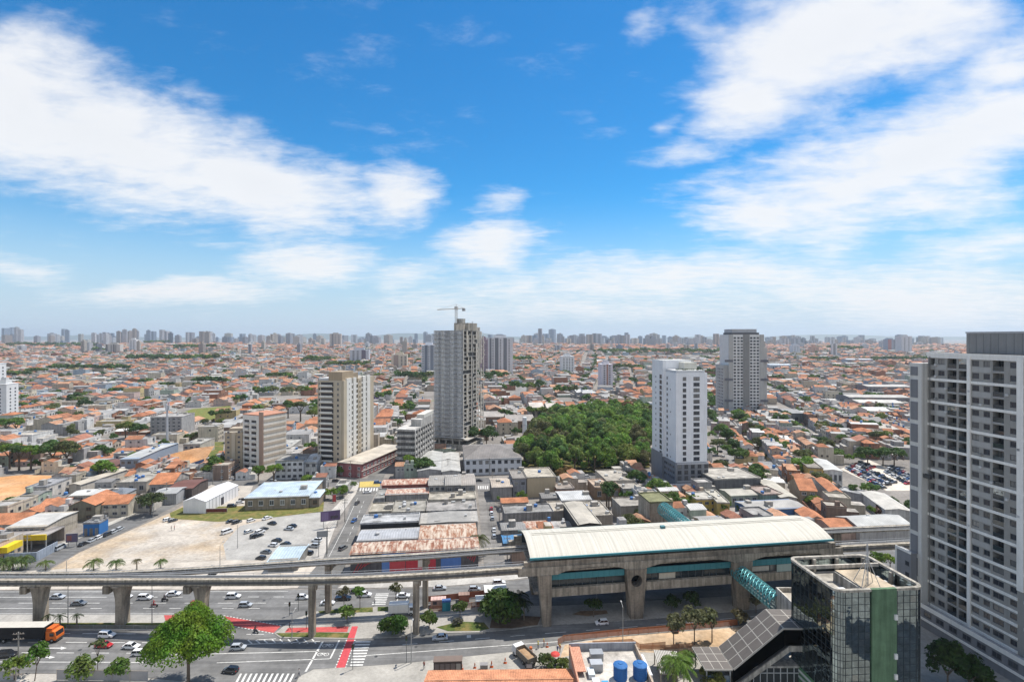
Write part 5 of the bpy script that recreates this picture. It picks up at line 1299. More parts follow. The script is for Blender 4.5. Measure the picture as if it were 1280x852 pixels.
# ------------------------------------------------------------------ low buildings of the near blocks, each placed by its near roof edge
TILE_O, TILE_R, TILE_P = (.44, .185, .095), (.40, .13, .065), (.52, .26, .14)
GREYR, CREAM, WHITE, BLUEG = (.30, .285, .265), (.52, .47, .39), (.62, .61, .59), (.36, .42, .50)
LOWS = []
def gable(b, w, d, h, rise, over, m, col, gm, gcol, along='x', hip=0.0):
 """tiled or sheet roof with its gable walls; the ridge runs along x or y"""
 o = over
 if along == 'x':
  r0, r1 = (0 + hip, w - hip)
  A, B_, Cc, D_ = (-o, -o, h - .1), (w + o, -o, h - .1), (w + o, d + o, h - .1), (-o, d + o, h - .1)
  E, F_ = (r0 - (o if not hip else 0), d / 2, h + rise), (r1 + (o if not hip else 0), d / 2, h + rise)
  b.face([A, B_, F_, E], m, col); b.face([Cc, D_, E, F_], m, col)
  if hip: b.face([B_, Cc, F_], m, col); b.face([D_, A, E], m, col)
  else: b.face([(0, d, h), (0, 0, h), (0, d / 2, h + rise - .12)], gm, gcol); b.face([(w, 0, h), (w, d, h), (w, d / 2, h + rise - .12)], gm, gcol)
 else:
  r0, r1 = (0 + hip, d - hip)
  A, B_, Cc, D_ = (-o, -o, h - .1), (w + o, -o, h - .1), (w + o, d + o, h - .1), (-o, d + o, h - .1)
  E, F_ = (w / 2, r0 - (o if not hip else 0), h + rise), (w / 2, r1 + (o if not hip else 0), h + rise)
  b.face([B_, Cc, F_, E], m, col); b.face([D_, A, E, F_], m, col)
  if hip: b.face([A, B_, E], m, col); b.face([Cc, D_, F_], m, col)
  else: b.face([(0, 0, h), (w, 0, h), (w / 2, 0, h + rise - .12)], gm, gcol); b.face([(w, d, h), (0, d, h), (w / 2, d, h + rise - .12)], gm, gcol)
def roof_clutter(b, w, d, h, n, rr):
 for _ in range(n):
  x, y = rr.uniform(.1, .85) * w, rr.uniform(.1, .85) * d; k = rr.random()
  if k < .35: b.box(x, x + rr.uniform(.6, 1.6), y, y + rr.uniform(.6, 1.4), h, h + rr.uniform(.4, 1.1), 'metal', (.5, .5, .48))
  elif k < .6: b.lathe([(.7, h), (.75, h + .9), (.35, h + 1.1)], 10, 'plain', (.06, .16, .38) if rr.random() < .5 else (.42, .42, .42), x, y)
  elif k < .85: b.box(x, x + rr.uniform(1.4, 3.0), y, y + rr.uniform(1.4, 2.4), h, h + rr.uniform(1.2, 2.2), 'plaster', (.4, .37, .33))
  else: b.box(x, x + rr.uniform(2, 4), y, y + .25, h, h + .2, 'plain', (.25, .24, .22))
def rb(label, pxl, pxr, pyn, pyf, h, wall=GREYR, roof='flat', rc=GREYR, cat='shop building', wm='plaster', wins=0, storeys=1, side=0, along='x', rise=None, ang=TH, wk='grey', hip=0.0, clutter=2, dmin=5, doors=0, base=0.0, grp=None):
 F = P(pxl, pyn, h + base); F.z = base; w = max(3, width_to(F, pxr, ang)); y2 = (CAMZ - h - base) * FP / (pyf - CY); d = max(dmin, (y2 - F.y) / math.cos(ang))
 rr = random.Random(int(pxl * 31 + pyn * 17)); nm = cat.replace(' ', '_')
 t = thing(nm, label, cat, tuple(F), ang, grp); LOWS.append((t, F))
 if roof in ('flat', 'sheet'): rc = tuple(c * .84 for c in rc)
 BX('wall', t, 0, w, 0, d, 0, h, wm, wall)
 b = MB()
 if roof == 'flat':
  b.box(-.12, w + .12, -.12, d + .12, h + .01, h + .2, 'slab', rc)
  for q in ((-.12, w + .12, -.12, .12), (-.12, w + .12, d - .12, d + .12), (-.12, .12, .13, d - .13), (w - .12, w + .12, .13, d - .13)): b.box(*q, h + .204, h + .62, 'concrete', tuple(min(.7, c * 1.2) for c in rc))
 else:
  m = {'tile': 'tile', 'sheet': 'sheet', 'rust': 'rust'}[roof]; rs = rise if rise is not None else {'tile': .22, 'sheet': .07, 'rust': .06}[roof] * (d if along == 'x' else w)
  gable(b, w, d, h, rs, .35, m, rc, wm, wall, along, hip)
 ro = b.build('roof', t)
 if clutter and (roof == 'flat' or roof == 'sheet'):
  b = MB(); roof_clutter(b, w, d, h + (.2 if roof == 'flat' else .1), clutter, rr); b.build('roof_plant', ro)
 wn = Wins(t, wk); fh = h / storeys
 for s in range(storeys):
  for k in range(wins): wn.add(w * (k + .5) / wins, -.012, s * fh + fh * .33, min(1.8, w / wins * .6), fh * .42)
  for k in range(side):
   wn.add(w + .012 if F.x < 0 else -.012, d * (k + .5) / side, s * fh + fh * .33, min(1.6, d / side * .5), fh * .42, 'r' if F.x < 0 else 'l')
 wn.done()
 for k in range(doors):
  x = w * (k + .5) / doors; b = MB(); ww = min(2.6, w / doors * .6); c = rr.choice([(.08, .09, .1), (.3, .3, .3), (.1, .16, .3), (.22, .2, .18)])
  b.box(x - ww / 2, x + ww / 2, -.06, -.012, 0, min(2.7, h * .7), 'sheet', c); b.build('shutter', t)
 occ_poly(rect(F.x, F.y, w, d, ang)); return t, F, w, d
# block between the avenue and the small street
rb('long shed with rust red sheet roof and red trim at the top of the block', 477, 537, 606, 599, 5, (.30, .10, .08), 'rust', (.30, .12, .08), doors=4)
rb('shed with faded brick red roof and grey front wall, second row', 482, 535, 618, 610.5, 5, (.30, .29, .28), 'rust', (.33, .15, .11), rise=.2)
rb('grey two storey house with dark sheet roof at the corner row', 536, 557, 606, 594, 7.5, (.42, .40, .36), 'sheet', (.34, .32, .29), 'house', wins=3, storeys=2)
rb('dark plastered house between the two grey houses', 557, 576, 606, 593, 8.2, (.17, .165, .16), 'sheet', (.36, .34, .31), 'house', wins=2, storeys=2)
rb('grey house with pale sheet roof beside the small street', 574.5, 594, 606, 592, 7.5, (.32, .31, .29), 'sheet', (.40, .36, .32), 'house', wins=2, storeys=2)
rb('small dark lean-to at the avenue corner of the block', 468, 480, 624, 612, 4, (.22, .22, .22), 'flat', (.33, .32, .3), 'shed')
rb('wide cream concrete flat roof in the middle of the block', 536, 595, 626, 617, 5.2, (.45, .42, .37), 'flat', (.46, .42, .35), clutter=3)
rb('flat cream roofed shop along the avenue above the white roof', 461, 489, 641, 630, 5, (.36, .34, .31), 'flat', (.44, .40, .33), side=0)
rb('cluttered flat grey roof with water tanks amid the block', 490.5, 531, 641.5, 627, 4.2, (.33, .31, .29), 'flat', (.36, .34, .30), clutter=9)
rb('white and grey flat roof beside the small street', 533, 596, 640, 627.5, 4.6, (.36, .34, .32), 'flat', (.37, .35, .33), clutter=4)
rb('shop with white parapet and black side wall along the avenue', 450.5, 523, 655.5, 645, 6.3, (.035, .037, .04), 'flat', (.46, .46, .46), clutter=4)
rb('low hall with light grey sheet roof behind the rusty sheds', 447, 523, 675, 661.5, 5, (.33, .32, .31), 'sheet', (.43, .44, .46), rise=.5, clutter=3)
rb('flat concrete roof with upstand panels by the small street', 525, 597, 654, 641, 5, (.38, .36, .33), 'sheet', (.36, .345, .32), rise=.3, along='y')
rb('rusty patched shed roof by the small street with palm beside it', 524, 596, 677, 656, 5, (.34, .31, .28), 'rust', (.27, .12, .065))
t_, F_, w_, d_ = rb('large shed with rusty ribbed roof and a red and blue mural facing the viaduct', 438, 598, 692, 677.5, 7, (.10, .095, .10), 'rust', (.24, .10, .06), clutter=0)
def mural(t, w):
 for a, c, col in ((.24, .42, (.10, .19, .42)), (.425, .66, (.42, .04, .055)), (.70, .86, (.08, .17, .42))):
  BX('mural_panel', t, w * a, w * c, -.10, -.012, .4, 6.6, 'clean', col)
 b = MB()
 for a, c, z0, z1 in ((.30, .42, 1.2, 5.5), (.52, .60, 2.0, 4.2)):
  b.prism([(w * a, -.14), (w * c, -.14), (w * c, -.104), (w * a, -.104)], z0, z1, 'clean', (.45, .06, .07) if a < .4 else (.55, .5, .45))
 b.build('mural_shape', t)
 b = MB()
 for k in range(6):
  x = w * (.02 + k * .028); b.tube((x, -.15, 1.0 + k * .7), (x + w * .05, -.15, 4.6), .14, n=5, mat='clean', col=(.38, .05, .06))
  x = w * (.88 + k * .016); b.tube((x, -.15, 4.8 - k * .4), (x + w * .03, -.15, 6.0), .14, n=5, mat='clean', col=(.38, .05, .06))
 b.build('mural_stroke', t)
mural(t_, w_)
# block right of the small street
rb('beige windowless building with pale roof before the wooded park', 659, 694.5, 597.5, 586, 8.7, (.45, .36, .24), 'flat', (.50, .45, .37), wm='clean')
rb('grey building with coloured stairwell beside the beige windowless one', 641, 658, 599, 588, 8.3, (.27, .27, .29), 'flat', (.36, .33, .30), wins=2, storeys=2)
rb('grey house with sloping cream sheet roof by the small street', 615.5, 640, 608.5, 597, 6, (.30, .29, .28), 'sheet', (.52, .44, .36), 'house')
rb('strip of bright orange tiles over a low shop by the small street', 627, 660, 628, 622, 3.6, (.34, .3, .27), 'tile', TILE_O, rise=.8)
rb('long dirty grey flat roof above a stained concrete wall', 631, 692, 643, 633, 5.2, (.32, .30, .28), 'flat', (.33, .32, .305), wm='concrete', clutter=3)
rb('cream flat roof between the grey roof and the leaning shed', 690.5, 708, 640, 628, 4.6, (.36, .33, .29), 'flat', (.48, .43, .36), clutter=2)
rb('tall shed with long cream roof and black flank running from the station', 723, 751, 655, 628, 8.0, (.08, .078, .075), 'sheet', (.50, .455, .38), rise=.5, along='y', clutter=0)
rb('dark low roof behind the beige windowless building', 678, 704, 622, 615.5, 3.6, (.25, .24, .23), 'sheet', (.22, .21, .20))
rb('white metal roofed workshop in two steps before the park', 703, 739, 625, 613.5, 4.4, (.36, .35, .34), 'sheet', (.56, .56, .55), rise=.5)
rb('cream flat roof with blue water tank by the narrow lane', 737, 766, 646, 628, 4.2, (.40, .36, .31), 'flat', (.45, .41, .35), clutter=6)
rb('brick red sheet roof shed behind the station end', 658, 686, 660, 651, 4.0, (.30, .24, .2), 'rust', (.30, .11, .065), rise=.4)
rb('pale sheet roof shed next to the brick red one', 687, 714, 658, 651.5, 4.0, (.30, .28, .26), 'sheet', (.45, .42, .38))
rb('grey sheet roof shed at the small street corner', 628, 657, 662, 653, 4.0, (.28, .27, .26), 'sheet', (.31, .30, .285))
rb('stall under bright blue tarpaulin roof beside the station end', 630, 656, 678, 668.5, 3.6, (.12, .16, .2), 'sheet', (.07, .22, .42), rise=.6, clutter=0)
rb('brick building with flat top beside the beige windowless one', 696, 718, 612, 605, 4.4, (.30, .13, .08), 'flat', (.36, .31, .27), wm='brick')
rb('dirty white roofed building behind the station plaza wall', 759, 794, 602, 588.5, 6, (.44, .40, .35), 'flat', (.46, .42, .36), wins=4, clutter=5)
rb('brown walled house with cream and orange roofs on the lane', 744, 775, 610, 600, 5.4, (.28, .19, .12), 'flat', (.55, .42, .32), 'house', wins=3)
rb('grey flat roofed house behind the white plot wall', 779, 803, 612, 601, 5, (.42, .41, .39), 'flat', (.40, .37, .33), 'house', wins=2)
rb('flat concrete roofed annex by the beige lift tower', 776, 811, 634, 623, 6, (.34, .31, .27), 'flat', (.38, .35, .31), clutter=3)
rb('beige lift tower with open roof pan behind the station roof', 812.5, 841, 629, 617, 12, (.44, .385, .30), 'flat', (.24, .24, .13), 'lift tower', wm='concrete', clutter=0)
rb('red brown sheet roof near the station roof end', 640, 657, 690, 683, 4.0, (.3, .22, .18), 'rust', (.33, .14, .09))
# right of the station
rb('flat roofed building with blue pool of tarpaulin on its roof', 893, 951, 600, 586.5, 6.5, (.15, .15, .155), 'flat', (.46, .43, .38), clutter=3)
rb('low pale green building with grey sheet roof', 914, 955, 619, 611, 4.6, (.33, .37, .31), 'sheet', (.44, .41, .35), wins=5)
rb('green grey building with stained pink roof', 953.5, 979, 619, 609, 5, (.25, .32, .27), 'flat', (.38, .30, .26))
rb('long narrow cream sheet roof running away beside the pink roof', 976, 996, 621, 600, 5, (.40, .36, .3), 'sheet', (.52, .48, .40), along='y', rise=.6, ang=rad(-6), clutter=0)
rb('blue walled shed with patched grey and white roof', 938, 1008, 637, 626, 5.2, (.075, .16, .32), 'sheet', (.42, .40, .37), rise=.6, wm='clean', clutter=5)
rb('yellow house with white roof beside the teal tube', 871, 896, 625, 616, 5.5, (.52, .40, .11), 'flat', (.52, .49, .43), 'house', wins=3, storeys=2)
rb('narrow yellow house with pale roof right of the first yellow one', 897, 912, 629, 613, 5.5, (.50, .40, .14), 'flat', (.5, .47, .4), 'house', wins=1, storeys=2, ang=rad(-4))
rb('cream roofed kiosk behind the white plot wall', 833, 862, 633, 625, 3.6, (.44, .42, .38), 'flat', (.54, .52, .46), 'kiosk')
rb('orange roofed house just beyond the right end of the station', 1008, 1034, 649, 637, 4.5, (.46, .42, .36), 'tile', TILE_O, 'house', along='y', ang=rad(-8))
rb('two storey white house with orange roof running away, near the car dealer', 1037, 1053, 614, 598, 7, (.48, .46, .44), 'tile', TILE_O, 'house', along='y', ang=rad(-16), wins=2, storeys=2, wk='white')
rb('house with ochre yellow front and grey flat roof', 1010, 1029, 585, 571, 8.2, (.48, .36, .13), 'flat', (.30, .27, .235), 'house', wins=2, storeys=2, ang=rad(-15))
rb('white shed with long white roof beside the ochre house', 1030, 1053, 587, 573, 7.5, (.58, .58, .57), 'sheet', (.55, .54, .51), ang=rad(-15), along='y', wins=4, clutter=0)
rb('brown house with orange terrace roof below the ochre house', 1000, 1021, 612, 600, 6, (.36, .28, .2), 'tile', TILE_O, 'house', ang=rad(-13), wins=2, storeys=2, wk='white')
rb('white shed with pale roof by the car dealer lot', 1107, 1140, 636, 614, 5, (.56, .55, .53), 'sheet', (.55, .52, .46), along='y', ang=rad(-14), clutter=0)
rb('wide pale grey sheet roofed hall behind the right beams', 1075, 1140, 659, 645, 5, (.38, .37, .36), 'sheet', (.47, .47, .45), rise=1.6)
rb('orange roofed house with dark tank behind the right beams', 1040, 1076, 660, 648, 4.5, (.42, .3, .25), 'tile', TILE_O, 'house', rise=1.4)
rb('long grey wall building of the car dealer with dark entrance', 1048, 1104, 613, 611, 4.0, (.34, .34, .35), 'flat', (.42, .42, .42), 'car dealer', ang=rad(-50), clutter=0, dmin=7)
# left of the dirt lot
rb('cream roofed two storey building with open gallery on the left street', 8, 57, 659, 640, 6.2, (.42, .37, .30), 'sheet', (.58, .56, .52), 'shop building', wins=7, storeys=2, side=0, rise=.4, clutter=0)
rb('bright blue shop front on the left street', 104, 124, 655, 649, 4.2, (.04, .16, .40), 'flat', (.30, .30, .31), wm='clean', doors=3)
rb('dark walled house with big orange gabled roof on the left street', 86, 119, 632, 618, 6.2, (.22, .20, .15), 'tile', TILE_O, 'house', wins=2, storeys=2, along='y', wk='wood')
rb('cream house with orange roof beside the dark walled one', 127, 160, 630, 620, 5.2, (.50, .46, .38), 'tile', TILE_O, 'house', wins=3, storeys=2)
rb('pale house with plain orange gabled roof at the left', 23, 50, 641, 626, 4.6, (.52, .47, .40), 'tile', TILE_O, 'house', along='y', wk='white')
rb('low house with long pale orange roof at the left edge', -25, 30, 656, 643, 4.2, (.46, .43, .38), 'tile', TILE_O, 'house')
rb('white and grey two storey block with flat grey roof by the red earth', 32, 58, 610, 598, 7, (.54, .50, .45), 'flat', (.33, .33, .34), 'apartment block', wins=3, storeys=2, side=3)
rb('low house with brick orange roof behind the dark walled house', 49, 82, 632, 624, 4.4, (.44, .41, .36), 'tile', (.46, .20, .11), 'house')
rb('long cream shed running away along the red earth', 86, 101, 605, 586, 5, (.52, .48, .42), 'sheet', (.56, .50, .41), along='y', ang=TH + rad(-9), rise=.5, clutter=0)
rb('blue grey warehouse with white roof', 150, 173, 573.5, 563, 8.3, (.25, .30, .37), 'sheet', (.52, .52, .50), 'warehouse', wins=3, storeys=2, rise=.5, clutter=5, wm='clean', dmin=40)
rb('cluttered flat roofs row behind the left street', 145, 183, 604, 590, 5, (.42, .38, .33), 'flat', (.42, .39, .34), wins=3, clutter=8)
rb('house with faded orange roof at the upper left street', 187, 216, 605, 594, 5, (.36, .34, .32), 'tile', (.48, .20, .10), 'house', wins=3)
rb('open shed with dark brown sheet roof and blue strip at the street corner', 209, 240, 611, 599, 4.6, (.10, .085, .08), 'sheet', (.19, .085, .065), 'shed', rise=.7, clutter=0)
rb('corrugated grey shed at the upper left street', 192, 220, 617, 609, 4.8, (.34, .345, .35), 'sheet', (.45, .45, .44), 'shed', wm='sheet', clutter=0)
rb('low white roofed bungalow behind the orange gabled house', 87, 124, 619, 611, 3.8, (.48, .45, .4), 'sheet', (.62, .61, .58), 'house', wins=4)
rb('low house with dark blue grey hipped roof', 129, 154, 619, 611, 3.6, (.46, .44, .40), 'sheet', (.20, .22, .25), 'house', hip=3, rise=2)
rb('cream flat roofed house by the round street tree', 161, 190, 627, 618, 4.4, (.50, .46, .40), 'flat', (.52, .48, .41), 'house', wins=3)
rb('blue and grey building with low roof before the red earth slope', 92, 120, 582, 573, 5, (.22, .28, .36), 'sheet', (.45, .44, .42), wins=4)
rb('dark blue shed with brown roof beside the blue grey warehouse', 121, 148, 582, 573, 5, (.05, .075, .16), 'sheet', (.20, .10, .075), 'shed')
rb('grey slab building under construction beyond the blue grey warehouse', 188, 227, 522, 517, 13, (.36, .35, .34), 'flat', (.42, .40, .38), 'apartment block', wins=6, storeys=5, dmin=16)
rb('cream building with step roof right of the grey slab building', 229, 250, 556, 548, 7, (.46, .42, .36), 'flat', (.44, .42, .38), wins=3, storeys=2)
# before and around the beige tower
rb('white three storey office with window rows before the beige tower', 344, 379, 577, 569, 9, (.62, .62, .62), 'flat', (.33, .32, .3), 'office building', wins=5, storeys=3, wk='dark')
rb('white annex with sheet roof between the office and the beige tower', 381, 396, 577, 566, 8, (.55, .54, .52), 'sheet', (.58, .57, .54), wins=2, storeys=2)
rb('light blue roofed market hall beside the grass strip', 306, 386, 622, 602, 5.2, (.30, .25, .19), 'sheet', (.50, .60, .68), 'market hall', rise=1.2, hip=3.5, wins=6, clutter=6, wk='white', doors=0)
rb('low wing of the market hall with light blue roof', 357, 399, 622.5, 612, 4.2, (.24, .20, .16), 'sheet', (.52, .62, .70), 'market hall', rise=.9, hip=2.5, wins=4, clutter=4, wk='wood')
rb('small kiosk with light blue roof and blue tank in the car park', 335, 372, 701, 681, 3.4, (.25, .24, .22), 'sheet', (.50, .60, .66), 'kiosk', rise=.25, clutter=0)
rb('small grey kiosk by the trees at the avenue', 420, 434, 608, 602, 3.6, (.46, .45, .43), 'flat', (.50, .49, .46), 'kiosk')
rb('pair of metal roofed sheds, the left one', 522, 552, 588, 565, 5, (.36, .35, .34), 'sheet', (.47, .47, .45), 'shed', along='y', clutter=0)
rb('pair of metal roofed sheds, the right one', 552.5, 575, 589, 566, 5, (.40, .39, .37), 'sheet', (.50, .49, .46), 'shed', along='y', clutter=0)
rb('school building with blue doors, white front and wide grey hipped roof', 581, 652, 573.5, 556, 8.5, (.60, .61, .63), 'sheet', (.235, .215, .20), 'school', rise=3.5, hip=10, wins=9, storeys=2, clutter=0, wk='dark', wm='clean')
rb('grey flat roofed row house behind the striped block', 330, 362, 561, 550, 7, (.42, .41, .39), 'flat', (.48, .47, .44), 'house', wins=4, storeys=2, clutter=5)
rb('grey roofed row house nearer the white office', 345, 374, 568, 558, 6.5, (.40, .38, .36), 'flat', (.44, .42, .40), 'house', wins=3, storeys=2, clutter=5)
# the white tent
def tent():
 ang = rad(-2); F = P(229, 626, 5.0); F.z = 0; w = width_to(F, 257, ang); d = 52.0; hh = 5.0
 d = ((CAMZ - hh) * FP / (605.5 - CY) - F.y)
 t = thing('event_tent', 'long white tent hall at the head of the dirt lot', 'tent', tuple(F), ang)
 BX('wall', t, 0, w, 0, d, 0, hh, 'clean', (.74, .73, .73))
 b = MB(); gable(b, w, d, hh + .02, 1.5, .15, 'clean', (.66, .65, .65), 'clean', (.70, .69, .69), 'y'); b.build('roof', t)
 b = MB()
 for k in range(10): b.box(w + .004, w + .1, k * d / 10, k * d / 10 + .15, 0, hh, 'clean', (.5, .5, .5))
 b.build('tent_frame', t)
 BX('door', t, w + .01, w + .14, d * .45, d * .53, 0, 3.2, 'plain', (.05, .05, .06))
 occ_poly(rect(F.x, F.y, w, d, ang)); landmark('the tent', 255, 615)
tent()
landmark('the blue hall', 350, 615); landmark('the dirt lot', 215, 675); landmark('the mural shed', 520, 685); landmark('the station', 850, 665)
landmark('the school', 615, 570); landmark('the park', 735, 545); landmark('the grey warehouse', 180, 575); landmark('the glass office', 1070, 720); landmark('the dealer lot', 1095, 592)
landmark('the red earth', 30, 610); landmark('the flagged crossing', 450, 800); landmark('the tank roof', 780, 825)
LM[-2] = ('the red crossing', 435, 815)
# yellow car wash at the left edge
def yellow_canopy():
 F = P(-20, 672, 5); F.z = 0; ang = TH; w = width_to(F, 57, ang)
 t = thing('car_wash', 'yellow banded open canopy shed at the left street corner', 'car wash', tuple(F), ang)
 BX('yellow_band', t, 0, w, 0, .5, 3.4, 5.2, 'clean', (.66, .47, .03))
 BX('roof', t, 0, w, .51, 9, 4.6, 4.9, 'sheet', (.33, .3, .28))
 for k in range(5):
  b = MB(); x = .4 + k * (w - .8) / 4; b.box(x - .15, x + .15, .55, .85, 0, 4.59, 'plain', (.3, .3, .3)); b.build('post', t)
 BX('wall', t, 0, w, 8.5, 8.8, 0, 4.59, 'plaster', (.35, .3, .26)); occ_poly(rect(F.x, F.y, w, 9, ang))
 F = P(-14, 688, 4.5); F.z = 0; w = width_to(F, 9, ang)
 t = thing('filling_canopy', 'bright yellow small canopy at the left edge near the palms', 'canopy', tuple(F), ang)
 BX('fascia', t, 0, w, 0, 6, 3.5, 5.3, 'clean', (.68, .50, .02))
 for x in (.6, w - .6):
  BX('post', t, x - .2, x + .2, 2.5, 2.9, 0, 3.49, 'plain', (.4, .4, .4))
 b = P(40, 702, 0); t = thing('garden_wall', 'grey blue plot wall beside the yellow canopy', 'wall', tuple(b), TH)
 m = MB(); m.box(-8, 1, 0, .3, 0, 3.0, 'plaster', (.32, .37, .43)); m.box(1.01, 1.3, 0, 9, 0, 3.0, 'plaster', (.30, .34, .40)); m.build('wall_panel', t)
yellow_canopy()
# ------------------------------------------------------------------ the sea of houses
WALLS = [('white', (.60, .59, .57)), ('cream', (.54, .48, .38)), ('grey', (.36, .35, .34)), ('beige', (.46, .39, .31)), ('pale pink', (.50, .38, .34)), ('pale blue', (.36, .43, .50)), ('bare brick', (.33, .17, .11)), ('yellow', (.52, .42, .22)), ('pale green', (.38, .44, .36)), ('brown', (.26, .19, .15))]
WW = [24, 18, 20, 12, 6, 5, 9, 4, 4, 5]
ROOFS = [('orange gabled', 'tile', (.40, .18, .10), 32), ('pale orange', 'tile', (.45, .25, .155), 18), ('brick red', 'tile', (.33, .15, .10), 12), ('orange hipped', 'hip', (.41, .17, .09), 11),
   ('grey slab', 'flat', (.36, .345, .33), 18), ('dark sheet', 'sheet', (.22, .21, .20), 11), ('grey sheet', 'sheet', (.38, .37, .355), 16), ('white sheet', 'sheet', (.58, .57, .55), 6), ('cream slab', 'flat', (.46, .42, .36), 8)]
def pick(rr, rows, wts): return rr.choices(rows, wts)[0]
class House:
 __slots__ = 'x y z a w d h wall roof seed sx0 sx1 sy0 sy1 vis along st'.split()
HOUSES = []
CLUMPS = ((8, 465, 36, 477), (32, 461, 58, 471), (60, 456, 160, 470), (10, 426, 60, 437), (60, 426, 122, 438), (115, 434, 133, 444), (160, 443, 272, 458), (180, 425, 212, 433), (218, 430, 270, 441), (243, 472, 283, 488), (92, 498, 110, 508), (137, 487, 155, 497),
   (262, 513, 290, 530), (148, 530, 177, 548), (135, 545, 148, 556), (85, 540, 99, 551), (117, 540, 132, 550), (0, 556, 24, 586), (18, 560, 50, 588), (50, 556, 92, 586), (0, 525, 26, 545), (250, 525, 262, 535),
   (382, 445, 413, 461), (408, 452, 432, 464), (430, 452, 460, 464), (335, 467, 364, 479), (320, 482, 388, 503), (357, 500, 396, 533), (467, 488, 487, 505), (488, 506, 501, 516), (500, 505, 520, 518), (467, 467, 480, 476), (498, 466, 540, 483), (595, 465, 632, 482), (622, 514, 638, 527),
   (640, 446, 665, 460), (695, 452, 704, 464), (730, 461, 743, 470), (765, 456, 801, 467), (785, 472, 798, 486), (640, 478, 678, 497), (695, 485, 723, 503), (660, 509, 691, 526), (640, 536, 660, 548), (747, 434, 812, 448), (815, 434, 900, 448), (885, 462, 903, 472), (882, 540, 896, 556), (888, 552, 906, 568), (882, 566, 898, 582), (900, 558, 916, 574), (1000, 540, 1012, 552),
   (1080, 492, 1101, 501), (1014, 446, 1046, 455), (1090, 446, 1160, 455), (1035, 432, 1078, 442), (1092, 540, 1116, 556), (1045, 545, 1060, 558), (930, 540, 942, 548), (1010, 470, 1024, 478), (965, 470, 976, 478), (820, 470, 836, 480), (560, 470, 575, 480), (420, 478, 440, 486), (300, 470, 322, 478), (200, 480, 216, 488), (60, 490, 76, 498))
def keep_clear():       # no houses where groups of trees stand
 for x0, y0, x1, y1 in CLUMPS:
  g = G((x0 + x1) / 2, y1); hh = max(4, min(12 if g.y < 600 else 24, (y1 - y0) * g.y / FP * .95)); yb = y1 - max(3 if y1 > 500 else 1, (y1 - y0) - hh * FP / g.y)
  occ_poly([tuple(G(x, y)[:2]) for x, y in ((x0, y1 + 1), (x1, y1 + 1), (x1, yb), (x0, yb))], 2)
keep_clear()
def lots():
 rr = random.Random(11)
 def quarter(ang, x0, x1, y0, y1, inside, lw, ld, scale=1.0):
  """lots back to back in blocks with streets between, in a grid turned by ang"""
  c, s = math.cos(ang), math.sin(ang); pts = [(x0, y0), (x1, y0), (x1, y1), (x0, y1)]
  us = [c * x + s * y for x, y in pts]; vs = [-s * x + c * y for x, y in pts]
  u = min(us); blk = 0
  while u < max(us):
   bw = ld * 2
   for side in (0, 1):
    uu = u + side * ld; v = min(vs) + rr.uniform(0, 40); prev = None
    while v < max(vs):
     w = lw * rr.uniform(.75, 1.35)
     if rr.random() < .012: v += 9 * scale; continue
     x, y = c * uu - s * v, s * uu + c * v
     if y > y0 and y < y1 and inside(x, y) and abs(x) < y * 1.06 + 12:
      hs = House(); dd = ld * rr.uniform(.62, .95); hs.a = ang + math.pi / 2 if rr.random() < 2 else ang
      # front of the lot looks to the street at -u or +u
      if side == 0: hs.a = ang - math.pi / 2; hx, hy = x - s * w, y + c * w
      else: hs.a = ang + math.pi / 2; hx, hy = c * (uu + ld) - s * v, s * (uu + ld) + c * v
      # local x along the street, local y into the lot
      hs.w, hs.d = w * .985, dd; hs.x, hs.y = hx, hy
      if occ_free(rect(hx, hy, hs.w, hs.d, hs.a)):
       hs.st = rr.choices([1, 2, 3], [46, 44, 10 if y > 275 else 0])[0]; hs.h = 3.1 * hs.st + rr.uniform(-.2, .7); hs.z = terr(hx, hy)
       same = prev is not None and rr.random() < .36; hs.wall = prev.wall if same and rr.random() < .5 else pick(rr, WALLS, WW); hs.roof = prev.roof if same else pick(rr, ROOFS, [q[3] for q in ROOFS]); hs.seed = rr.randrange(1 << 30); hs.along = rr.random() < .62
       if same: hs.along = prev.along; hs.st = prev.st; hs.h = 3.1 * hs.st + rr.uniform(-.1, .3)
       prev = hs
       if y > 560: hs.h *= rr.uniform(1.0, 1.55)
       HOUSES.append(hs)
     v += w
   u += bw + (8.5 if blk % 1 == 0 else 2) * min(scale, 1.5); blk += 1
 right = lambda x, y: x > 40 + .30 * y - 30 and x > 105
 quarter(rad(-15), 60, 620, 236, 620, right, 9.0, 20)
 quarter(TH, -700, 500, 272, 620, lambda x, y: not right(x, y), 9.5, 19)
 quarter(TH, -330, -120, 150, 272, lambda x, y: x < -128, 8.0, 16)
 quarter(rad(10), -1000, 300, 620, 1150, lambda x, y: x < .12 * y, 10.5, 21)
 quarter(rad(-12), 0, 1250, 620, 1150, lambda x, y: x >= .12 * y, 11, 22)
 quarter(rad(4), -2000, 0, 1150, 2100, lambda x, y: True, 12, 23, 1.2)
 quarter(rad(-9), 0, 2100, 1150, 2100, lambda x, y: True, 13, 25, 1.4)
 quarter(rad(12), -3700, 3700, 2100, 3500, lambda x, y: True, 22, 34, 1.8)
 for dx, dy in ((0, 0), (4, 5)):   # small infill on the plots still empty
  quarter(rad(-15), 60 + dx, 420, 180 + dy, 480, right, 6.5, 9); quarter(TH, -420 + dx, 400, 155 + dy, 300, lambda x, y: not right(x, y), 6.5, 9)
 quarter(rad(3), -260, 260, -160, -20, lambda x, y: True, 9, 17)
lots()
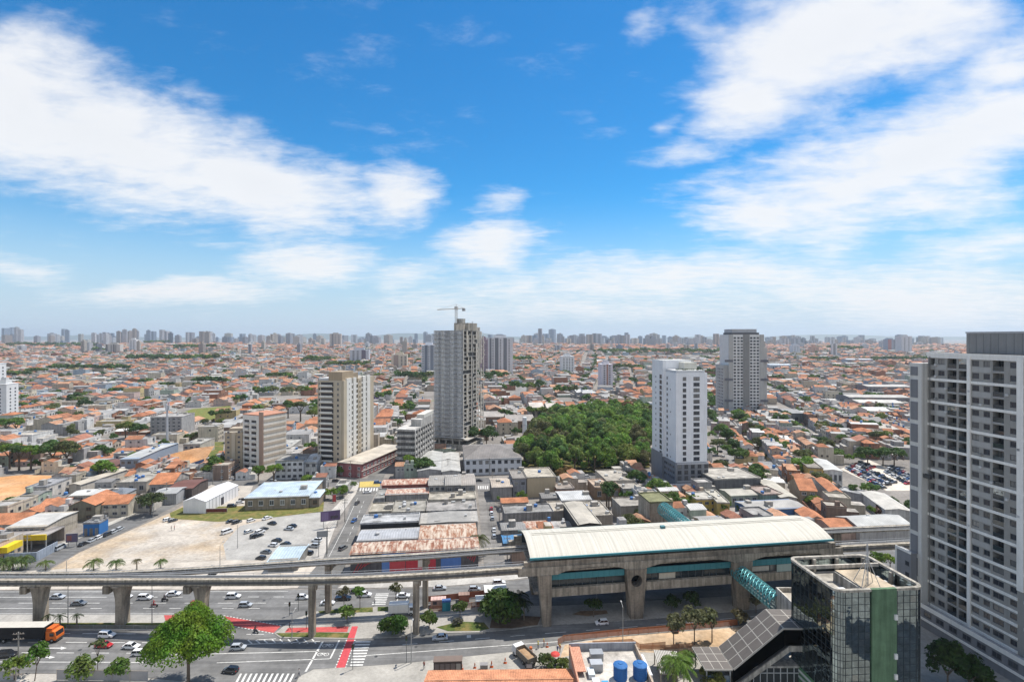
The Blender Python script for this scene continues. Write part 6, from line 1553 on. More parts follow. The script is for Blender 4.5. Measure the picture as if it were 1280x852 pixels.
def house_shell(b, rr, h):
 """walls and roof of one house in local coordinates; returns pieces for the detailed ones"""
 wc = h.wall[1]; k = rr.uniform(.85, 1.1); wc = tuple(c * k for c in wc); kind, rc = h.roof[1], h.roof[2]; k = rr.uniform(.78, 1.15); rc = tuple(min(.68, c * k) for c in rc)
 return wc, kind, rc
def simple_house(b, h, far):
 rr = random.Random(h.seed); b.at(h.x, h.y, h.z, h.a); wc, kind, rc = house_shell(b, rr, h); w, d, H = h.w, h.d, h.h
 b.box(0, w, 0, d, -4 if h.y > 500 else 0, H, 'plaster', wc, 'slab', (.36, .34, .32), bottom=False)
 if kind in ('tile', 'hip'): gable(b, w, d * (1 if far else .7), H, rr.uniform(.14, .22) * (d * .7 if h.along else w), .3, 'tile', rc, 'plaster', wc, 'x' if h.along else 'y', min(w, d) * .3 if kind == 'hip' else 0)
 elif kind == 'sheet': gable(b, w, d, H, rr.uniform(.04, .10) * w, .2, 'sheet', rc, 'plaster', wc, 'y')
 elif not far:
  b.box(w * .1, w * .6, d * .15, d * .5, H, H + rr.uniform(1.2, 2.6), 'plaster', tuple(c * .9 for c in wc), 'slab', rc, bottom=False)
 if not far and rr.random() < .8:   # back annex and yard wall
  x0 = rr.choice([0, w * .35]); b.box(x0, x0 + w * .64, d * 1.002, d + rr.uniform(2, 5), 0, H * rr.uniform(.45, .8), 'plaster', tuple(c * .85 for c in wc), 'slab', tuple(c * .9 for c in (.40, .36, .32)), bottom=False)
 if far and rr.random() < .5:
  b.box(w * .1, w * .55, d * .1, d * .45, H, H + rr.uniform(1.5, 4), 'plaster', tuple(c * .95 for c in wc), 'slab', (.4, .38, .36), bottom=False)
 elif rr.random() < .35: b.box(w * .3, w * .3 + .9, d * .5, d * .5 + .9, H + .6, H + 2.4, 'plain', (.08, .2, .42) if rr.random() < .35 else (.35, .34, .33), bottom=False)
 if not far:
  for q in (.25, .7):
   for s in range(h.st):
    if rr.random() < .85: b.face([(w * q - .6, -.02, s * 3.1 + 1), (w * q + .6, -.02, s * 3.1 + 1), (w * q + .6, -.02, s * 3.1 + 2.2), (w * q - .6, -.02, s * 3.1 + 2.2)], 'plain', (.06, .065, .075))
  if rr.random() < .6:
   for s in range(h.st): b.face([(w * 1.002, d * .3, s * 3.1 + 1), (w * 1.002, d * .3 + 1.2, s * 3.1 + 1), (w * 1.002, d * .3 + 1.2, s * 3.1 + 2.1), (w * 1.002, d * .3, s * 3.1 + 2.1)], 'plain', (.06, .065, .075))
 b.T = None
def detailed_house(h):
 rr = random.Random(h.seed); b = MB(); wc, kind, rc = house_shell(b, rr, h); w, d, H = h.w, h.d, h.h
 size = {1: 'low', 2: 'storeyed', 3: 'tall'}[h.st]
 t = link('house', None, None, (h.x, h.y, h.z), h.a); t['category'] = 'house'; t['group'] = 'houses of the city'
 later(t, f'{size} {h.wall[0]} house, {h.roof[0]} roof', (h.x + math.cos(h.a) * w / 2, h.y + math.sin(h.a) * w / 2, h.z + 2))
 b.box(0, w, 0, d, -1.5, H, 'brick' if h.wall[0] == 'bare brick' else 'plaster', wc, 'slab', (.36, .34, .32))
 b.build('wall', t)
 b = MB()
 if kind in ('tile', 'hip'): gable(b, w, d * .7, H, rr.uniform(.16, .24) * (d * .7 if h.along else w), .35, 'tile', rc, 'plaster', wc, 'x' if h.along else 'y', min(w, d) * .28 if kind == 'hip' else 0)
 elif kind == 'sheet': gable(b, w, d, H, rr.uniform(.05, .12) * w, .25, 'sheet', rc, 'plaster', wc, 'y')
 else:
  b.box(-.1, w + .1, -.1, d + .1, H + .004, H + .16, 'slab', rc)
  for q in ((-.1, w + .1, -.1, .08), (-.1, w + .1, d - .08, d + .1), (-.1, .08, .09, d - .09), (w - .08, w + .1, .09, d - .09)): b.box(*q, H + .164, H + .75, 'plaster', wc)
 ro = b.build('roof', t)
 if rr.random() < .55:
  b = MB(); x, y = w * rr.uniform(.2, .7), d * (rr.uniform(.74, .85) if kind in ('tile', 'hip') else rr.uniform(.2, .7)); zz = H + (.16 if kind == 'flat' else .02 if kind in ('tile', 'hip') else w * .09)
  if rr.random() < .5: b.lathe([(.75, zz), (.8, zz + 1.1), (.4, zz + 1.35)], 10, 'plain', (.07, .19, .42) if rr.random() < .5 else (.40, .40, .39), x, y)
  else: b.box(x, x + 1.6, y, y + 1.5, zz, zz + 1.9, 'plaster', wc)
  b.build('water_tank', ro)
 if rr.random() < .8:
  x0 = rr.choice([0, w * .34]); b = MB(); dh = H * rr.uniform(.5, .8); b.box(x0, x0 + w * .65, d + .004, d + rr.uniform(2.5, 5.5), 0, dh, 'plaster', tuple(c * .85 for c in wc), rr.choice(['slab', 'sheet']), (.42, .39, .35)); b.build('annex', t)
 wn = Wins(t, rr.choice(['white', 'grey', 'wood', 'dark']))
 n = 2 if w < 8 else 3
 for s in range(h.st):
  for k in range(n):
   if s == 0 and k == n - 1: continue
   wn.add(w * (k + .5) / n, -.012, s * 3.05 + .95, 1.3, 1.25)
  if rr.random() < .75:
   for y in (.25, .6): wn.add(w + .012, d * y, s * 3.05 + 1, 1.1, 1.1, 'r')
   if rr.random() < .6: wn.add(-.012, d * .4, s * 3.05 + 1, 1.1, 1.1, 'l')
  if rr.random() < .5: wn.add(w * .3, d + .012 + 6 * 0, max(.9, H - 1.9), 1.1, 1.1, 'b')
 b = MB(); x = w * (n - .5) / n; b.box(x - .9, x + .9, -.07, -.012, 0, 2.4, 'sheet', rr.choice([(.12, .08, .06), (.35, .35, .35), (.1, .1, .11), (.2, .1, .07)])); b.build('door', t)
 if rr.random() < .6:
  BX('yard_wall', t, 0, w, -3.2, -3.0, -.5, 2.2, 'plaster', tuple(c * .9 for c in wc))
def sort_houses():
 # what each house shows of itself: a coarse painter's grid, near to far
 gw, gh = 640, 426; grid = np.zeros((gh, gw), bool)
 def cover(pts):
  xs = [scr(p)[0] / 2 for p in pts]; ys = [scr(p)[1] / 2 for p in pts]
  return max(0, int(min(xs))), min(gw, int(max(xs)) + 1), max(0, int(min(ys))), min(gh, int(max(ys)) + 1)
 big = [(0, 205, 330, 426, 120), (569, 640, 207, 426, 120), (497, 577, 346, 426, 100), (326, 520, 322, 390, 130), (198, 232, 231, 295, 290), (271, 299, 205, 280, 350), (405, 442, 224, 305, 250), (454, 481, 207, 257, 480), (246, 270, 262, 292, 285), (0, 11, 228, 262, 430), (140, 178, 258, 292, 285), (326, 405, 254, 298, 275), (290, 326, 278, 296, 270), (225, 298, 296, 358, 160), (305, 400, 294, 345, 170)]
 rows = []
 for h in HOUSES:
  if h.y < 40: rows.append((1e9, h)); continue
  rows.append((h.y, h))
 rows.sort(key=lambda r: r[0]); bi = sorted(big, key=lambda b: b[4])
 for y, h in rows:
  h.vis = 0
  if y > 1300: continue
  while bi and bi[0][4] < y:
   q = bi.pop(0); grid[q[2]:q[3], q[0]:q[1]] = True
  c, s = math.cos(h.a), math.sin(h.a)
  pts = [(h.x + c * a - s * b, h.y + s * a + c * b, h.z + zz) for a, b in ((0, 0), (h.w, 0), (h.w, h.d), (0, h.d)) for zz in (0, h.h + 1)]
  if min(p[1] for p in pts) < 5: continue
  x0, x1, y0, y1 = cover(pts)
  if x1 <= x0 or y1 <= y0: continue
  sub = grid[y0:y1, x0:x1]; h.vis = int((~sub).sum()); sub[:] = True
 return sorted(HOUSES, key=lambda h: -h.vis)
ranked = sort_houses()
for h in ranked[:300]: detailed_house(h)
def mass():
 near, far = MB(), MB()
 for h in ranked[300:]:
  if abs(h.y) < 1150: simple_house(near, h, False)
  else: simple_house(far, h, True)
 o = near.build('house_quarters'); tag(o, 'dense quarters of small tiled houses spreading behind the avenue', 'houses', None, 'stuff')
 o = far.build('distant_houses'); tag(o, 'far sea of roofs fading towards the skyline', 'houses', None, 'stuff')
mass()
# larger halls among the houses at the right
for lab, pl, pr, pn, pf, h, wl, rcol in (
 ('long white hall with grey roof below the right horizon', 1068, 1130, 513, 507, 8, (.58, .58, .56), (.62, .62, .60)), ('grey industrial hall with two roofs at the right', 1062, 1138, 497, 489, 9, (.22, .22, .23), (.40, .38, .35)),
 ('pale flat hall behind the conifer', 1075, 1130, 503, 498, 9, (.52, .49, .42), (.5, .48, .44)), ('grey blue far warehouse block', 1059, 1091, 449, 446, 14, (.40, .43, .48), (.5, .52, .55)),
 ('dark grey shop block at the diagonal street', 984, 1005, 516, 509, 9, (.15, .16, .17), (.25, .25, .25)), ('long pale wall hall right of the dark shop block', 1006, 1062, 518, 512, 7, (.40, .41, .42), (.44, .43, .41)),
 ('wide grey hall with saw roof farther right', 1085, 1140, 483, 475, 10, (.24, .24, .25), (.42, .40, .37)), ('pale blue far hall under the horizon', 962, 989, 456, 452, 12, (.42, .48, .55), (.5, .55, .6)),
 ('brown walled hall by the red shop at the right', 1085, 1125, 536, 529, 7, (.30, .15, .10), (.42, .38, .33)), ('pitched grey brown roofs of the brick factory', 633, 668, 526, 517, 8, (.25, .17, .12), (.30, .27, .245)),
 ('long low brick factory with grey roof', 594, 630, 521, 514, 6, (.27, .19, .14), (.34, .31, .28)), ('beige twin block beside the brick factory', 663, 680, 509, 499, 11, (.48, .42, .36), (.5, .45, .4)), ('second beige twin block beside the brick factory', 684, 700, 510, 499, 11, (.48, .42, .36), (.48, .43, .38))):
 F = P(pl, pn, h)
 if F.y > 480:
  g = G(pl, pn, h); z0 = g.z - h; ang = TH if pl < 800 else rad(-4)
 else: g, z0, ang = F, 0.0, TH if pl < 800 else rad(-4)
 w = width_to((g.x, g.y), pr, ang); d = 26 if pl > 800 else 20
 t = thing('hall', lab, 'hall', (g.x, g.y, z0), ang)
 BX('wall', t, 0, w, 0, d, -3, h, 'plaster', wl)
 b = MB(); gable(b, w, d, h, .06 * d if pl > 800 else .16 * d, .3, 'sheet', rcol, 'plaster', wl, 'x'); b.build('roof', t)
 wn = Wins(t, 'dark')
 for k in range(int(w / 5)): wn.add(2.5 + k * 5, -.012, h * .35, 2.6, h * .3)
 wn.done()
# ------------------------------------------------------------------ skyline towers, each one a thing
def skyline():
 rr = random.Random(5)
 cols = [('pale', (.56, .56, .57)), ('cream', (.52, .47, .40)), ('grey', (.36, .37, .40)), ('blue grey', (.28, .33, .41)), ('tan', (.42, .36, .31)), ('dark', (.20, .22, .26))]
 rows = []   # photograph x, width, top, kind
 for x, w, top, k in ((4, 6, 410, 2), (19, 16, 409, 3), (81, 10, 411, 3), (126, 24, 416, 0), (135, 14, 415, 2), (150, 9, 414, 5), (158, 10, 412, 0), (169, 9, 411, 4), (188, 11, 413, 3), (204, 12, 412, 0), (213, 5, 416, 5), (236, 10, 415, 4), (255, 13, 414, 4), (264, 9, 414, 0), (281, 6, 421, 5), (302, 10, 421, 3), (314, 9, 418, 0),
      (325, 6, 419, 0), (338, 11, 420, 4), (349, 6, 420, 2), (369, 8, 420, 0), (392, 14, 423, 4), (403, 6, 423, 1), (452, 6, 422, 3), (460, 7, 421, 3), (470, 7, 421, 2), (483, 8, 419, 1), (504, 9, 421, 0), (513, 5, 421, 3), (520, 4, 417, 3), (531, 4, 415, 3), (424, 6, 424, 2), (442, 5, 425, 3),
      (612, 5, 418, 3), (668, 6, 419, 3), (675, 5, 410.5, 3), (683, 6, 417, 3), (689, 7, 411.5, 3), (701, 9, 417, 2), (713, 6, 420, 0), (720, 8, 420, 3), (728, 5, 420, 2), (738, 7, 418, 3), (743, 5, 416.5, 2), (749, 6, 417, 3), (757, 8, 421, 3), (769, 7, 420, 3), (776, 8, 419, 2), (783, 5, 415.5, 3), (800, 5, 420, 0),
      (809, 6, 419.5, 3), (817, 6, 420, 2), (824, 8, 423, 0), (830, 5, 419, 3), (845, 8, 420, 0), (855, 8, 423, 3), (864, 7, 423, 2), (872, 6, 422, 0), (878, 7, 420, 1), (887, 7, 424, 0), (900, 6, 427, 3), (909, 6, 428, 5), (968, 7, 425, 1), (976, 8, 425, 0), (984, 5, 426, 4), (1003, 5, 425, 0), (1013, 6, 426, 2), (1025, 6, 427, 0),
      (1043, 10, 424, 0), (1053, 5, 427, 3), (1065, 5, 427, 2), (1073, 8, 421.5, 0), (1082, 6, 425, 2), (1088, 6, 426, 3), (1106, 7, 426, 0), (1150, 6, 428, 0), (1160, 5, 427, 2), (1172, 3, 423, 4), (1183, 5, 429, 3)):
  rows.append((x, w, top, k))
 seen = {r[0] for r in rows}
 for _ in range(240):
  x = rr.uniform(2, 1190) if rr.random() < .6 else rr.uniform(655, 1185); w = rr.uniform(3.5, 8)
  rows.append((x, w, rr.uniform(416.5, 426) + (0 if x < 900 else 2), rr.choices(range(6), [6, 4, 4, 3, 2, 1])[0]))
 for _ in range(34): rows.append((rr.uniform(2, 1135), rr.uniform(3.5, 7), rr.uniform(426, 432), rr.choices(range(6), [6, 5, 3, 2, 2, 1])[0]))
 nw = []
 for x, w, top, k in rows:         # the broad ones are rows of slim towers side by side
  n = max(1, round(w / 5.2)) if w > 8.4 else 1
  for j in range(n): nw.append((x - w / 2 + w * (j + .5) / n, w / n * rr.uniform(.75, .95) if n > 1 else w, top + (rr.uniform(0, 3.5) if n > 1 and j else 0), k if rr.random() < .6 else rr.randrange(5)))
 rows = nw
 for i, (x, w, top, k) in enumerate(rows):
  Y = rr.uniform(2900, 4600)
  if i < 120 and k != 3: Y = rr.uniform(2900, 3600)
  if k == 3: Y += 600
  if i >= len(rows) - 34: Y = rr.uniform(1500, 2500)
  X = (x - CX) / FP * Y; W = w / FP * Y; D = max(14, W * rr.uniform(.6, 1.1)); zb = terr(X, Y) - 8; H = CAMZ - (top - CY) * Y / FP - zb
  if H < 14: continue
  nm, col = cols[k]; kk = rr.uniform(.82, 1.08); col = tuple(c * kk for c in col)
  b = MB(); b.box(-W / 2, W / 2, 0, D, 0, H, 'bays', col, 'slab', (.4, .4, .4), bottom=False)
  j = rr.random()
  if j < .6: b.box(-W * .22, W * .22, D * .2, D * .8, H, H + rr.uniform(3, 7), 'clean', tuple(c * .9 for c in col), bottom=False)
  if j > .45: b.box(-W * .09, W * .09, -.8, -.01, 0, H * rr.uniform(.97, 1.02), 'clean', tuple(c * .55 for c in col), bottom=False)
  if j > .7: b.box(-W / 2 - .5, -W * .3, -1, -.01, 0, H * .98, 'clean', tuple(min(.75, c * 1.2) for c in col), bottom=False); b.box(W * .3, W / 2 + .5, -1, -.01, 0, H * .98, 'clean', tuple(min(.75, c * 1.2) for c in col), bottom=False)
  o = b.build('skyline_tower', None, (X, Y, zb), rr.uniform(-.5, .5)); o['category'] = 'tower'; o['group'] = 'towers of the skyline'
  size = 'broad' if w > 8 else ('tall slim' if top < 419 else ('slim' if w < 5.5 else 'small'))
  later(o, f'{size} {nm} skyline tower', (X, Y, zb + H))
for ph, x, y in (('the skyline end', 30, 418), ('the tower row', 150, 420), ('the hillside towers', 300, 425), ('the tan tower', 419, 425), ('the crane', 570, 400), ('the slim pair', 682, 415), ('the park skyline', 780, 425), ('the grey tower top', 935, 420), ('the right horizon', 1075, 428), ('the roof block', 1180, 428)):
 landmark(ph, x, y)
skyline()
def far_hills():
 rr = random.Random(3)
 for (x0, x1, y0, top, name, ph) in ((300, 700, 13000, 413.5, 'hills', 0.3), (-200, 330, 12500, 418.5, 'hills', 1.4), (660, 1400, 12800, 418, 'hills', 2.2)):
  b = MB(); n = 70; prev = None
  for i in range(n + 1):
   px = x0 + (x1 - x0) * i / n; u = i / n; e = math.sin(math.pi * u) ** .5
   hgt = (CY - top) / FP * y0 + CAMZ; z = hgt * e * (.72 + .2 * math.sin(u * 11 + ph) + .12 * math.sin(u * 27 + ph * 3)); x = (px - CX) / FP * y0
   cur = ((x, y0 - 900, -5), (x, y0, z), (x, y0 + 1000, -5))
   if prev:
    b.face([prev[0], cur[0], cur[1], prev[1]], 'plain', (.06, .085, .05)); b.face([prev[1], cur[1], cur[2], prev[2]], 'plain', (.06, .085, .05))
   prev = cur
  struct(b.build(name))
far_hills()
# ------------------------------------------------------------------ trees
def crown_arrays(seed, nleaf, leaf, lobes=14, flat=.8, core=.45):
 """leaf faces in clumps filling a crown of radius 1"""
 r = np.random.default_rng(seed)
 d = r.normal(size=(lobes, 3)); d /= np.linalg.norm(d, axis=1, keepdims=True); d[:, 2] = np.abs(d[:, 2]) * 1.0 - .28
 c = d * r.uniform(.42, .80, (lobes, 1)); c[0] = 0; rad_ = r.uniform(.26, .46, lobes); rad_[0] = core + .1
 k = r.integers(0, lobes, nleaf); n = r.normal(size=(nleaf, 3)); n /= np.linalg.norm(n, axis=1, keepdims=True); n[:, 2] = np.where(n[:, 2] < -.3, -n[:, 2], n[:, 2])
 p = c[k] + n * (rad_[k] * r.uniform(.55, 1.08, nleaf) ** .6)[:, None]; p[:, 2] *= flat
 nn = n + r.normal(size=(nleaf, 3)) * .38; nn /= np.linalg.norm(nn, axis=1, keepdims=True)
 a = np.cross(nn, r.normal(size=(nleaf, 3))); a /= np.linalg.norm(a, axis=1, keepdims=True); b = np.cross(nn, a)
 s = leaf * r.uniform(.6, 1.3, (nleaf, 1))
 v = np.stack([p - a * s, p - b * s * .55, p + a * s, p + b * s * .55], 1)
 return v.reshape(-1, 3).astype(np.float32)
def quad_mesh(name, v, mats, cols=None):
 me = bpy.data.meshes.new(name); n = len(v) // 4
 me.vertices.add(len(v)); me.vertices.foreach_set('co', np.ascontiguousarray(v, np.float32).ravel())
 me.loops.add(len(v)); me.loops.foreach_set('vertex_index', np.arange(len(v), dtype=np.int32))
 me.polygons.add(n); me.polygons.foreach_set('loop_start', np.arange(0, len(v), 4, dtype=np.int32))
 try: me.polygons.foreach_set('loop_total', np.full(n, 4, dtype=np.int32))
 except Exception: pass
 if cols is not None:
  at = me.attributes.new('Col', 'FLOAT_VECTOR', 'FACE'); at.data.foreach_set('vector', np.ascontiguousarray(cols, np.float32).ravel())
 me.materials.append(MATS[mats]); me.update(calc_edges=True); me.validate(); return me
CROWNS = {'mid': [crown_arrays(100 + i, 2300, .10, 15, .82) for i in range(6)], 'round': [crown_arrays(130 + i, 1800, .11, 10, .9) for i in range(3)], 'tall': [crown_arrays(150 + i, 900, .14, 12, 1.5) for i in range(2)],
   'loose': [crown_arrays(170 + i, 520, .14, 12, .85, .2) for i in range(3)], 'low': [crown_arrays(190 + i, 110, .30, 8, .8) for i in range(4)]}
CMESH = {k: [quad_mesh('crown', v, 'leaf') for v in vs] for k, vs in CROWNS.items() if k != 'low'}
def trunk_mesh(seed, fork=True):
 rr = random.Random(seed); b = MB(); b.tube((0, 0, -.3), (0, 0, .62), .065, .05, 7, 'bark', (.16, .12, .085))
 for k in range(4):
  a = k * 1.6 + rr.random(); q = (math.cos(a) * .28, math.sin(a) * .28, .95); b.tube((0, 0, .55), q, .042, .018, 5, 'bark', (.16, .12, .085))
  b.tube(q, (q[0] * 1.8, q[1] * 1.8, 1.2), .02, .008, 4, 'bark', (.16, .12, .085))
 return b.mesh('trunk')
TRUNKS = [trunk_mesh(i) for i in range(3)]
TREES = []
GREENS = [('green', (.085, .150, .030)), ('dark green', (.050, .098, .026)), ('bright green', (.105, .185, .025)), ('olive', (.10, .12, .042)), ('deep green', (.062, .120, .030)), ('yellowish green', (.13, .17, .035))]
def tree_at(p, r, h, kind='mid', col=None, name='tree'):
 TREES.append((r / max(p[1], 30), p, r, h, kind, col or R.choices(GREENS, [8, 6, 4, 4, 6, 2])[0], name))
def ell(x0, y0, x1, y1, n=None, h=None, col=None, kind='mid', name='tree'):
 g = G((x0 + x1) / 2, y1); mpp = g.y / FP; hh = h or max(5.0, min(19.0 if g.y < 600 else 30.0, (y1 - y0) * mpp * .95 + (3.5 if n is None else 0))); wid = (x1 - x0) * mpp
 if n is None: n = max(1, int(wid / (hh * .42)) * (2 if g.y > 600 else 1))
 far_depth = max(0, (y1 - y0) * mpp - hh)
 for i in range(n):
  px = x0 + (x1 - x0) * (i + .5 + (R.uniform(-.3, .3) if n > 1 else 0)) / n
  hq = hh * R.uniform(.82, 1.1); r = min(hq * .52, wid / n * .75) if n > 1 else wid * .52
  # stands somewhere between the low edge of the patch and where its top still reaches the upper edge
  py = y1 - R.uniform(0, max(0, (y1 - y0) - hq / mpp * .8) * .9)
  tree_at(G(px, py), max(r, hq * .33), hq, kind, col, name)
def forest():
 rr = random.Random(21); q = [tuple(G(x, y)[:2]) for x, y in FOREST]; xs = [p[0] for p in q]; ys = [p[1] for p in q]; got = []
 def ins(x, y):
  r = False
  for i in range(len(q)):
   (ax, ay), (bx, by) = q[i], q[(i + 1) % len(q)]
   if (ay > y) != (by > y) and x < (bx - ax) * (y - ay) / (by - ay) + ax: r = not r
  return r
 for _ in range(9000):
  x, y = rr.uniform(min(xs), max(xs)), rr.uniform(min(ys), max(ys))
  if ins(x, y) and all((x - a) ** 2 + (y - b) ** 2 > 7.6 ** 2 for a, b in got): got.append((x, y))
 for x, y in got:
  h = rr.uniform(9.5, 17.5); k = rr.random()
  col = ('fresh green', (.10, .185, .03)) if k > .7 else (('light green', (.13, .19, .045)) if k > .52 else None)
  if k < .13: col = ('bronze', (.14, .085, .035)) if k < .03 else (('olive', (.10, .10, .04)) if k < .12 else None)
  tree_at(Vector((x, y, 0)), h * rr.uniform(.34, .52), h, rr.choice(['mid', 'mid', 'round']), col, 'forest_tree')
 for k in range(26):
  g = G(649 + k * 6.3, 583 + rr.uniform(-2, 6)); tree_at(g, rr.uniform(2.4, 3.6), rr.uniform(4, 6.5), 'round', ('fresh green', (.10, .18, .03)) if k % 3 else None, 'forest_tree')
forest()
for e in CLUMPS:
 ell(*e)
for e, n, c, k in (((577, 533, 617, 563), 2, GREENS[1], 'mid'), ((466, 493, 476, 507), 1, ('lilac blossoming', (.20, .16, .30)), 'mid'), ((728, 481, 735, 498), 1, GREENS[1], 'tall'), ((1052, 480, 1059, 500), 1, GREENS[1], 'tall'), ((1077, 556, 1126, 583), 3, GREENS[4], 'mid'), ((1055, 566, 1077, 581), 2, GREENS[2], 'mid'),
     ((1062, 605, 1084, 627), 2, GREENS[0], 'mid'), ((1080, 603, 1101, 624), 1, GREENS[4], 'mid'), ((1105, 621, 1128, 636), 1, GREENS[1], 'mid'), ((1092, 629, 1116, 647), 1, ('brown leafless', (.16, .10, .07)), 'loose'), ((1082, 632, 1095, 647), 1, GREENS[2], 'round'), ((1006, 618, 1027, 632), 1, GREENS[2], 'round'), ((1040, 626, 1054, 634), 1, GREENS[2], 'round'),
     ((82, 579, 106, 596), 1, GREENS[1], 'round'), ((35, 574, 50, 590), 1, GREENS[0], 'round'), ((320, 578, 346, 603), 2, GREENS[2], 'mid'), ((414, 577, 435, 596), 1, GREENS[2], 'round'), ((503, 569, 522, 597), 1, GREENS[2], 'mid'), ((530, 580, 550, 597), 1, GREENS[4], 'mid'), ((550, 580, 567, 595), 1, GREENS[4], 'mid'),
     ((403, 607, 423, 625), 2, GREENS[2], 'mid'), ((420, 606, 437, 622), 1, GREENS[2], 'mid'), ((437, 601, 447, 615), 1, GREENS[0], 'loose'), ((771, 614, 792, 630), 2, GREENS[0], 'mid'), ((783, 630, 806, 652), 1, GREENS[3], 'loose'), ((800, 640, 826, 655), 2, GREENS[3], 'loose'), ((850, 620, 890, 640), 4, GREENS[2], 'round'), ((900, 627, 916, 647), 2, GREENS[2], 'mid'), ((918, 630, 935, 645), 1, GREENS[0], 'round'),
     ((797, 602, 812, 612), 1, GREENS[2], 'round'), ((644, 617, 660, 628), 1, GREENS[0], 'round'), ((619, 622, 627, 632), 1, GREENS[2], 'round'), ((755, 600, 768, 640), 3, GREENS[1], 'loose'), ((970, 670, 1005, 690), 2, GREENS[2], 'loose'), ((1090, 690, 1122, 712), 2, GREENS[2], 'loose'), ((185, 594, 200, 604), 1, GREENS[4], 'round'), ((690, 580, 716, 600), 2, ('bronze', (.15, .10, .03)), 'mid')):
 ell(*e, n=n, col=c, kind=k)
# trees in the yards of the house quarters
def yard_trees():
 rr = random.Random(77)
 for h in HOUSES:
  if h.y > 100 and rr.random() < (.15 if h.y < 1000 else .12):
   c, s = math.cos(h.a), math.sin(h.a); a, b = h.w * rr.random(), h.d + 3
   hh = rr.uniform(6, 12.5) * (1 if h.y < 1200 else 1.3); tree_at(Vector((h.x + c * a - s * b, h.y + s * a + c * b, h.z)), hh * rr.uniform(.44, .6), hh)
yard_trees()
def plant_trees():
 rr = random.Random(4); TREES.sort(key=lambda t: -t[0]); vs, cs = [], []
 for i, (_k, p, r, h, kind, (cn, c), name) in enumerate(TREES):
  k = rr.uniform(.8, 1.25) * (1.35 if name != 'tree' else 1.1); c = tuple(v * k for v in c); zz = h - r * .62 * (1.5 if kind == 'tall' else 1)
  if i < 300:
   t = link('tree' if name == 'tree' else name, None, None, tuple(p), rr.uniform(0, 6.28)); t['category'] = 'tree'; t['group'] = 'trees of the city' if name == 'tree' else 'trees of the wooded park'
   size = 'tall' if h > 11.5 else ('low' if h < 6 else 'medium'); shape = {'mid': 'spreading', 'round': 'rounded', 'tall': 'pointed', 'loose': 'sparse'}[kind]
   later(t, f'{size} {cn} {shape} tree', (p[0], p[1], p[2] + h * .6))
   zz = h - r * (.86 if name == 'tree' else 1.07) * (1.4 if kind == 'tall' else 1)
   cr = link('crown', rr.choice(CMESH[kind]), t, (0, 0, max(r * .5, zz))); cr.scale = (r, r, r * (rr.uniform(.85, 1.05) if name == 'tree' else 1.3)); cr.color = (*c, 1)
   tk = link('trunk', rr.choice(TRUNKS), t); s = max(1.0, zz); tk.scale = (s * .8, s * .8, s)
  else:
   v = rr.choice(CROWNS['low']) if p[1] > 420 else rr.choice(CROWNS['round'])[:4 * 900]
   a = rr.uniform(0, 6.28); ca, sa = math.cos(a), math.sin(a)
   q = np.stack([(v[:, 0] * ca - v[:, 1] * sa) * r + p[0], (v[:, 0] * sa + v[:, 1] * ca) * r + p[1], v[:, 2] * r * .95 + p[2] + max(r * .5, h - r * .85)], 1)
   vs.append(q); cs.append(np.tile(np.array(c, np.float32), (len(v) // 4, 1)))
 me = quad_mesh('distant_trees', np.concatenate(vs), 'leafmass', np.concatenate(cs)); o = link('distant_trees', me); tag(o, 'far trees scattered among the roofs up to the horizon', 'trees', None, 'stuff')
plant_trees()
# foreground trees with crowns of their own
def own_tree(label, px, py, r, h, col, n, leaf, lobes=18, kind='tree', flat=.85, loc=None, lean=0.0, core=.45, thin=1.0, zc=None, taper=0.0):
 p = Vector(loc) if loc else G(px, py); t = thing(kind, label, 'bush' if kind == 'bush' else 'tree', tuple(p))
 v = crown_arrays(int(px * 7 + py), n, leaf / r, lobes, flat, core); v[:, :2] *= (1 - taper * np.clip(v[:, 2:3] + .25, 0, 1.2)); me = quad_mesh('crown', v, 'leaf'); zz = zc if zc is not None else h - r * flat * .85
 cr = link('crown', me, t, (lean, 0, max(r * .35, zz))); cr.scale = (r, r, r); cr.color = (*col, 1)
 b = MB(); s = max(.6, zz); rr = random.Random(int(px)); w = max(.07, r * .045) * thin
 top = Vector((lean, 0, s)); b.tube((0, 0, -.2), tuple(top * .6), w, w * .75, 7, 'bark', (.17, .13, .10))
 for k in range(6):
  a = k * 1.05 + rr.random(); q = top + Vector((math.cos(a), math.sin(a), .45)) * r * .5; b.tube(tuple(top * .55), tuple(q), w * .6, w * .2, 5, 'bark', (.17, .13, .10))
 b.build('trunk', t); return t
own_tree('big bright green foreground tree overhanging the near road', 238, 852, 8.0, 16.0, (.115, .225, .018), 38000, .29, 30, loc=(-67, 106, 0), flat=1.0, core=.28, taper=.30)
own_tree('small light green tree by the near road, left of a slimmer one', 107, 850, 3.3, 5.2, (.105, .165, .035), 900, .34, 20, core=.2)
own_tree('broad low light green tree behind the bottom left wall', 150, 850, 2.7, 4.4, (.10, .175, .03), 900, .34, 16, core=.3)
own_tree('slim leaning green tree at the bottom left by the pole', 43, 851, 2.2, 8.2, (.07, .16, .02), 420, .42, 9, lean=.9, flat=1.3, core=.1)
own_tree('yellowish green low tree at the bottom left corner', 18, 850, 3.2, 5.2, (.13, .20, .03), 800, .34, 14)
own_tree('thin wispy tree beside the red car', 122, 838, 1.6, 6.8, (.09, .12, .04), 170, .35, 8, core=.1)
own_tree('large dark green bush tree on the median before the station', 631, 777, 6.2, 8.4, (.055, .105, .02), 4200, .5, 26, flat=.75, zc=3.6)
own_tree('dense green hedge bush on the median beside the white truck', 491, 791, 3.6, 4.6, (.055, .115, .018), 1900, .36, 18, 'bush', flat=.62, zc=2.2)
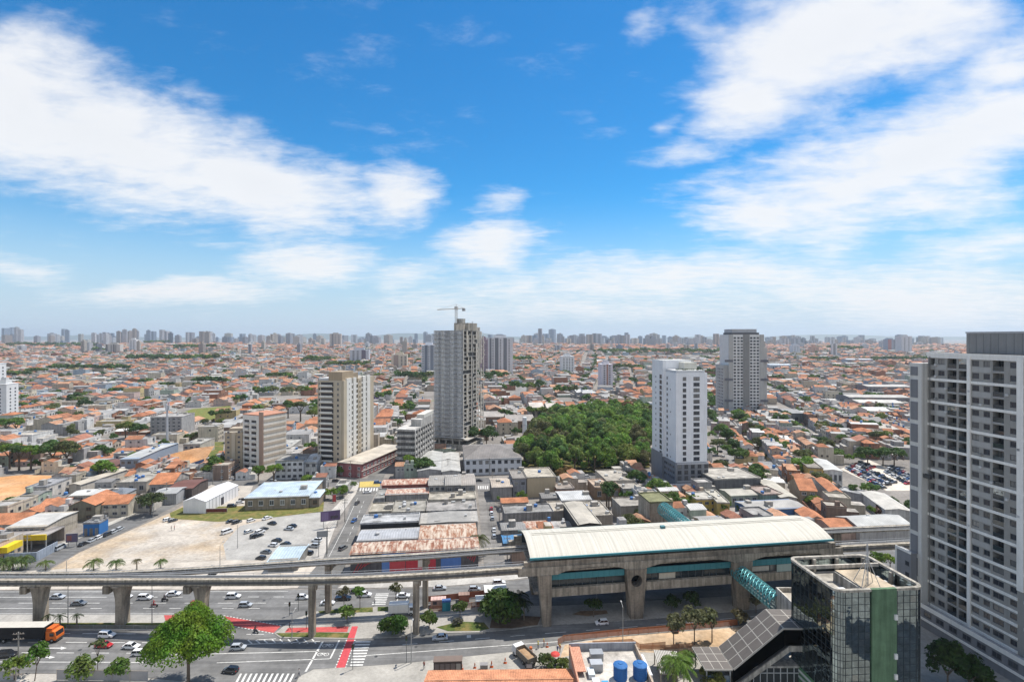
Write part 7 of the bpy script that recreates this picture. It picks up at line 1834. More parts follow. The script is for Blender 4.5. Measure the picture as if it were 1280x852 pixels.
own_tree('rounded green tree beside the slender near pier', 536.5, 786, 2.4, 4.4, (.075, .125, .025), 1100, .34, 14, flat=.95, zc=2.4)
own_tree('green young tree by the blue site toilet', 575, 772, 1.9, 4.4, (.07, .12, .028), 700, .32, 12, flat=1.1, zc=2.6)
own_tree('grey leaved shrub below the young tree', 572, 781, 1.6, 2.0, (.13, .13, .10), 420, .28, 10, 'bush', zc=.9)
own_tree('bright light green young tree on the red paving', 434, 778, 2.3, 4.0, (.12, .20, .04), 560, .34, 12, core=.15, zc=2.6)
own_tree('sparse brown green young tree, left one of the staked pair', 430, 760, 2.0, 6.0, (.10, .10, .05), 380, .32, 10, core=.15)
own_tree('bright green young tree, right one of the staked pair', 450, 761, 2.3, 6.4, (.09, .18, .03), 620, .34, 12, core=.2)
own_tree('sparse young tree on the median lawn right of the far crossing', 495, 757, 1.9, 6.2, (.10, .11, .05), 360, .32, 10, core=.1)
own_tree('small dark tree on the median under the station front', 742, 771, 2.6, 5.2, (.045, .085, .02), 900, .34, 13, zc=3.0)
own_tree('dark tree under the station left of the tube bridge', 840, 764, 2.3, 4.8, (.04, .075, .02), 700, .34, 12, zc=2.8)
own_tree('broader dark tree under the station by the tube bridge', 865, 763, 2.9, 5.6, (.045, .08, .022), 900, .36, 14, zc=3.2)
own_tree('sparse olive tree on the building site, leftmost of its row', 842, 806, 3.0, 7.6, (.12, .125, .06), 700, .38, 14, core=.15)
own_tree('sparse olive tree on the building site, middle of its row', 868, 806, 3.4, 8.8, (.12, .13, .06), 760, .38, 15, core=.15)
own_tree('sparse olive tree on the building site, third of its row', 890, 803, 3.3, 8.2, (.11, .125, .055), 760, .38, 15, core=.15)
own_tree('grey olive bush tree beside the tube bridge end', 925, 782, 2.6, 4.0, (.12, .11, .055), 520, .36, 12, zc=2.2)
own_tree('thin shrub right of the tube bridge', 945, 766, 2.4, 5.0, (.12, .12, .06), 420, .36, 12, core=.1)
own_tree('yellow green bush by the entrance canopy foot', 890, 856, 2.8, 3.4, (.13, .15, .035), 900, .34, 12, 'bush', zc=1.5)
own_tree('small green bush by the palm at the building site', 862, 826, 1.7, 2.4, (.07, .14, .025), 420, .32, 10, 'bush', zc=1.1)
own_tree('mixed green bush behind the orange tile roof', 683, 836, 2.2, 3.2, (.075, .115, .03), 800, .3, 12, 'bush', zc=1.6)
own_tree('light green bush beside the red parasol', 702, 836, 2.0, 2.4, (.11, .15, .035), 600, .3, 11, 'bush', zc=1.1)
own_tree('dark ivy green tree between the glass office and the grey slab', 1172, 846, 4.0, 8.0, (.03, .07, .015), 2200, .45, 18, loc=(88.5, 104, 0), flat=1.5, zc=6)
own_tree('second dark ivy green tree, nearer the slab foot', 1190, 846, 3.4, 6.5, (.035, .075, .017), 1500, .45, 15, loc=(92, 103, 0), flat=1.3, zc=4.6)
own_tree('dark green hedge at the foot of the grey slab', 1210, 850, 3.0, 4.0, (.03, .065, .016), 1300, .4, 14, 'bush', loc=(96.5, 104.5, 0), zc=2.2)
own_tree('wide crowned dark street tree by the dirt lot', 188, 643, 5.6, 8.6, (.06, .085, .03), 1900, .42, 20, flat=.55, core=.2)
def palm(label, px, py, h, r, col=(.07, .12, .025), n=18, loc=None):
 p = Vector(loc) if loc else G(px, py); t = thing('palm_tree', label, 'palm', tuple(p)); rr = random.Random(int(px * 3))
 b = MB(); b.tube((0, 0, -.2), (0, 0, h), .2, .15, 7, 'bark', (.24, .2, .16)); b.build('trunk', t)
 v = []
 for k in range(n):
  a = k * 2.4 + rr.random() * .5; up = rr.uniform(-.1, 1.0); q0 = Vector((0, 0, h))
  for s in range(6):
   u0, u1 = s / 6, (s + 1) / 6
   f = lambda u: Vector((math.cos(a) * r * u * (1 - .12 * up), math.sin(a) * r * u * (1 - .12 * up), h + r * (up * u * .9 - (.55 + .45 * up) * u * u)))
   A, B_ = f(u0), f(u1); sd_ = Vector((-math.sin(a), math.cos(a), 0)) * r * .17 * (1 - abs(u0 - .4) * 1.1); dn = Vector((0, 0, -.10 * r))
   for w in (-1, 1):
    for j in range(2):
     c0, c1 = A + (B_ - A) * (j / 2), A + (B_ - A) * (j / 2 + .32); v += [tuple(c0), tuple(c1), tuple(c1 + sd_ * w + dn + (B_ - A) * .5), tuple(c0 + sd_ * w + dn + (B_ - A) * .5)]
 cr = link('crown', quad_mesh('crown', np.array(v, np.float32), 'leaf'), t); cr.color = (*col, 1); return t
for i, (x, y, h, r, c, lab) in enumerate(((57, 713, 3.2, 3.2, (.10, .15, .03), 'leftmost single'), (117, 713, 3.4, 3.6, (.09, .14, .03), 'broad light'), (145, 713, 3.2, 3.4, (.07, .115, .025), 'darker'), (171, 712, 3.6, 2.0, (.12, .11, .05), 'dry drooping'), (201, 711, 3.0, 2.6, (.08, .14, .03), 'small last'))):
 palm(f'{lab} palm of the row between the viaduct and the dirt lot', x, y, h * .9, r * .74, c, 22)
for i, (x, y, lab) in enumerate(((4, 714, 'leftmost palm'), (16, 713, 'middle palm'), (27, 712, 'rightmost palm'))): palm(f'{lab} of the clump by the yellow canopy', x, y, 3.6, 3.4, (.07, .115, .025), 22)
palm('feathery palm beside the rusty shed at the small street', 598, 694, 6.0, 4.0, (.085, .10, .035), 22)
palm('dark palm on the median in the station shade', 648, 771, 6.0, 3.0, (.02, .03, .012), 16); palm('second dark palm close to the first station pier', 655, 775, 5.0, 2.6, (.02, .03, .012), 16)  # fronds coloured near black, the station's shade put into them
palm('big bright palm at the bottom before the entrance canopy', 846, 856, 5.2, 4.0, (.11, .19, .03), 30); palm('smaller palm just behind the big bright one', 858, 838, 3.6, 2.4, (.10, .17, .03), 22)
for x, y, lab in ((60, 784, 'left'), (75, 784.5, 'middle'), (96, 784, 'right')): palm(f'{lab} of three thin young palms on the grass median', x, y, 3.2, 1.5, (.10, .16, .03), 10)
# ------------------------------------------------------------------ vehicles
def loft(b, st, mat_, col):
 rings = [[(x, y, z) for y, z in r] for x, r in st]; k = len(rings[0])
 for a, c in zip(rings, rings[1:]):
  for i in range(k):
   j = (i + 1) % k; b.face([a[i], a[j], c[j], c[i]], mat_, col)
 b.face(rings[0][::-1], mat_, col); b.face(rings[-1], mat_, col)
def car_proto(kind, full=True, single=False):
 L_, Hh, W_ = {'hatch': (3.95, 1.48, .85), 'sedan': (4.45, 1.46, .88), 'suv': (4.4, 1.66, .92), 'van': (4.9, 1.95, .95), 'pickup': (5.1, 1.75, .95)}[kind]
 x0, x1 = -L_ / 2, L_ / 2; zb = .62 * Hh * .95; ring = lambda w, zl, zm, zt: [(-w, zl), (w, zl), (w * 1.0, zm), (w * .9, zt), (-w * .9, zt), (-w * 1.0, zm)]
 nose = .22 if kind == 'van' else .26
 st = [(x0, ring(W_ * .86, .32, .55, zb * .86)), (x0 + .12, ring(W_ * .95, .24, .6, zb * .97)), (x0 + .9, ring(W_, .22, .62, zb)), (x1 - L_ * nose, ring(W_, .22, .62, zb)), (x1 - .45, ring(W_ * .96, .22, .6, zb * .86)), (x1 - .08, ring(W_ * .88, .26, .5, zb * .74)), (x1, ring(W_ * .8, .34, .46, zb * .62))]
 body = MB(); loft(body, st, 'paint', (1, 1, 1))
 c0, c1, c2, c3 = {'hatch': (x0 + .08, x0 + .42, x1 - L_ * .40, x1 - L_ * .24), 'sedan': (x0 + .55, x0 + 1.15, x1 - L_ * .42, x1 - L_ * .27), 'suv': (x0 + .06, x0 + .30, x1 - L_ * .40, x1 - L_ * .27), 'van': (x0 + .05, x0 + .15, x1 - L_ * .28, x1 - L_ * .13), 'pickup': (-.35, -.2, x1 - L_ * .38, x1 - L_ * .26)}[kind]
 gl = MB(); wr = W_ * .74
 q = lambda x, w, z: (x, w, z)
 lo, hi = [(c0, W_ * .89), (c3, W_ * .89)], [(c1, wr), (c2, wr)]
 for s in (-1, 1):
  f = [(c0, s * W_ * .89, zb), (c3, s * W_ * .89, zb), (c2, s * wr, Hh - .03), (c1, s * wr, Hh - .03)]; gl.face(f if s < 0 else f[::-1], 'carglass', (.015, .018, .022))
 gl.face([(c3, -W_ * .89, zb), (c3, W_ * .89, zb), (c2, wr, Hh - .03), (c2, -wr, Hh - .03)], 'carglass', (.015, .018, .022)); gl.face([(c0, W_ * .89, zb), (c0, -W_ * .89, zb), (c1, -wr, Hh - .03), (c1, wr, Hh - .03)], 'carglass', (.015, .018, .022))
 rf = MB(); loft(rf, [(c1 - .04, [(-wr, Hh - .05), (wr, Hh - .05), (wr * .9, Hh), (-wr * .9, Hh)]), (c2 + .04, [(-wr, Hh - .06), (wr, Hh - .06), (wr * .9, Hh - .01), (-wr * .9, Hh - .01)])], 'paint', (1, 1, 1))
 for s in (-1, 1):
  for a, c in (((c0, W_ * .895), (c1, wr)), ((c3, W_ * .895), (c2, wr)), ((c0 * .5 + c3 * .5, W_ * .9), (c1 * .5 + c2 * .5, wr))): rf.tube((a[0], s * a[1], zb), (c[0], s * c[1], Hh - .04), .045, n=4, mat='paint', col=(1, 1, 1))
 wheels = []
 for wx in (x0 + .78, x1 - .82):
  for s in (-1, 1): wheels.append((wx, s * (W_ - .09)))
 def wheel_mb(wx=0, wy=0):
  b = MB(); b.tube((wx, wy - .11, .31), (wx, wy + .11, .31), .31, n=14, mat='rubber', col=(.02, .02, .02)); b.tube((wx, wy - .125, .31), (wx, wy + .125, .31), .17, n=10, mat='metal', col=(.4, .4, .42)); return b
 if single:
  for w in wheels:
   m = wheel_mb(*w); n0 = len(body.v); body.v += m.v; body.f += [tuple(i + n0 for i in f) for f in m.f]; body.m += m.m; body.c += m.c
  for m in (gl, rf): n0 = len(body.v); body.v += m.v; body.f += [tuple(i + n0 for i in f) for f in m.f]; body.m += m.m; body.c += m.c
  return body.mesh('parked_car')
 t = link('car', None); body.build('body', t, smooth=False); g = gl.build('window', t); rf.build('roof', t)
 wm_ = wheel_mb().mesh('wheel')
 for w in wheels: link('wheel', wm_, t, (w[0], w[1], 0))
 if full:
  h = MB(); h.box(-.06, .03, -.2, .2, -.07, .07, 'lampglass', (.75, .75, .72)); hm = h.mesh('headlight'); h = MB(); h.box(-.03, .05, -.16, .16, -.1, .1, 'lampglass', (.35, .02, .02)); tm = h.mesh('tail_light')
  for s in (-1, 1): link('headlight', hm, t, (x1 - .08, s * W_ * .62, zb * .66)); link('tail_light', tm, t, (x0 + .02, s * W_ * .70, zb * .80))
  p = MB(); p.box(x1 - .03, x1 + .03, -W_ * .7, W_ * .7, .3, .44, 'rubber', (.04, .04, .04)); p.box(x0 - .03, x0 + .03, -W_ * .75, W_ * .75, .3, .44, 'rubber', (.04, .04, .04)); p.build('bumper', t)
 return t
COLORS = {'white': (.72, .72, .72), 'silver': (.40, .42, .44), 'grey': (.14, .15, .16), 'black': (.012, .013, .015), 'red': (.40, .02, .025), 'blue': (.03, .09, .25), 'dark': (.03, .032, .038)}
PROTO = {}
def car(px, py, kind, col, head, look=None, full=True):
 """head: direction of travel in degrees in plan; px, py is the middle of the car on the ground"""
 key = (kind, full); g = G(px, py); z = .05
 first = key not in PROTO
 if first: PROTO[key] = learn(car_proto(kind, full)); t = PROTO[key]
 else: t = copy_thing(PROTO[key], (0, 0, 0))
 t.location = (g.x, g.y, z); t.scale = (.84,) * 3; t.rotation_euler = (0, 0, rad(head)); t['category'] = 'car'; t['group'] = 'cars on the roads' if full else 'parked cars'
 for ch in t.children if first else (): pass
 c = COLORS[col]; objs = KIDS[PROTO[key].name] if first else [o for o in t.children]
 for o in objs: o.color = (*c, 1)
 nm = {'hatch': 'hatchback', 'sedan': 'saloon car', 'suv': 'tall estate car', 'van': 'van', 'pickup': 'pickup'}[kind]
 later(t, f'{look or col} {nm} ' + ('driving' if full else 'parked'), (g.x, g.y, 1)); return t
W_, E_ = 180, 0
for x, y, k, c, h in ((72, 747.5, 'sedan', 'silver', 0), (98.6, 755.5, 'sedan', 'grey', 2), (157, 747, 'hatch', 'white', 0), (181.5, 748.5, 'suv', 'white', 1), (216.5, 744, 'sedan', 'white', 10), (246, 756.5, 'hatch', 'red', 0), (292, 747, 'suv', 'white', 3), (307, 757.5, 'hatch', 'silver', 4), (378.5, 748, 'hatch', 'white', 2),
      (409.5, 755, 'sedan', 'white', 4), (429, 749, 'pickup', 'black', 3), (456, 745, 'suv', 'white', 3), (446, 740.5, 'hatch', 'grey', 4), (504, 746, 'sedan', 'white', 4), (549.8, 736.5, 'sedan', 'silver', 6), (593.5, 737.5, 'hatch', 'silver', 5), (624, 729.8, 'suv', 'white', 6),
      (134, 795.5, 'suv', 'white', -3), (130, 808, 'sedan', 'red', -4), (164, 809.5, 'sedan', 'white', -3), (175, 818, 'hatch', 'white', 4), (9, 820, 'suv', 'black', 8), (298, 811, 'hatch', 'silver', 4), (288, 839.5, 'hatch', 'black', 172), (550, 798.5, 'sedan', 'silver', 187), (752, 779.8, 'hatch', 'white', 188), (861, 778, 'sedan', 'white', 188), (842, 787, 'hatch', 'dark', 95),
      (429, 686, 'suv', 'grey', 70), (442.5, 652, 'hatch', 'blue', 262), (446, 630, 'hatch', 'dark', 262), (459, 616, 'sedan', 'white', 20), (472, 604, 'suv', 'blue', 10), (417, 707, 'hatch', 'dark', 80)):
 car(x, y, k, c, h)
for x, y, k, c, h in ((50, 695.5, 'van', 'white', 92), (75, 686, 'van', 'silver', 92), (104, 681, 'sedan', 'black', 92), (115, 676.5, 'sedan', 'silver', 92), (124, 672.5, 'hatch', 'white', 92), (134, 669, 'sedan', 'black', 92), (142.5, 665.5, 'hatch', 'silver', 92), (150, 662, 'hatch', 'silver', 92), (236, 619, 'sedan', 'white', 92), (230, 623, 'sedan', 'silver', 92),
      (209.5, 650.5, 'hatch', 'white', 60), (216, 651.5, 'hatch', 'dark', 60), (284, 666, 'van', 'white', 62), (289, 652.5, 'sedan', 'dark', 50), (296, 653.5, 'suv', 'black', 60), (314, 651.5, 'hatch', 'white', 60), (311, 665.5, 'hatch', 'silver', 55), (319, 671, 'suv', 'black', 60), (294, 614, 'van', 'silver', 80), (276, 626, 'hatch', 'dark', 100), (270, 629, 'sedan', 'white', 20), (290, 633.5, 'suv', 'black', 10), (300, 629, 'hatch', 'white', 20), (303, 625.5, 'hatch', 'dark', 60),
      (334, 648.5, 'sedan', 'white', 55), (340, 655, 'sedan', 'black', 160), (365, 658.5, 'sedan', 'black', 170), (361, 662, 'sedan', 'silver', 170), (330, 662.5, 'hatch', 'dark', 60), (325, 666, 'suv', 'white', 60), (323, 670.5, 'sedan', 'black', 60), (346, 676.5, 'sedan', 'black', 168), (341, 682.5, 'hatch', 'white', 168), (332.5, 691, 'sedan', 'grey', 168), (326, 698.5, 'hatch', 'dark', 168), (357, 681, 'sedan', 'dark', 168),
      (396, 676.5, 'suv', 'white', 170), (392.5, 683.5, 'suv', 'silver', 170), (385.5, 692.5, 'hatch', 'dark', 170), (614, 637, 'hatch', 'red', 95), (614.5, 642.5, 'hatch', 'white', 95), (615.5, 649, 'hatch', 'silver', 95), (617.5, 663.5, 'sedan', 'white', 95), (617.5, 671.5, 'hatch', 'silver', 95), (599, 601.5, 'hatch', 'dark', 10), (291, 598.5, 'sedan', 'white', 5), (341, 601.5, 'hatch', 'silver', 5), (420, 602, 'suv', 'dark', 5), (398, 601.5, 'hatch', 'white', 5), (369, 601, 'suv', 'dark', 5), (745, 614, 'hatch', 'white', 100), (748, 619, 'hatch', 'black', 100), (733, 597, 'van', 'white', 5), (716, 598.5, 'hatch', 'red', 5), (700, 598, 'hatch', 'white', 5),
      (900, 565, 'hatch', 'dark', 110), (903, 571, 'hatch', 'white', 110), (907, 577, 'hatch', 'dark', 110), (912, 586, 'hatch', 'dark', 110), (1004, 539, 'hatch', 'white', 105), (1014, 546, 'hatch', 'dark', 105), (1022, 553, 'hatch', 'silver', 105), (992, 530, 'hatch', 'white', 105), (1033, 562, 'hatch', 'dark', 105), (895, 555, 'hatch', 'white', 110)):
 car(x, y, k, c, h, None, False)
def dealer():
 me = car_proto('hatch', single=True); me2 = car_proto('suv', single=True); rr = random.Random(8); a = G(1057, 586); i = 0
 rows = [((1058, 585), (1106, 611), 17), ((1063, 582.5), (1112, 607), 17), ((1069, 580), (1119, 604.5), 16), ((1075, 578), (1092, 585), 7), ((1106, 589), (1136, 606), 9), ((1110, 585.5), (1138, 600), 8), ((1114, 583), (1139, 596), 7)]
 for (p, q, n) in rows:
  for k in range(n):
   t = (k + .5) / n; g = G(p[0] + (q[0] - p[0]) * t, p[1] + (q[1] - p[1]) * t); o = link('parked_car', rr.choice([me, me2]), None, (g.x, g.y, .06), rad(20 + rr.uniform(-6, 6)) + (math.pi if rr.random() < .5 else 0)); o.scale = (.84,) * 3
   cn = rr.choice(['white', 'white', 'silver', 'silver', 'grey', 'black', 'red', 'blue', 'dark']); o.color = (*COLORS[cn], 1); tag(o, 'small car in the dense rows of the car dealer lot', 'car', 'cars in rows on the dealer lot')
dealer()
# lorries
def wheelset(t, xs, ys, r=.5):
 b = MB(); b.tube((0, -.15, 0), (0, .15, 0), r, n=14, mat='rubber', col=(.02, .02, .02)); b.tube((0, -.165, 0), (0, .165, 0), r * .5, n=10, mat='metal', col=(.3, .3, .3)); m = b.mesh('wheel')
 for x in xs:
  for y in ys: link('wheel', m, t, (x, y, r))
def lorries():
 g = G(69, 799.5); t = thing('articulated_lorry', 'orange lorry with long black trailer and white top on the near road', 'lorry', (g.x, g.y, .05), rad(1))
 b = MB(); ring = lambda w, z0, z1: [(-w, z0), (w, z0), (w, z1), (-w, z1)]
 loft(b, [(-1.2, ring(1.2, .6, 2.7)), (.3, ring(1.2, .6, 2.75)), (.9, ring(1.2, .55, 2.5)), (1.15, ring(1.15, .5, 1.5)), (1.2, ring(1.1, .5, 1.3))], 'clean', (.62, .14, .02)); cab = b.build('cab', t)
 b = MB(); b.face([(.93, -1.0, 1.55), (.93 + .22, -1.0, 1.5), (1.16, 1.0, 1.5), (.93, 1.0, 2.4)], 'carglass', (.02, .02, .025)); b.face([(.92, -1.02, 2.42), (1.18, -1.02, 1.5), (1.18, 1.02, 1.5), (.92, 1.02, 2.42)], 'carglass', (.02, .02, .025))
 for s in (-1.215, 1.215): b.box(-.3, .7, min(s, s * .99), max(s, s * .99), 1.5, 2.3, 'carglass', (.02, .02, .025))
 b.build('window', cab); BX('bumper', cab, 1.2, 1.3, -1.1, 1.1, .35, .8, 'plain', (.05, .05, .05))
 BX('wind_deflector', cab, -1.2, .1, -1.05, 1.05, 2.76, 3.3, 'clean', (.55, .12, .02))
 b = MB(); b.box(-15.2, -1.5, -1.3, 1.3, 1.1, 3.75, 'plain', (.012, .012, .014), 'clean', (.50, .47, .42)); tr = b.build('trailer', t)
 BX('chassis', t, -15, 0.2, -.5, .5, .55, .95, 'plain', (.04, .04, .04)); wheelset(t, (.2, -2.2, -11, -12.3, -13.6), (-1.05, 1.05))
 # tipper
 g = G(655, 825); t = thing('tipper_lorry', 'dirty tipper lorry loaded with earth by the traffic cones', 'lorry', (g.x, g.y, .1), rad(122))
 b = MB(); loft(b, [(1.6, ring(1.15, .6, 2.4)), (2.9, ring(1.15, .6, 2.45)), (3.3, ring(1.1, .55, 1.5)), (3.4, ring(1.05, .55, 1.3))], 'clean', (.6, .6, .6)); cab = b.build('cab', t)
 b = MB(); b.face([(2.95, -1.0, 2.35), (3.34, -1.0, 1.45), (3.34, 1.0, 1.45), (2.95, 1.0, 2.35)], 'carglass', (.02, .02, .025)); b.face([(2.95, -1.17, 2.3), (2.1, -1.17, 2.3), (2.1, -1.17, 1.5), (3.1, -1.17, 1.5)], 'carglass', (.02, .02, .025)); b.build('window', cab)
 b = MB(); w = .09
 b.box(-3.4, 1.4, -1.2, -1.2 + w, 1.0, 2.3, 'plain', (.17, .15, .12)); b.box(-3.4, 1.4, 1.2 - w, 1.2, 1.0, 2.3, 'plain', (.17, .15, .12)); b.box(-3.4, -3.4 + w, -1.2 + w, 1.2 - w, 1.0, 2.3, 'plain', (.17, .15, .12)); b.box(1.4 - w, 1.4, -1.2 + w, 1.2 - w, 1.0, 2.5, 'plain', (.17, .15, .12)); b.box(-3.3, 1.3, -1.1, 1.1, 1.0, 1.1, 'plain', (.14, .12, .1))
 for k in range(6): b.box(-3.2 + k * .85, -3.1 + k * .85, -1.27, -1.204, 1.0, 2.3, 'plain', (.14, .12, .1)); b.box(-3.2 + k * .85, -3.1 + k * .85, 1.204, 1.27, 1.0, 2.3, 'plain', (.14, .12, .1))
 bed = b.build('tipping_body', t)
 b = MB(); rr = random.Random(2); n = 9; m = 6; P_ = [[(-3.28 + 4.55 * i / n, -1.09 + 2.18 * j / m, 1.75 + .35 * math.sin(math.pi * i / n) * math.sin(math.pi * j / m) + rr.uniform(-.08, .08)) for j in range(m + 1)] for i in range(n + 1)]
 for i in range(n):
  for j in range(m): b.face([P_[i][j], P_[i + 1][j], P_[i + 1][j + 1], P_[i][j + 1]], 'dirt', (.36, .25, .16))
 b.build('earth_load', bed); BX('chassis', t, -3.3, 3.0, -.45, .45, .55, .95, 'plain', (.04, .04, .04)); wheelset(t, (2.5, -1.2, -2.4), (-1.0, 1.0), .48)
 # white box lorry behind the hedge
 g = G(503, 768); t = thing('box_lorry', 'white box lorry standing on the median behind the hedge bush', 'lorry', (g.x, g.y, .15), rad(4))
 BX('box_body', t, -3.4, 1.6, -1.1, 1.1, .9, 3.0, 'clean', (.68, .67, .64)); b = MB(); loft(b, [(1.7, ring(1.05, .6, 2.3)), (2.7, ring(1.05, .6, 2.3)), (3.1, ring(1.0, .55, 1.4)), (3.2, ring(1.0, .5, 1.2))], 'clean', (.68, .68, .67)); c = b.build('cab', t)
 b = MB(); b.face([(2.75, -.95, 2.2), (3.14, -.95, 1.4), (3.14, .95, 1.4), (2.75, .95, 2.2)], 'carglass', (.02, .02, .025)); b.face([(2.75, -1.06, 2.2), (2.0, -1.06, 2.2), (2.0, -1.06, 1.45), (2.95, -1.06, 1.45)], 'carglass', (.02, .02, .025)); b.build('window', c); wheelset(t, (2.3, -2.2), (-.95, .95), .45)
lorries()
# ------------------------------------------------------------------ people
def person(label, loc, rz, pose, shirt, legs, hair=(.03, .02, .015), hat=None, group=None):
 J = {'pelvis': (0, 0, .95), 'waist': (0, 0, 1.12), 'chest': (.02, 0, 1.36), 'neck': (.02, 0, 1.50), 'head': (.04, 0, 1.63), 'top': (.03, 0, 1.73)}
 for s, q in ((1, 'l'), (-1, 'r')):
  J['sh' + q] = (.01, .19 * s, 1.42); J['hip' + q] = (0, .10 * s, .90)
  if pose == 'walk':
   J['el' + q] = (-.06 + .10 * s, .25 * s, 1.14); J['ha' + q] = (.06 + .16 * s, .24 * s, .92); J['kn' + q] = (.10 + -.12 * s, .10 * s, .50); J['an' + q] = (-.02 - .24 * s, .10 * s, .09); J['to' + q] = (.14 - .24 * s, .11 * s, .04)
  elif pose == 'ride':
   J['hip' + q] = (.02, .11 * s, .90); J['el' + q] = (.26, .27 * s, 1.20); J['ha' + q] = (.50, .30 * s, 1.08); J['kn' + q] = (.40, .20 * s, .74); J['an' + q] = (.22, .20 * s, .34); J['to' + q] = (.38, .20 * s, .28)
  else:
   J['el' + q] = (.02, .27 * s, 1.15); J['ha' + q] = (.14, .25 * s, .95); J['kn' + q] = (.03, .11 * s, .50); J['an' + q] = (0, .12 * s, .09); J['to' + q] = (.17, .14 * s, .04)
 E = [('pelvis', 'waist'), ('waist', 'chest'), ('chest', 'neck'), ('neck', 'head'), ('head', 'top')]
 for q in 'lr': E += [('chest', 'sh' + q), ('sh' + q, 'el' + q), ('el' + q, 'ha' + q), ('pelvis', 'hip' + q), ('hip' + q, 'kn' + q), ('kn' + q, 'an' + q), ('an' + q, 'to' + q)]
 rd = {'pelvis': .135, 'waist': .12, 'chest': .14, 'neck': .055, 'head': .098, 'top': .07, 'sh': .07, 'el': .047, 'ha': .04, 'hip': .095, 'kn': .062, 'an': .042, 'to': .04}
 names = list(J); me = bpy.data.meshes.new('person'); me.from_pydata([J[n] for n in names], [(names.index(a), names.index(b)) for a, b in E], [])
 o = bpy.data.objects.new('person', me); COL.objects.link(o); md = o.modifiers.new('skin', 'SKIN')
 for i, n in enumerate(names):
  r = rd.get(n, rd.get(n[:-1])); me.skin_vertices[0].data[i].radius = (r, r * (1.15 if n in ('chest', 'waist', 'pelvis') else 1)); me.skin_vertices[0].data[i].use_root = (n == 'pelvis')
 o.modifiers.new('sub', 'SUBSURF').levels = 1
 m2 = bpy.data.meshes.new_from_object(o.evaluated_get(bpy.context.evaluated_depsgraph_get())); bpy.data.objects.remove(o)
 SK = (.38, .22, .15); cs = []
 for p in m2.polygons:
  c = p.center
  hand = abs(c.y) > .19 and ((pose == 'ride' and c.x > .36 and c.z > .9) or (pose != 'ride' and c.z < 1.04 and c.z > .8 and abs(c.y) > .2))
  cs.append(SK if c.z > 1.49 or hand else (shirt if c.z > (.97 if pose != 'ride' else .99) else ((.03, .03, .03) if c.z < (.10 if pose != 'ride' else .32) else legs)))
 at = m2.attributes.new('Col', 'FLOAT_VECTOR', 'FACE'); at.data.foreach_set('vector', np.array(cs, np.float32).ravel())
 m2.materials.clear(); m2.materials.append(MATS['plain']); m2.polygons.foreach_set('use_smooth', np.ones(len(m2.polygons), bool))
 t = link('person', m2, None, loc, rz); tag(t, label, 'person', group)
 b = MB(); c = hat or hair; k = .125 if hat else .112; b.lathe([(k, 1.64), (k * .98, 1.70), (k * .7, 1.765), (.03, 1.785)], 12, 'plain', c, .03, 0)
 if hat: b.box(.09, .20, -.08, .08, 1.64, 1.66, 'plain', c)
 b.build('helmet' if hat else 'hair', t)
 return t
def at_px(x, y, z=0.1): g = G(x, y); return (g.x, g.y, z)
for lab, x, y, rz, ps, sh, lg, ht in (('pedestrian in grey shirt and dark trousers by the near crossing corner', 374, 845.5, 200, 'walk', (.35, .34, .33), (.04, .05, .09), None), ('road worker in yellow vest and helmet, left of the two by the cones', 672.5, 810.5, 20, 'stand', (.55, .50, .05), (.05, .07, .14), (.6, .45, .03)),
          ('road worker in orange shirt, right of the two by the cones', 680, 807.8, 190, 'stand', (.50, .17, .03), (.05, .07, .14), (.6, .45, .03)), ('road worker in dark blue overalls beside the barrier corner', 697, 816, 120, 'walk', (.05, .08, .2), (.05, .07, .16), (.6, .6, .6)), ('worker in orange standing next to the one in dark blue', 700, 814.5, 250, 'stand', (.45, .15, .04), (.08, .1, .2), (.6, .45, .03)),
          ('pedestrian in dark clothes on the median red paving', 362, 787, 10, 'walk', (.04, .04, .05), (.03, .03, .04), None), ('small group member in dark clothes on the dirt lot', 214, 663, 30, 'stand', (.05, .05, .06), (.04, .04, .06), None), ('person in reddish shirt on the dirt lot', 218, 662.5, 200, 'stand', (.28, .08, .06), (.05, .05, .08), None), ('person walking on the pavement under the near beam', 530, 836, 80, 'walk', (.3, .12, .1), (.06, .07, .1), None),
          ('pedestrian waiting at the far crossing', 468, 757, 90, 'stand', (.4, .4, .42), (.05, .05, .07), None)):
 person(lab, at_px(x, y, .13 if y < 800 else .1), rad(rz), ps, sh, lg, hat=ht)
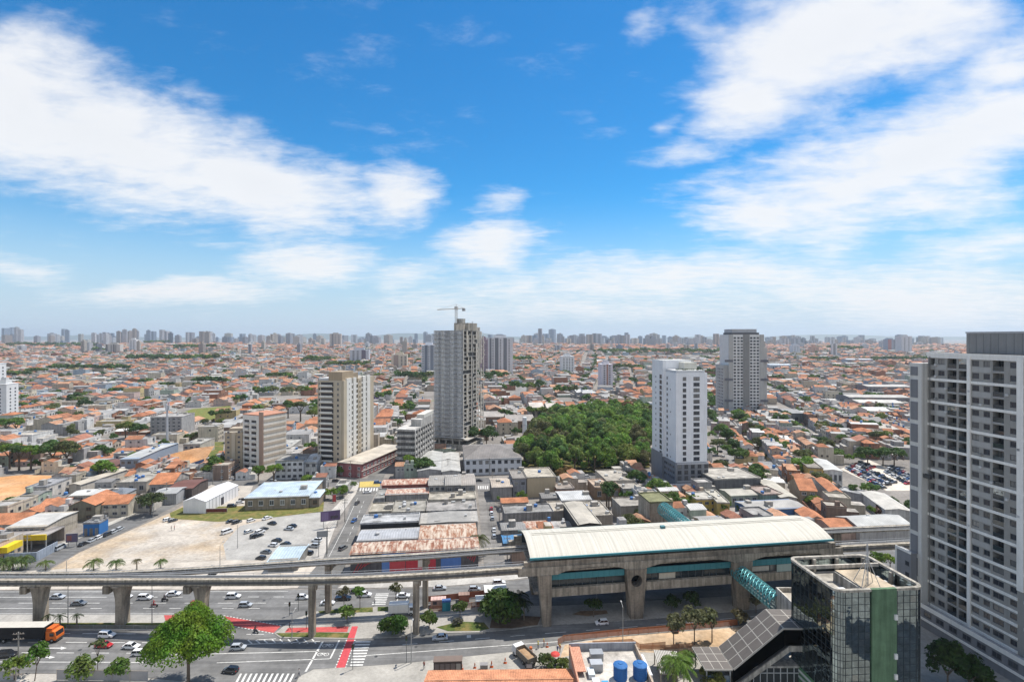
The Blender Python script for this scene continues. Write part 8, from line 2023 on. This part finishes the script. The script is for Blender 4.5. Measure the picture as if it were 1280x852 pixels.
def motorcycles():
 for i, (x, y, c, lab, rl) in enumerate(((157, 759.5, (.35, .02, .03), 'red motorcycle beside the second flared pier', 'rider in dark red on the motorcycle by the second flared pier'), (193, 758, (.30, .02, .02), 'red motorcycle by the lamp post on the far lanes', 'rider in red on the motorcycle by the lamp post'),
          (206, 751, (.02, .02, .02), 'black motorcycle before the white car on the far lanes', 'rider in black on the motorcycle before the white car'), (320, 790.5, (.02, .02, .03), 'dark motorcycle at the red bicycle crossing', 'rider in dark clothes at the red bicycle crossing'), (246, 763, (.3, .03, .03), 'motorcycle half hidden behind the third pier', 'rider half hidden behind the third pier'))):
  g = G(x, y); t = thing('motorcycle', lab, 'motorcycle', (g.x, g.y, .05), rad(3 if i != 3 else -30))
  w = MB(); w.tube((0, -.06, .3), (0, .06, .3), .3, n=14, mat='rubber', col=(.02, .02, .02)); w.tube((0, -.065, .3), (0, .065, .3), .14, n=8, mat='metal', col=(.4, .4, .4)); wm_ = w.mesh('wheel')
  link('wheel', wm_, t, (.65, 0, 0)); link('wheel', wm_, t, (-.65, 0, 0))
  b = MB(); b.prism([(-.85, -.13), (-.1, -.16), (.35, -.12), (.35, .12), (-.1, .16), (-.85, .13)], .42, .72, 'clean', c); b.tube((.65, 0, .3), (.42, 0, 1.0), .05, n=6, mat='metal', col=(.3, .3, .3)); b.build('body', t)
  b = MB(); b.prism([(-.75, -.12), (.05, -.12), (.05, .12), (-.75, .12)], .74, .84, 'rubber', (.02, .02, .02)); b.build('seat', t); b = MB(); b.tube((.42, -.35, 1.02), (.42, .35, 1.02), .025, n=6, mat='metal', col=(.3, .3, .3)); b.box(.48, .56, -.1, .1, .8, .98, 'lampglass', (.6, .6, .6)); b.build('handlebar', t)
  person(rl, (g.x - .22 * math.cos(rad(3)), g.y, .03), rad(3 if i != 3 else -30), 'ride', c if c[0] > .1 else (.02, .02, .02), (.03, .03, .05), hat=(.03, .03, .03) if i != 1 else (.4, .03, .03))
motorcycles()
# ------------------------------------------------------------------ street furniture
GALV = (.33, .33, .32)
def lamp(label, x, y, h, arm=1.6, side=1, mat_=GALV, z=.1):
 g = G(x, y); t = thing('street_lamp', label, 'street lamp', (g.x, g.y, z)); b = MB(); b.tube((0, 0, 0), (0, 0, h), .11, .07, 8, 'metal', mat_); b.build('pole', t)
 b = MB(); b.tube((0, 0, h - .05), (0, side * arm, h + .35), .05, n=6, mat='metal', col=mat_); b.build('arm', t); BX('lamp_head', t, -.16, .16, min(side * arm, side * (arm + .7)), max(side * arm, side * (arm + .7)), h + .28, h + .42, 'plain', (.3, .3, .3))
for a in (('slim street lamp on the median left of the second flared pier', 85, 779.5, 9.3), ('slim street lamp on the median right of the second flared pier', 190, 779.5, 9.5), ('slim street lamp on the median lawn by the dotted crossing', 365, 796.5, 5.5), ('street lamp at the near kerb before the slender piers', 514, 829, 8.2), ('white street lamp on the building site pavement', 778.6, 806, 8.8),
   ('short lamp in front of the entrance canopy', 938, 853, 5.2), ('lamp post in the grey car park', 297, 685, 8.0), ('lamp at the pavement behind the viaduct, left', 83, 718, 4.2), ('small lamp at the dirt lot edge', 275, 706, 6.2), ('white lamp post beside the middle station pier', 746, 763, 4.0), ('lamp post at the corner of the dirt lot street', 277, 604, 8.5)):
 lamp(*a)
def utility(label, x, y, h, wires=True, concrete=True, rz=TH):
 g = G(x, y); t = thing('utility_pole', label, 'utility pole', (g.x, g.y, 0), rz); b = MB(); b.tube((0, 0, 0), (0, 0, h), .17, .11, 8, 'concrete', (.36, .34, .31)); b.build('pole', t)
 for z in (h - .5, h - 1.6):
  b = MB(); b.box(-1.1, 1.1, -.06, .06, z, z + .12, 'plain', (.2, .17, .14))
  for k in (-.9, -.35, .35, .9): b.tube((k, 0, z + .12), (k, 0, z + .34), .05, n=6, mat='clean', col=(.4, .35, .3))
  b.build('crossarm', t)
 if R.random() < .4:
  b = MB(); b.tube((.35, 0, h - 3.6), (.35, 0, h - 2.6), .28, n=10, mat='metal', col=(.4, .4, .4)); b.build('transformer', t)
 return Vector((g.x, g.y, h - .3))
ups = []
for lab, x, y, h in (('utility pole at the bottom left corner before the lorry', 23, 846, 9.6), ('utility pole behind the first wall pillar at the bottom left', 20, 868, 5.6)): utility(lab, x, y, h)
left_line = [utility(f'utility pole on the left street, {w}', x, y, 8.6) for w, x, y in (('nearest to the yellow canopy', 34, 700), ('by the cars parked in a row', 131, 664), ('by the big street tree', 208, 627), ('at the tent corner', 266, 605))]
av_line = [utility(f'utility pole on the avenue kerb, {w}', x, y, 9.0) for w, x, y in (('beside the kiosk car park', 409, 692), ('by the billboard', 431, 652), ('at the upper crossing', 449, 612))]
cross_line = [utility(f'utility pole on the cross street, {w}', x, y, 8.8) for w, x, y in (('before the white office', 352, 598), ('by the pink shops', 438, 597), ('before the grey gallery block', 508, 595.5), ('in front of the metal sheds', 560, 594), ('before the school', 612, 593), ('by the park corner', 690, 592))]
cl2 = [utility(f'utility pole on the small street, {w}', x, y, 8.6) for w, x, y in (('by the station end', 634, 700), ('midway up', 624, 655), ('at the top', 616, 612))]
rl2 = [utility(f'utility pole on the diagonal street at the right, {w}', x, y, 8.2) for w, x, y in (('near end', 1036, 571), ('middle', 1009, 545), ('far end', 985, 524))]
def wires():
 k = 0
 for line_, nm in ((left_line, 'left street'), (av_line, 'avenue'), (cross_line, 'cross street'), (cl2, 'small street')):
  b = MB()
  for a, c in zip(line_, line_[1:]):
   for s in (-.9, -.3, .4, .9):
    d = (c - a).normalized(); o = Vector((-d.y, d.x, 0)) * s; prev = None
    for i in range(9):
     u = i / 8; q = a + (c - a) * u + o + Vector((0, 0, -1.1 * 4 * u * (1 - u)))
     if prev is not None: b.tube(prev, q, .035, n=3, mat='plain', col=(.03, .03, .03), cap=False)
     prev = q
  tag(b.build('overhead_cable'), f'black overhead cables strung along the {nm}', 'cable')
wires()
def signal(label, x, y, h):
 g = G(x, y); t = thing('traffic_light', label, 'traffic light', (g.x, g.y, .1)); b = MB(); b.tube((0, 0, 0), (0, 0, h), .07, n=8, mat='metal', col=(.12, .13, .13)); b.build('pole', t)
 b = MB(); b.box(-.2, .2, -.18, .18, h - .2, h + .85, 'plain', (.02, .03, .025)); hd = b.build('signal_head', t)
 for z, c in ((h + .65, (.12, .01, .01)), (h + .33, (.12, .09, .01)), (h + .01, (.02, .14, .07))):
  b = MB(); b.tube((0, -.22, z), (0, -.181, z), .1, n=10, mat='lampglass', col=c); b.build('lens', hd)
for a in (('traffic light with dark head at the near crossing kerb', 441, 836.5, 4.6), ('traffic light on the median by the dotted crossing', 383, 786, 3.6), ('traffic light at the kerb right of the near zebra', 508, 828.5, 5.2), ('traffic light by the far lanes at the avenue mouth', 373, 763, 3.6), ('small traffic light on the median near the black car', 362, 769, 2.6)): signal(*a)
def board(label, x, y, w, z0, z1, col, rz, cat='billboard', frame=(.2, .2, .2), bands=()):
 g = G(x, y); t = thing('billboard', label, cat, (g.x, g.y, 0), rad(rz)); BX('box', t, -w / 2, w / 2, -.15, .15, z0, z1, 'clean', frame)
 b = MB(); b.box(-w / 2 + .1, w / 2 - .1, -.2, -.154, z0 + .1, z1 - .1, 'clean', col); p = b.build('panel', t)
 for (a, c, d, e, cc) in bands:
  BX('colour_field', p, -w / 2 + w * a, -w / 2 + w * c, -.23, -.204, z0 + (z1 - z0) * d, z0 + (z1 - z0) * e, 'clean', cc)
 for s in (-w * .35, w * .35):
  b = MB(); b.tube((s, .25, 0), (s, .25, z1 - .3), .1, n=6, mat='metal', col=(.2, .2, .2)); b.build('post', t)
board('purple billboard at the avenue kerb by the car park', 413, 659, 7.0, 2.6, 6.4, (.13, .08, .17), 20, bands=((.05, .4, .1, .9, (.22, .16, .28)), (.5, .9, .2, .5, (.08, .06, .08))))
board('dark violet sign board at the corner of the left street', 90, 683, 3.6, 1.6, 4.6, (.12, .10, .16), 12, 'sign', bands=((.1, .5, .2, .8, (.25, .10, .09)),))
board('tall double post frame sign by the kiosk car park', 403, 696, 3.4, 6.6, 8.6, (.30, .30, .30), 15, 'sign')
board('long low dark red letter board on the grass strip', 269, 641, 9.5, .4, 1.9, (.16, .045, .04), 3, 'sign')
board('grey advertising pillar at the car park grass', 418, 628, 1.6, .4, 3.6, (.40, .06, .06), 10, 'sign')
def masts():
 g = G(209, 562.5); t = thing('cell_mast', 'tall pale grey cell mast standing by the grey slab building', 'mast', (g.x, g.y, 0)); h = zat(g.y, 506); b = MB(); b.tube((0, 0, 0), (0, 0, h), .75, .55, 12, 'metal', (.52, .54, .57)); b.build('pole', t)
 for k in range(3):
  a = k * 2.1 + .4; b = MB(); c = Vector((math.cos(a) * 1.0, math.sin(a) * 1.0, 0)); b.box(c.x - .3, c.x + .3, c.y - .2, c.y + .2, h - 3.2, h + .8, 'clean', (.45, .47, .5)); b.tube((0, 0, h - 2), tuple(c + Vector((0, 0, h - 2))), .08, n=5, mat='metal', col=(.4, .4, .4)); b.build('antenna_panel', t)
 g = G(655.7, 557); t = thing('water_tower', 'slender white round water tower left of the wooded park', 'water tower', (g.x, g.y, 0)); h = zat(g.y, 521); b = MB(); b.lathe([(1.45, 0), (1.45, h - .3), (1.25, h)], 20, 'clean', (.66, .67, .68)); b.build('shaft', t); b = MB(); b.lathe([(1.6, h * .72), (1.6, h * .74)], 20, 'clean', (.5, .5, .5)); b.build('ring', t)
masts()
# fences and barriers
def fence(label, pts, h, col, m='barriernet', post=(.33, .14, .06), step=2.4, name='barrier_fence', cat='barrier', z=.1, rail=True):
 q = [G(x, y) for x, y in pts]; o = q[0]; t = thing(name, label, cat, (o.x, o.y, z)); b, ps = MB(), MB(); b2 = MB()
 for a, c in zip(q, q[1:]):
  a, c = a - o, c - o; n = max(1, int((c - a).length / step))
  for i in range(n):
   p0, p1 = a + (c - a) * (i / n), a + (c - a) * ((i + 1) / n); ps.tube(tuple(p0), (p0.x, p0.y, h + .12), .06, n=5, mat='plain', col=post)
   b.face([(p0.x, p0.y, .06), (p1.x, p1.y, .06), (p1.x, p1.y, h), (p0.x, p0.y, h)], m, col)
   if rail: b2.tube((p0.x, p0.y, h + .03), (p1.x, p1.y, h + .03), .035, n=4, mat='plain', col=post)
 b.build('net_panel', t); ps.build('fence_frame', t)
 if rail: b2.build('rail', t)
fence('orange net barrier between the near road and the dug up pavement', [(697.5, 806.8), (705, 802), (715, 800.8), (760, 795.8), (836, 789.2), (900, 783.8), (922, 781.5)], 1.5, (.42, .15, .06))
fence('second orange net barrier on the near side of the dug up pavement', [(741, 807.5), (790, 804.5), (800, 811), (832, 808)], 1.1, (.45, .20, .10))
fence('orange net barrier behind the tank roof by the palms', [(800, 812), (830, 812), (866, 809)], 1.0, (.45, .22, .12))
fence('rust orange fence round the works yard on the median, back side', [(534, 753), (560, 750.5), (600, 746), (622, 742)], 1.6, (.32, .12, .075), 'plain', z=.13)
fence('rust orange fence round the works yard on the median, front side', [(537, 765), (560, 763.5), (604, 758)], 1.4, (.36, .15, .09), z=.13)
fence('dark blue hoarding below the red earth slope', [(187, 586), (208, 588), (232, 588), (255, 580)], 3.0, (.035, .06, .14), 'plain', (.05, .07, .13), name='hoarding', cat='hoarding', rail=False)
fence('pale wall panels with posts along the bottom left pavement', [(71, 850), (100, 850.5), (140, 851), (185, 852)], 2.2, (.34, .33, .33), 'plain', (.45, .38, .3), 3.6, 'plot_fence', 'fence')
fence('low grey wall at the bottom left corner by the pole', [(-8, 852), (18, 850)], 2.0, (.36, .36, .37), 'plain', (.4, .36, .3), 3.0, 'plot_fence', 'fence')
fence('thin grey guard rail along the left grass median', [(83, 786), (150, 786.2), (250, 787)], .9, (.2, .2, .2), 'barriernet', (.25, .25, .25), 3.0, 'guard_rail', 'railing')
def cone(label, x, y, s=1.0):
 g = G(x, y); t = thing('traffic_cone', label, 'traffic cone', (g.x, g.y, .105)); b = MB(); b.lathe([(.24 * s, .04), (.16 * s, .35 * s), (.10 * s, .7 * s), (.05 * s, 1.0 * s)], 12, 'clean', (.55, .12, .03)); c = b.build('body', t)
 b = MB(); b.lathe([(.178 * s, .30 * s), (.135 * s, .5 * s)], 12, 'clean', (.7, .7, .68)); b.build('white_band', c); BX('foot', t, -.3 * s, .3 * s, -.3 * s, .3 * s, 0, .04, 'plain', (.35, .08, .03))
for i, (x, y, s, lab) in enumerate(((631.5, 828.5, 1.2, 'orange cone left of the tipper lorry'), (614.5, 833.5, 1.3, 'second orange cone left of the tipper lorry'), (593.5, 834.5, 1.1, 'third orange cone, beside the small grey box'), (577.5, 836, 1.1, 'leftmost orange cone by the dark roof box'), (684, 808.5, 1.1, 'orange cone right of the two road workers'))): cone(lab, x, y, s)
def site():
 g = G(663.5, 815); t = thing('traffic_drum', 'big orange traffic drum right of the tipper lorry', 'traffic drum', (g.x, g.y, .105)); b = MB(); b.lathe([(.42, 0), (.40, .5), (.36, 1.15), (.2, 1.25)], 14, 'clean', (.52, .15, .05)); b.build('body', t); b = MB(); b.lathe([(.415, .55), (.395, .75)], 14, 'clean', (.65, .6, .55)); b.build('white_band', t)
 g = G(558, 762); t = thing('portable_toilet', 'teal blue portable toilet in the works yard', 'toilet cabin', (g.x, g.y, .13), rad(8)); BX('cabin', t, -1.1, 1.1, -.8, .8, 0, 2.3, 'clean', (.03, .20, .26)); b = MB(); b.prism([(-1.15, -.85), (1.15, -.85), (1.15, .85), (-1.15, .85)], 2.304, 2.5, 'clean', (.06, .12, .28)); b.build('roof', t); BX('door', t, -.9, -.1, -.84, -.804, .1, 2.0, 'clean', (.05, .26, .32))
 for lab, x, y, w, d in (('white canopy tent in the works yard, the higher one', 606, 752, 6.0, 4.0), ('long white canopy tent in the works yard before the trees', 595, 764, 7.2, 3.2)):
  g = G(x, y); t = thing('canopy_tent', lab, 'tent', (g.x, g.y, .13), rad(7)); b = MB(); gable(b, w, d, 2.6, .6, .1, 'clean', (.70, .70, .68), 'clean', (.66, .66, .64)); b.build('roof', t)
  for px_ in (0, w):
   for py_ in (0, d):
    b = MB(); b.tube((px_, py_, 0), (px_, py_, 2.6), .05, n=6, mat='metal', col=(.5, .5, .5)); b.build('post', t)
  BX('back_panel', t, .1, w - .1, d - .1, d - .04, 0, 2.5, 'clean', (.34, .12, .07))
 g = G(548, 757); t = thing('site_container', 'low pinkish site hut in the works yard', 'site hut', (g.x, g.y, .13), rad(6)); BX('body', t, -2, 2, -1, 1, 0, 2.0, 'sheet', (.42, .26, .22), 'sheet', (.5, .34, .3)); BX('window', t, -1.4, -.4, -1.05, -1.004, .8, 1.6, 'glass', (.05, .05, .06))
 g = G(580, 750.5); t = thing('site_container', 'brown brick stack block in the works yard', 'container', (g.x, g.y, .13), rad(6)); BX('body', t, -1.4, 1.4, -.8, .8, 0, 1.8, 'brick', (.32, .13, .09)); BX('lid', t, -1.5, 1.5, -.9, .9, 1.804, 1.9, 'sheet', (.3, .2, .16))
 g = G(694, 829); t = thing('parasol', 'red parasol by the bushes near the barrier corner', 'parasol', (g.x, g.y, .1)); b = MB(); b.lathe([(1.1, 2.0), (.75, 2.3), (.04, 2.55)], 8, 'clean', (.55, .06, .05)); b.build('canopy', t); b = MB(); b.tube((0, 0, 0), (0, 0, 2.3), .03, n=6, mat='metal', col=(.4, .4, .4)); b.build('pole', t)
 g = G(560, 839); t = thing('roof_kiosk', 'dark brown glazed kiosk box behind the orange tile roof', 'kiosk', (g.x, g.y, .1), rad(3)); BX('body', t, -3.0, 3.0, -.9, .9, 0, 2.6, 'plain', (.07, .05, .045))
 for k in range(5):
  BX('window', t, -2.8 + k * 1.15, -1.85 + k * 1.15, -.95, -.904, .5, 2.2, 'glass', (.12, .09, .09))
 BX('roof', t, -3.1, 3.1, -1.0, 1.0, 2.604, 2.75, 'plain', (.16, .12, .1))
 g = G(605, 837); t = thing('cabinet', 'small grey street cabinet behind the orange tile roof', 'street cabinet', (g.x, g.y, .1)); BX('body', t, -.8, .8, -.5, .5, 0, 1.2, 'metal', (.22, .2, .2)); BX('lid', t, -.85, .85, -.55, .55, 1.204, 1.3, 'metal', (.3, .28, .27))
 g = G(661.5, 836.5); t = thing('bus_sign', 'dark box sign with pale frame below the tipper lorry', 'sign', (g.x, g.y, .1)); BX('box', t, -.8, .8, -.3, .3, .3, 1.5, 'plain', (.05, .05, .05)); BX('panel', t, -.6, .6, -.34, -.304, .5, 1.3, 'clean', (.4, .36, .36))
site()
# ------------------------------------------------------------------ roofs at the bottom edge
def bottom_roofs():
 rg = P(536, 837, 3.4); x1 = P(716, 837, 3.4).x; rg.y -= 5.6; t = thing('house', 'wide orange clay tile roofed house at the bottom edge', 'house', (rg.x, rg.y, 0), rad(1.0)); w = x1 - rg.x
 BX('wall', t, .4, w - .4, -7.5, 5.0, 0, 3.2, 'plaster', (.5, .44, .36))
 b = MB(); b.face([(0, -8, 3.1), (w, -8, 3.1), (w, 0, 5.0), (0, 0, 5.0)], 'tile', (.52, .235, .13)); b.face([(w, 5.6, 3.4), (0, 5.6, 3.4), (0, 0, 5.0), (w, 0, 5.0)], 'tile', (.52, .235, .13)); b.build('roof', t)
 b = MB(); b.tube((0, 0, 5.0), (w, 0, 5.0), .16, n=7, mat='tile', col=(.5, .25, .15)); b.build('ridge', t)
 F = P(712, 852, 6.0); bk = P(714, 806.5, 6.0); rt = P(799, 808.5, 6.0); t = thing('house', 'flat roofed building with two blue water tanks and parapet walls', 'house', (bk.x, bk.y - 14.5, 0), rad(2)); w = rt.x - bk.x; d = 14.5
 BX('wall', t, 0, w, -1, d, 0, 5.0, 'plaster', (.42, .35, .28), 'slab', (.50, .46, .41))
 b = MB(); b.box(0, w, d - .25, d, 5.004, 6.6, 'plaster', (.36, .37, .40)); b.box(w - .3, w, -1, d - .26, 5.004, 6.3, 'plaster', (.44, .35, .27)); b.box(0, .3, -1, d - .26, 5.004, 6.3, 'plaster', (.52, .28, .19)); b.build('parapet', t)
 BX('tiled_strip', t, .35, 2.2, 6, d - .4, 5.9, 6.05, 'tile', (.55, .27, .18))
 for lab, x in (('left blue water tank on the flat roof at the bottom', 9.0), ('right blue water tank on the flat roof at the bottom', 12.9)):
  q = Matrix.Rotation(rad(2), 3, 'Z') @ Vector((x - .2, 5.2, 0)); k = thing('water_tank', lab, 'water tank', (bk.x + q.x, bk.y - d + q.y, 5.02))
  b = MB(); prof = [(1.30, 0), (1.28, .1)]
  for j in range(6): prof += [(1.32, .15 + j * .38), (1.36, .3 + j * .38), (1.30, .45 + j * .38)]
  b.lathe(prof + [(1.38, 2.5), (1.38, 2.6)], 28, 'clean', (.022, .105, .30)); b.build('body', k, smooth=False)
  b = MB(); b.lathe([(1.42, 2.604), (1.36, 2.72), (.8, 2.95), (.42, 3.0), (.42, 3.1), (.1, 3.12)], 28, 'clean', (.03, .13, .34)); lid = b.build('lid', k)
  b = MB()
  for j in range(8):
   a = j * math.pi / 4; b.tube((.45 * math.cos(a), .45 * math.sin(a), 3.0), (1.3 * math.cos(a), 1.3 * math.sin(a), 2.76), .05, n=5, mat='clean', col=(.03, .15, .38))
  b.build('lid_rib', lid)
 rr = random.Random(9)
 for lab, x, y, sx, sy, sz, col in (('grey box unit on the tank building roof at the back', 4.0, 10.5, 2.6, 1.8, 1.5, (.27, .28, .29)), ('pale grey box unit next to the parapet', 3.4, 7.2, 2.4, 1.7, 1.5, (.36, .37, .38)), ('light metal unit at the tiled strip', 2.6, 5.2, 1.2, 2.2, .8, (.55, .6, .64)), ('white small unit on the tank building roof front', 3.0, 3.0, 1.3, 1.3, .8, (.64, .64, .64)), ('blue basin on the tank building roof front', 4.8, 2.6, 1.2, 1.2, .5, (.05, .28, .5)), ('long white sheet metal duct by the right tank', 14.4, 5.0, .7, 6.5, .6, (.62, .64, .62))):
  q = Matrix.Rotation(rad(2), 3, 'Z') @ Vector((x, y, 0)); k = thing('roof_unit', lab, 'roof unit', (bk.x + q.x, bk.y - d + q.y, 5.02), rad(2))
  BX('casing', k, 0, sx, 0, sy, 0, sz, 'metal', col); BX('lid', k, -.05, sx + .05, -.05, sy + .05, sz + .004, sz + .08, 'metal', tuple(min(.7, c * 1.15) for c in col))
 # yard wall and trellis roof right of it
 p = P(812, 827, .3); t = thing('pergola', 'slatted pergola roof at the bottom beside the palm', 'pergola', (p.x, p.y - 8, 0), rad(-6)); b = MB(); b.box(0, 5, 0, 8, 2.9, 3.0, 'plain', (.2, .18, .15))
 for k in range(14): b.box(.1 + k * .36, .28 + k * .36, 0, 8, 3.004, 3.08, 'clean', (.5, .48, .44))
 b.build('slatted_roof', t)
 for x in (.2, 4.8):
  for y in (.3, 7.7):
   BX('post', t, x - .1, x + .1, y - .1, y + .1, 0, 2.89, 'plain', (.3, .27, .22))
bottom_roofs()
# ------------------------------------------------------------------ air and labels
def haze():
 m = bpy.data.materials.new('haze'); m.use_nodes = True; n = m.node_tree; n.nodes.remove(n.nodes['Principled BSDF']); v = n.nodes.new('ShaderNodeVolumePrincipled')
 v.inputs['Color'].default_value = (.80, .90, 1.0, 1); v.inputs['Density'].default_value = HAZE; v.inputs['Anisotropy'].default_value = 0.25
 n.links.new(v.outputs[0], n.nodes['Material Output'].inputs['Volume']); MATS['haze'] = m
 b = MB(); b.box(-16300, 16300, -760, 14700, -16, 262, 'haze', (1, 1, 1)); o = b.build('haze'); o['kind'] = 'stuff'
HAZE = 0.000075
haze()
write_labels()
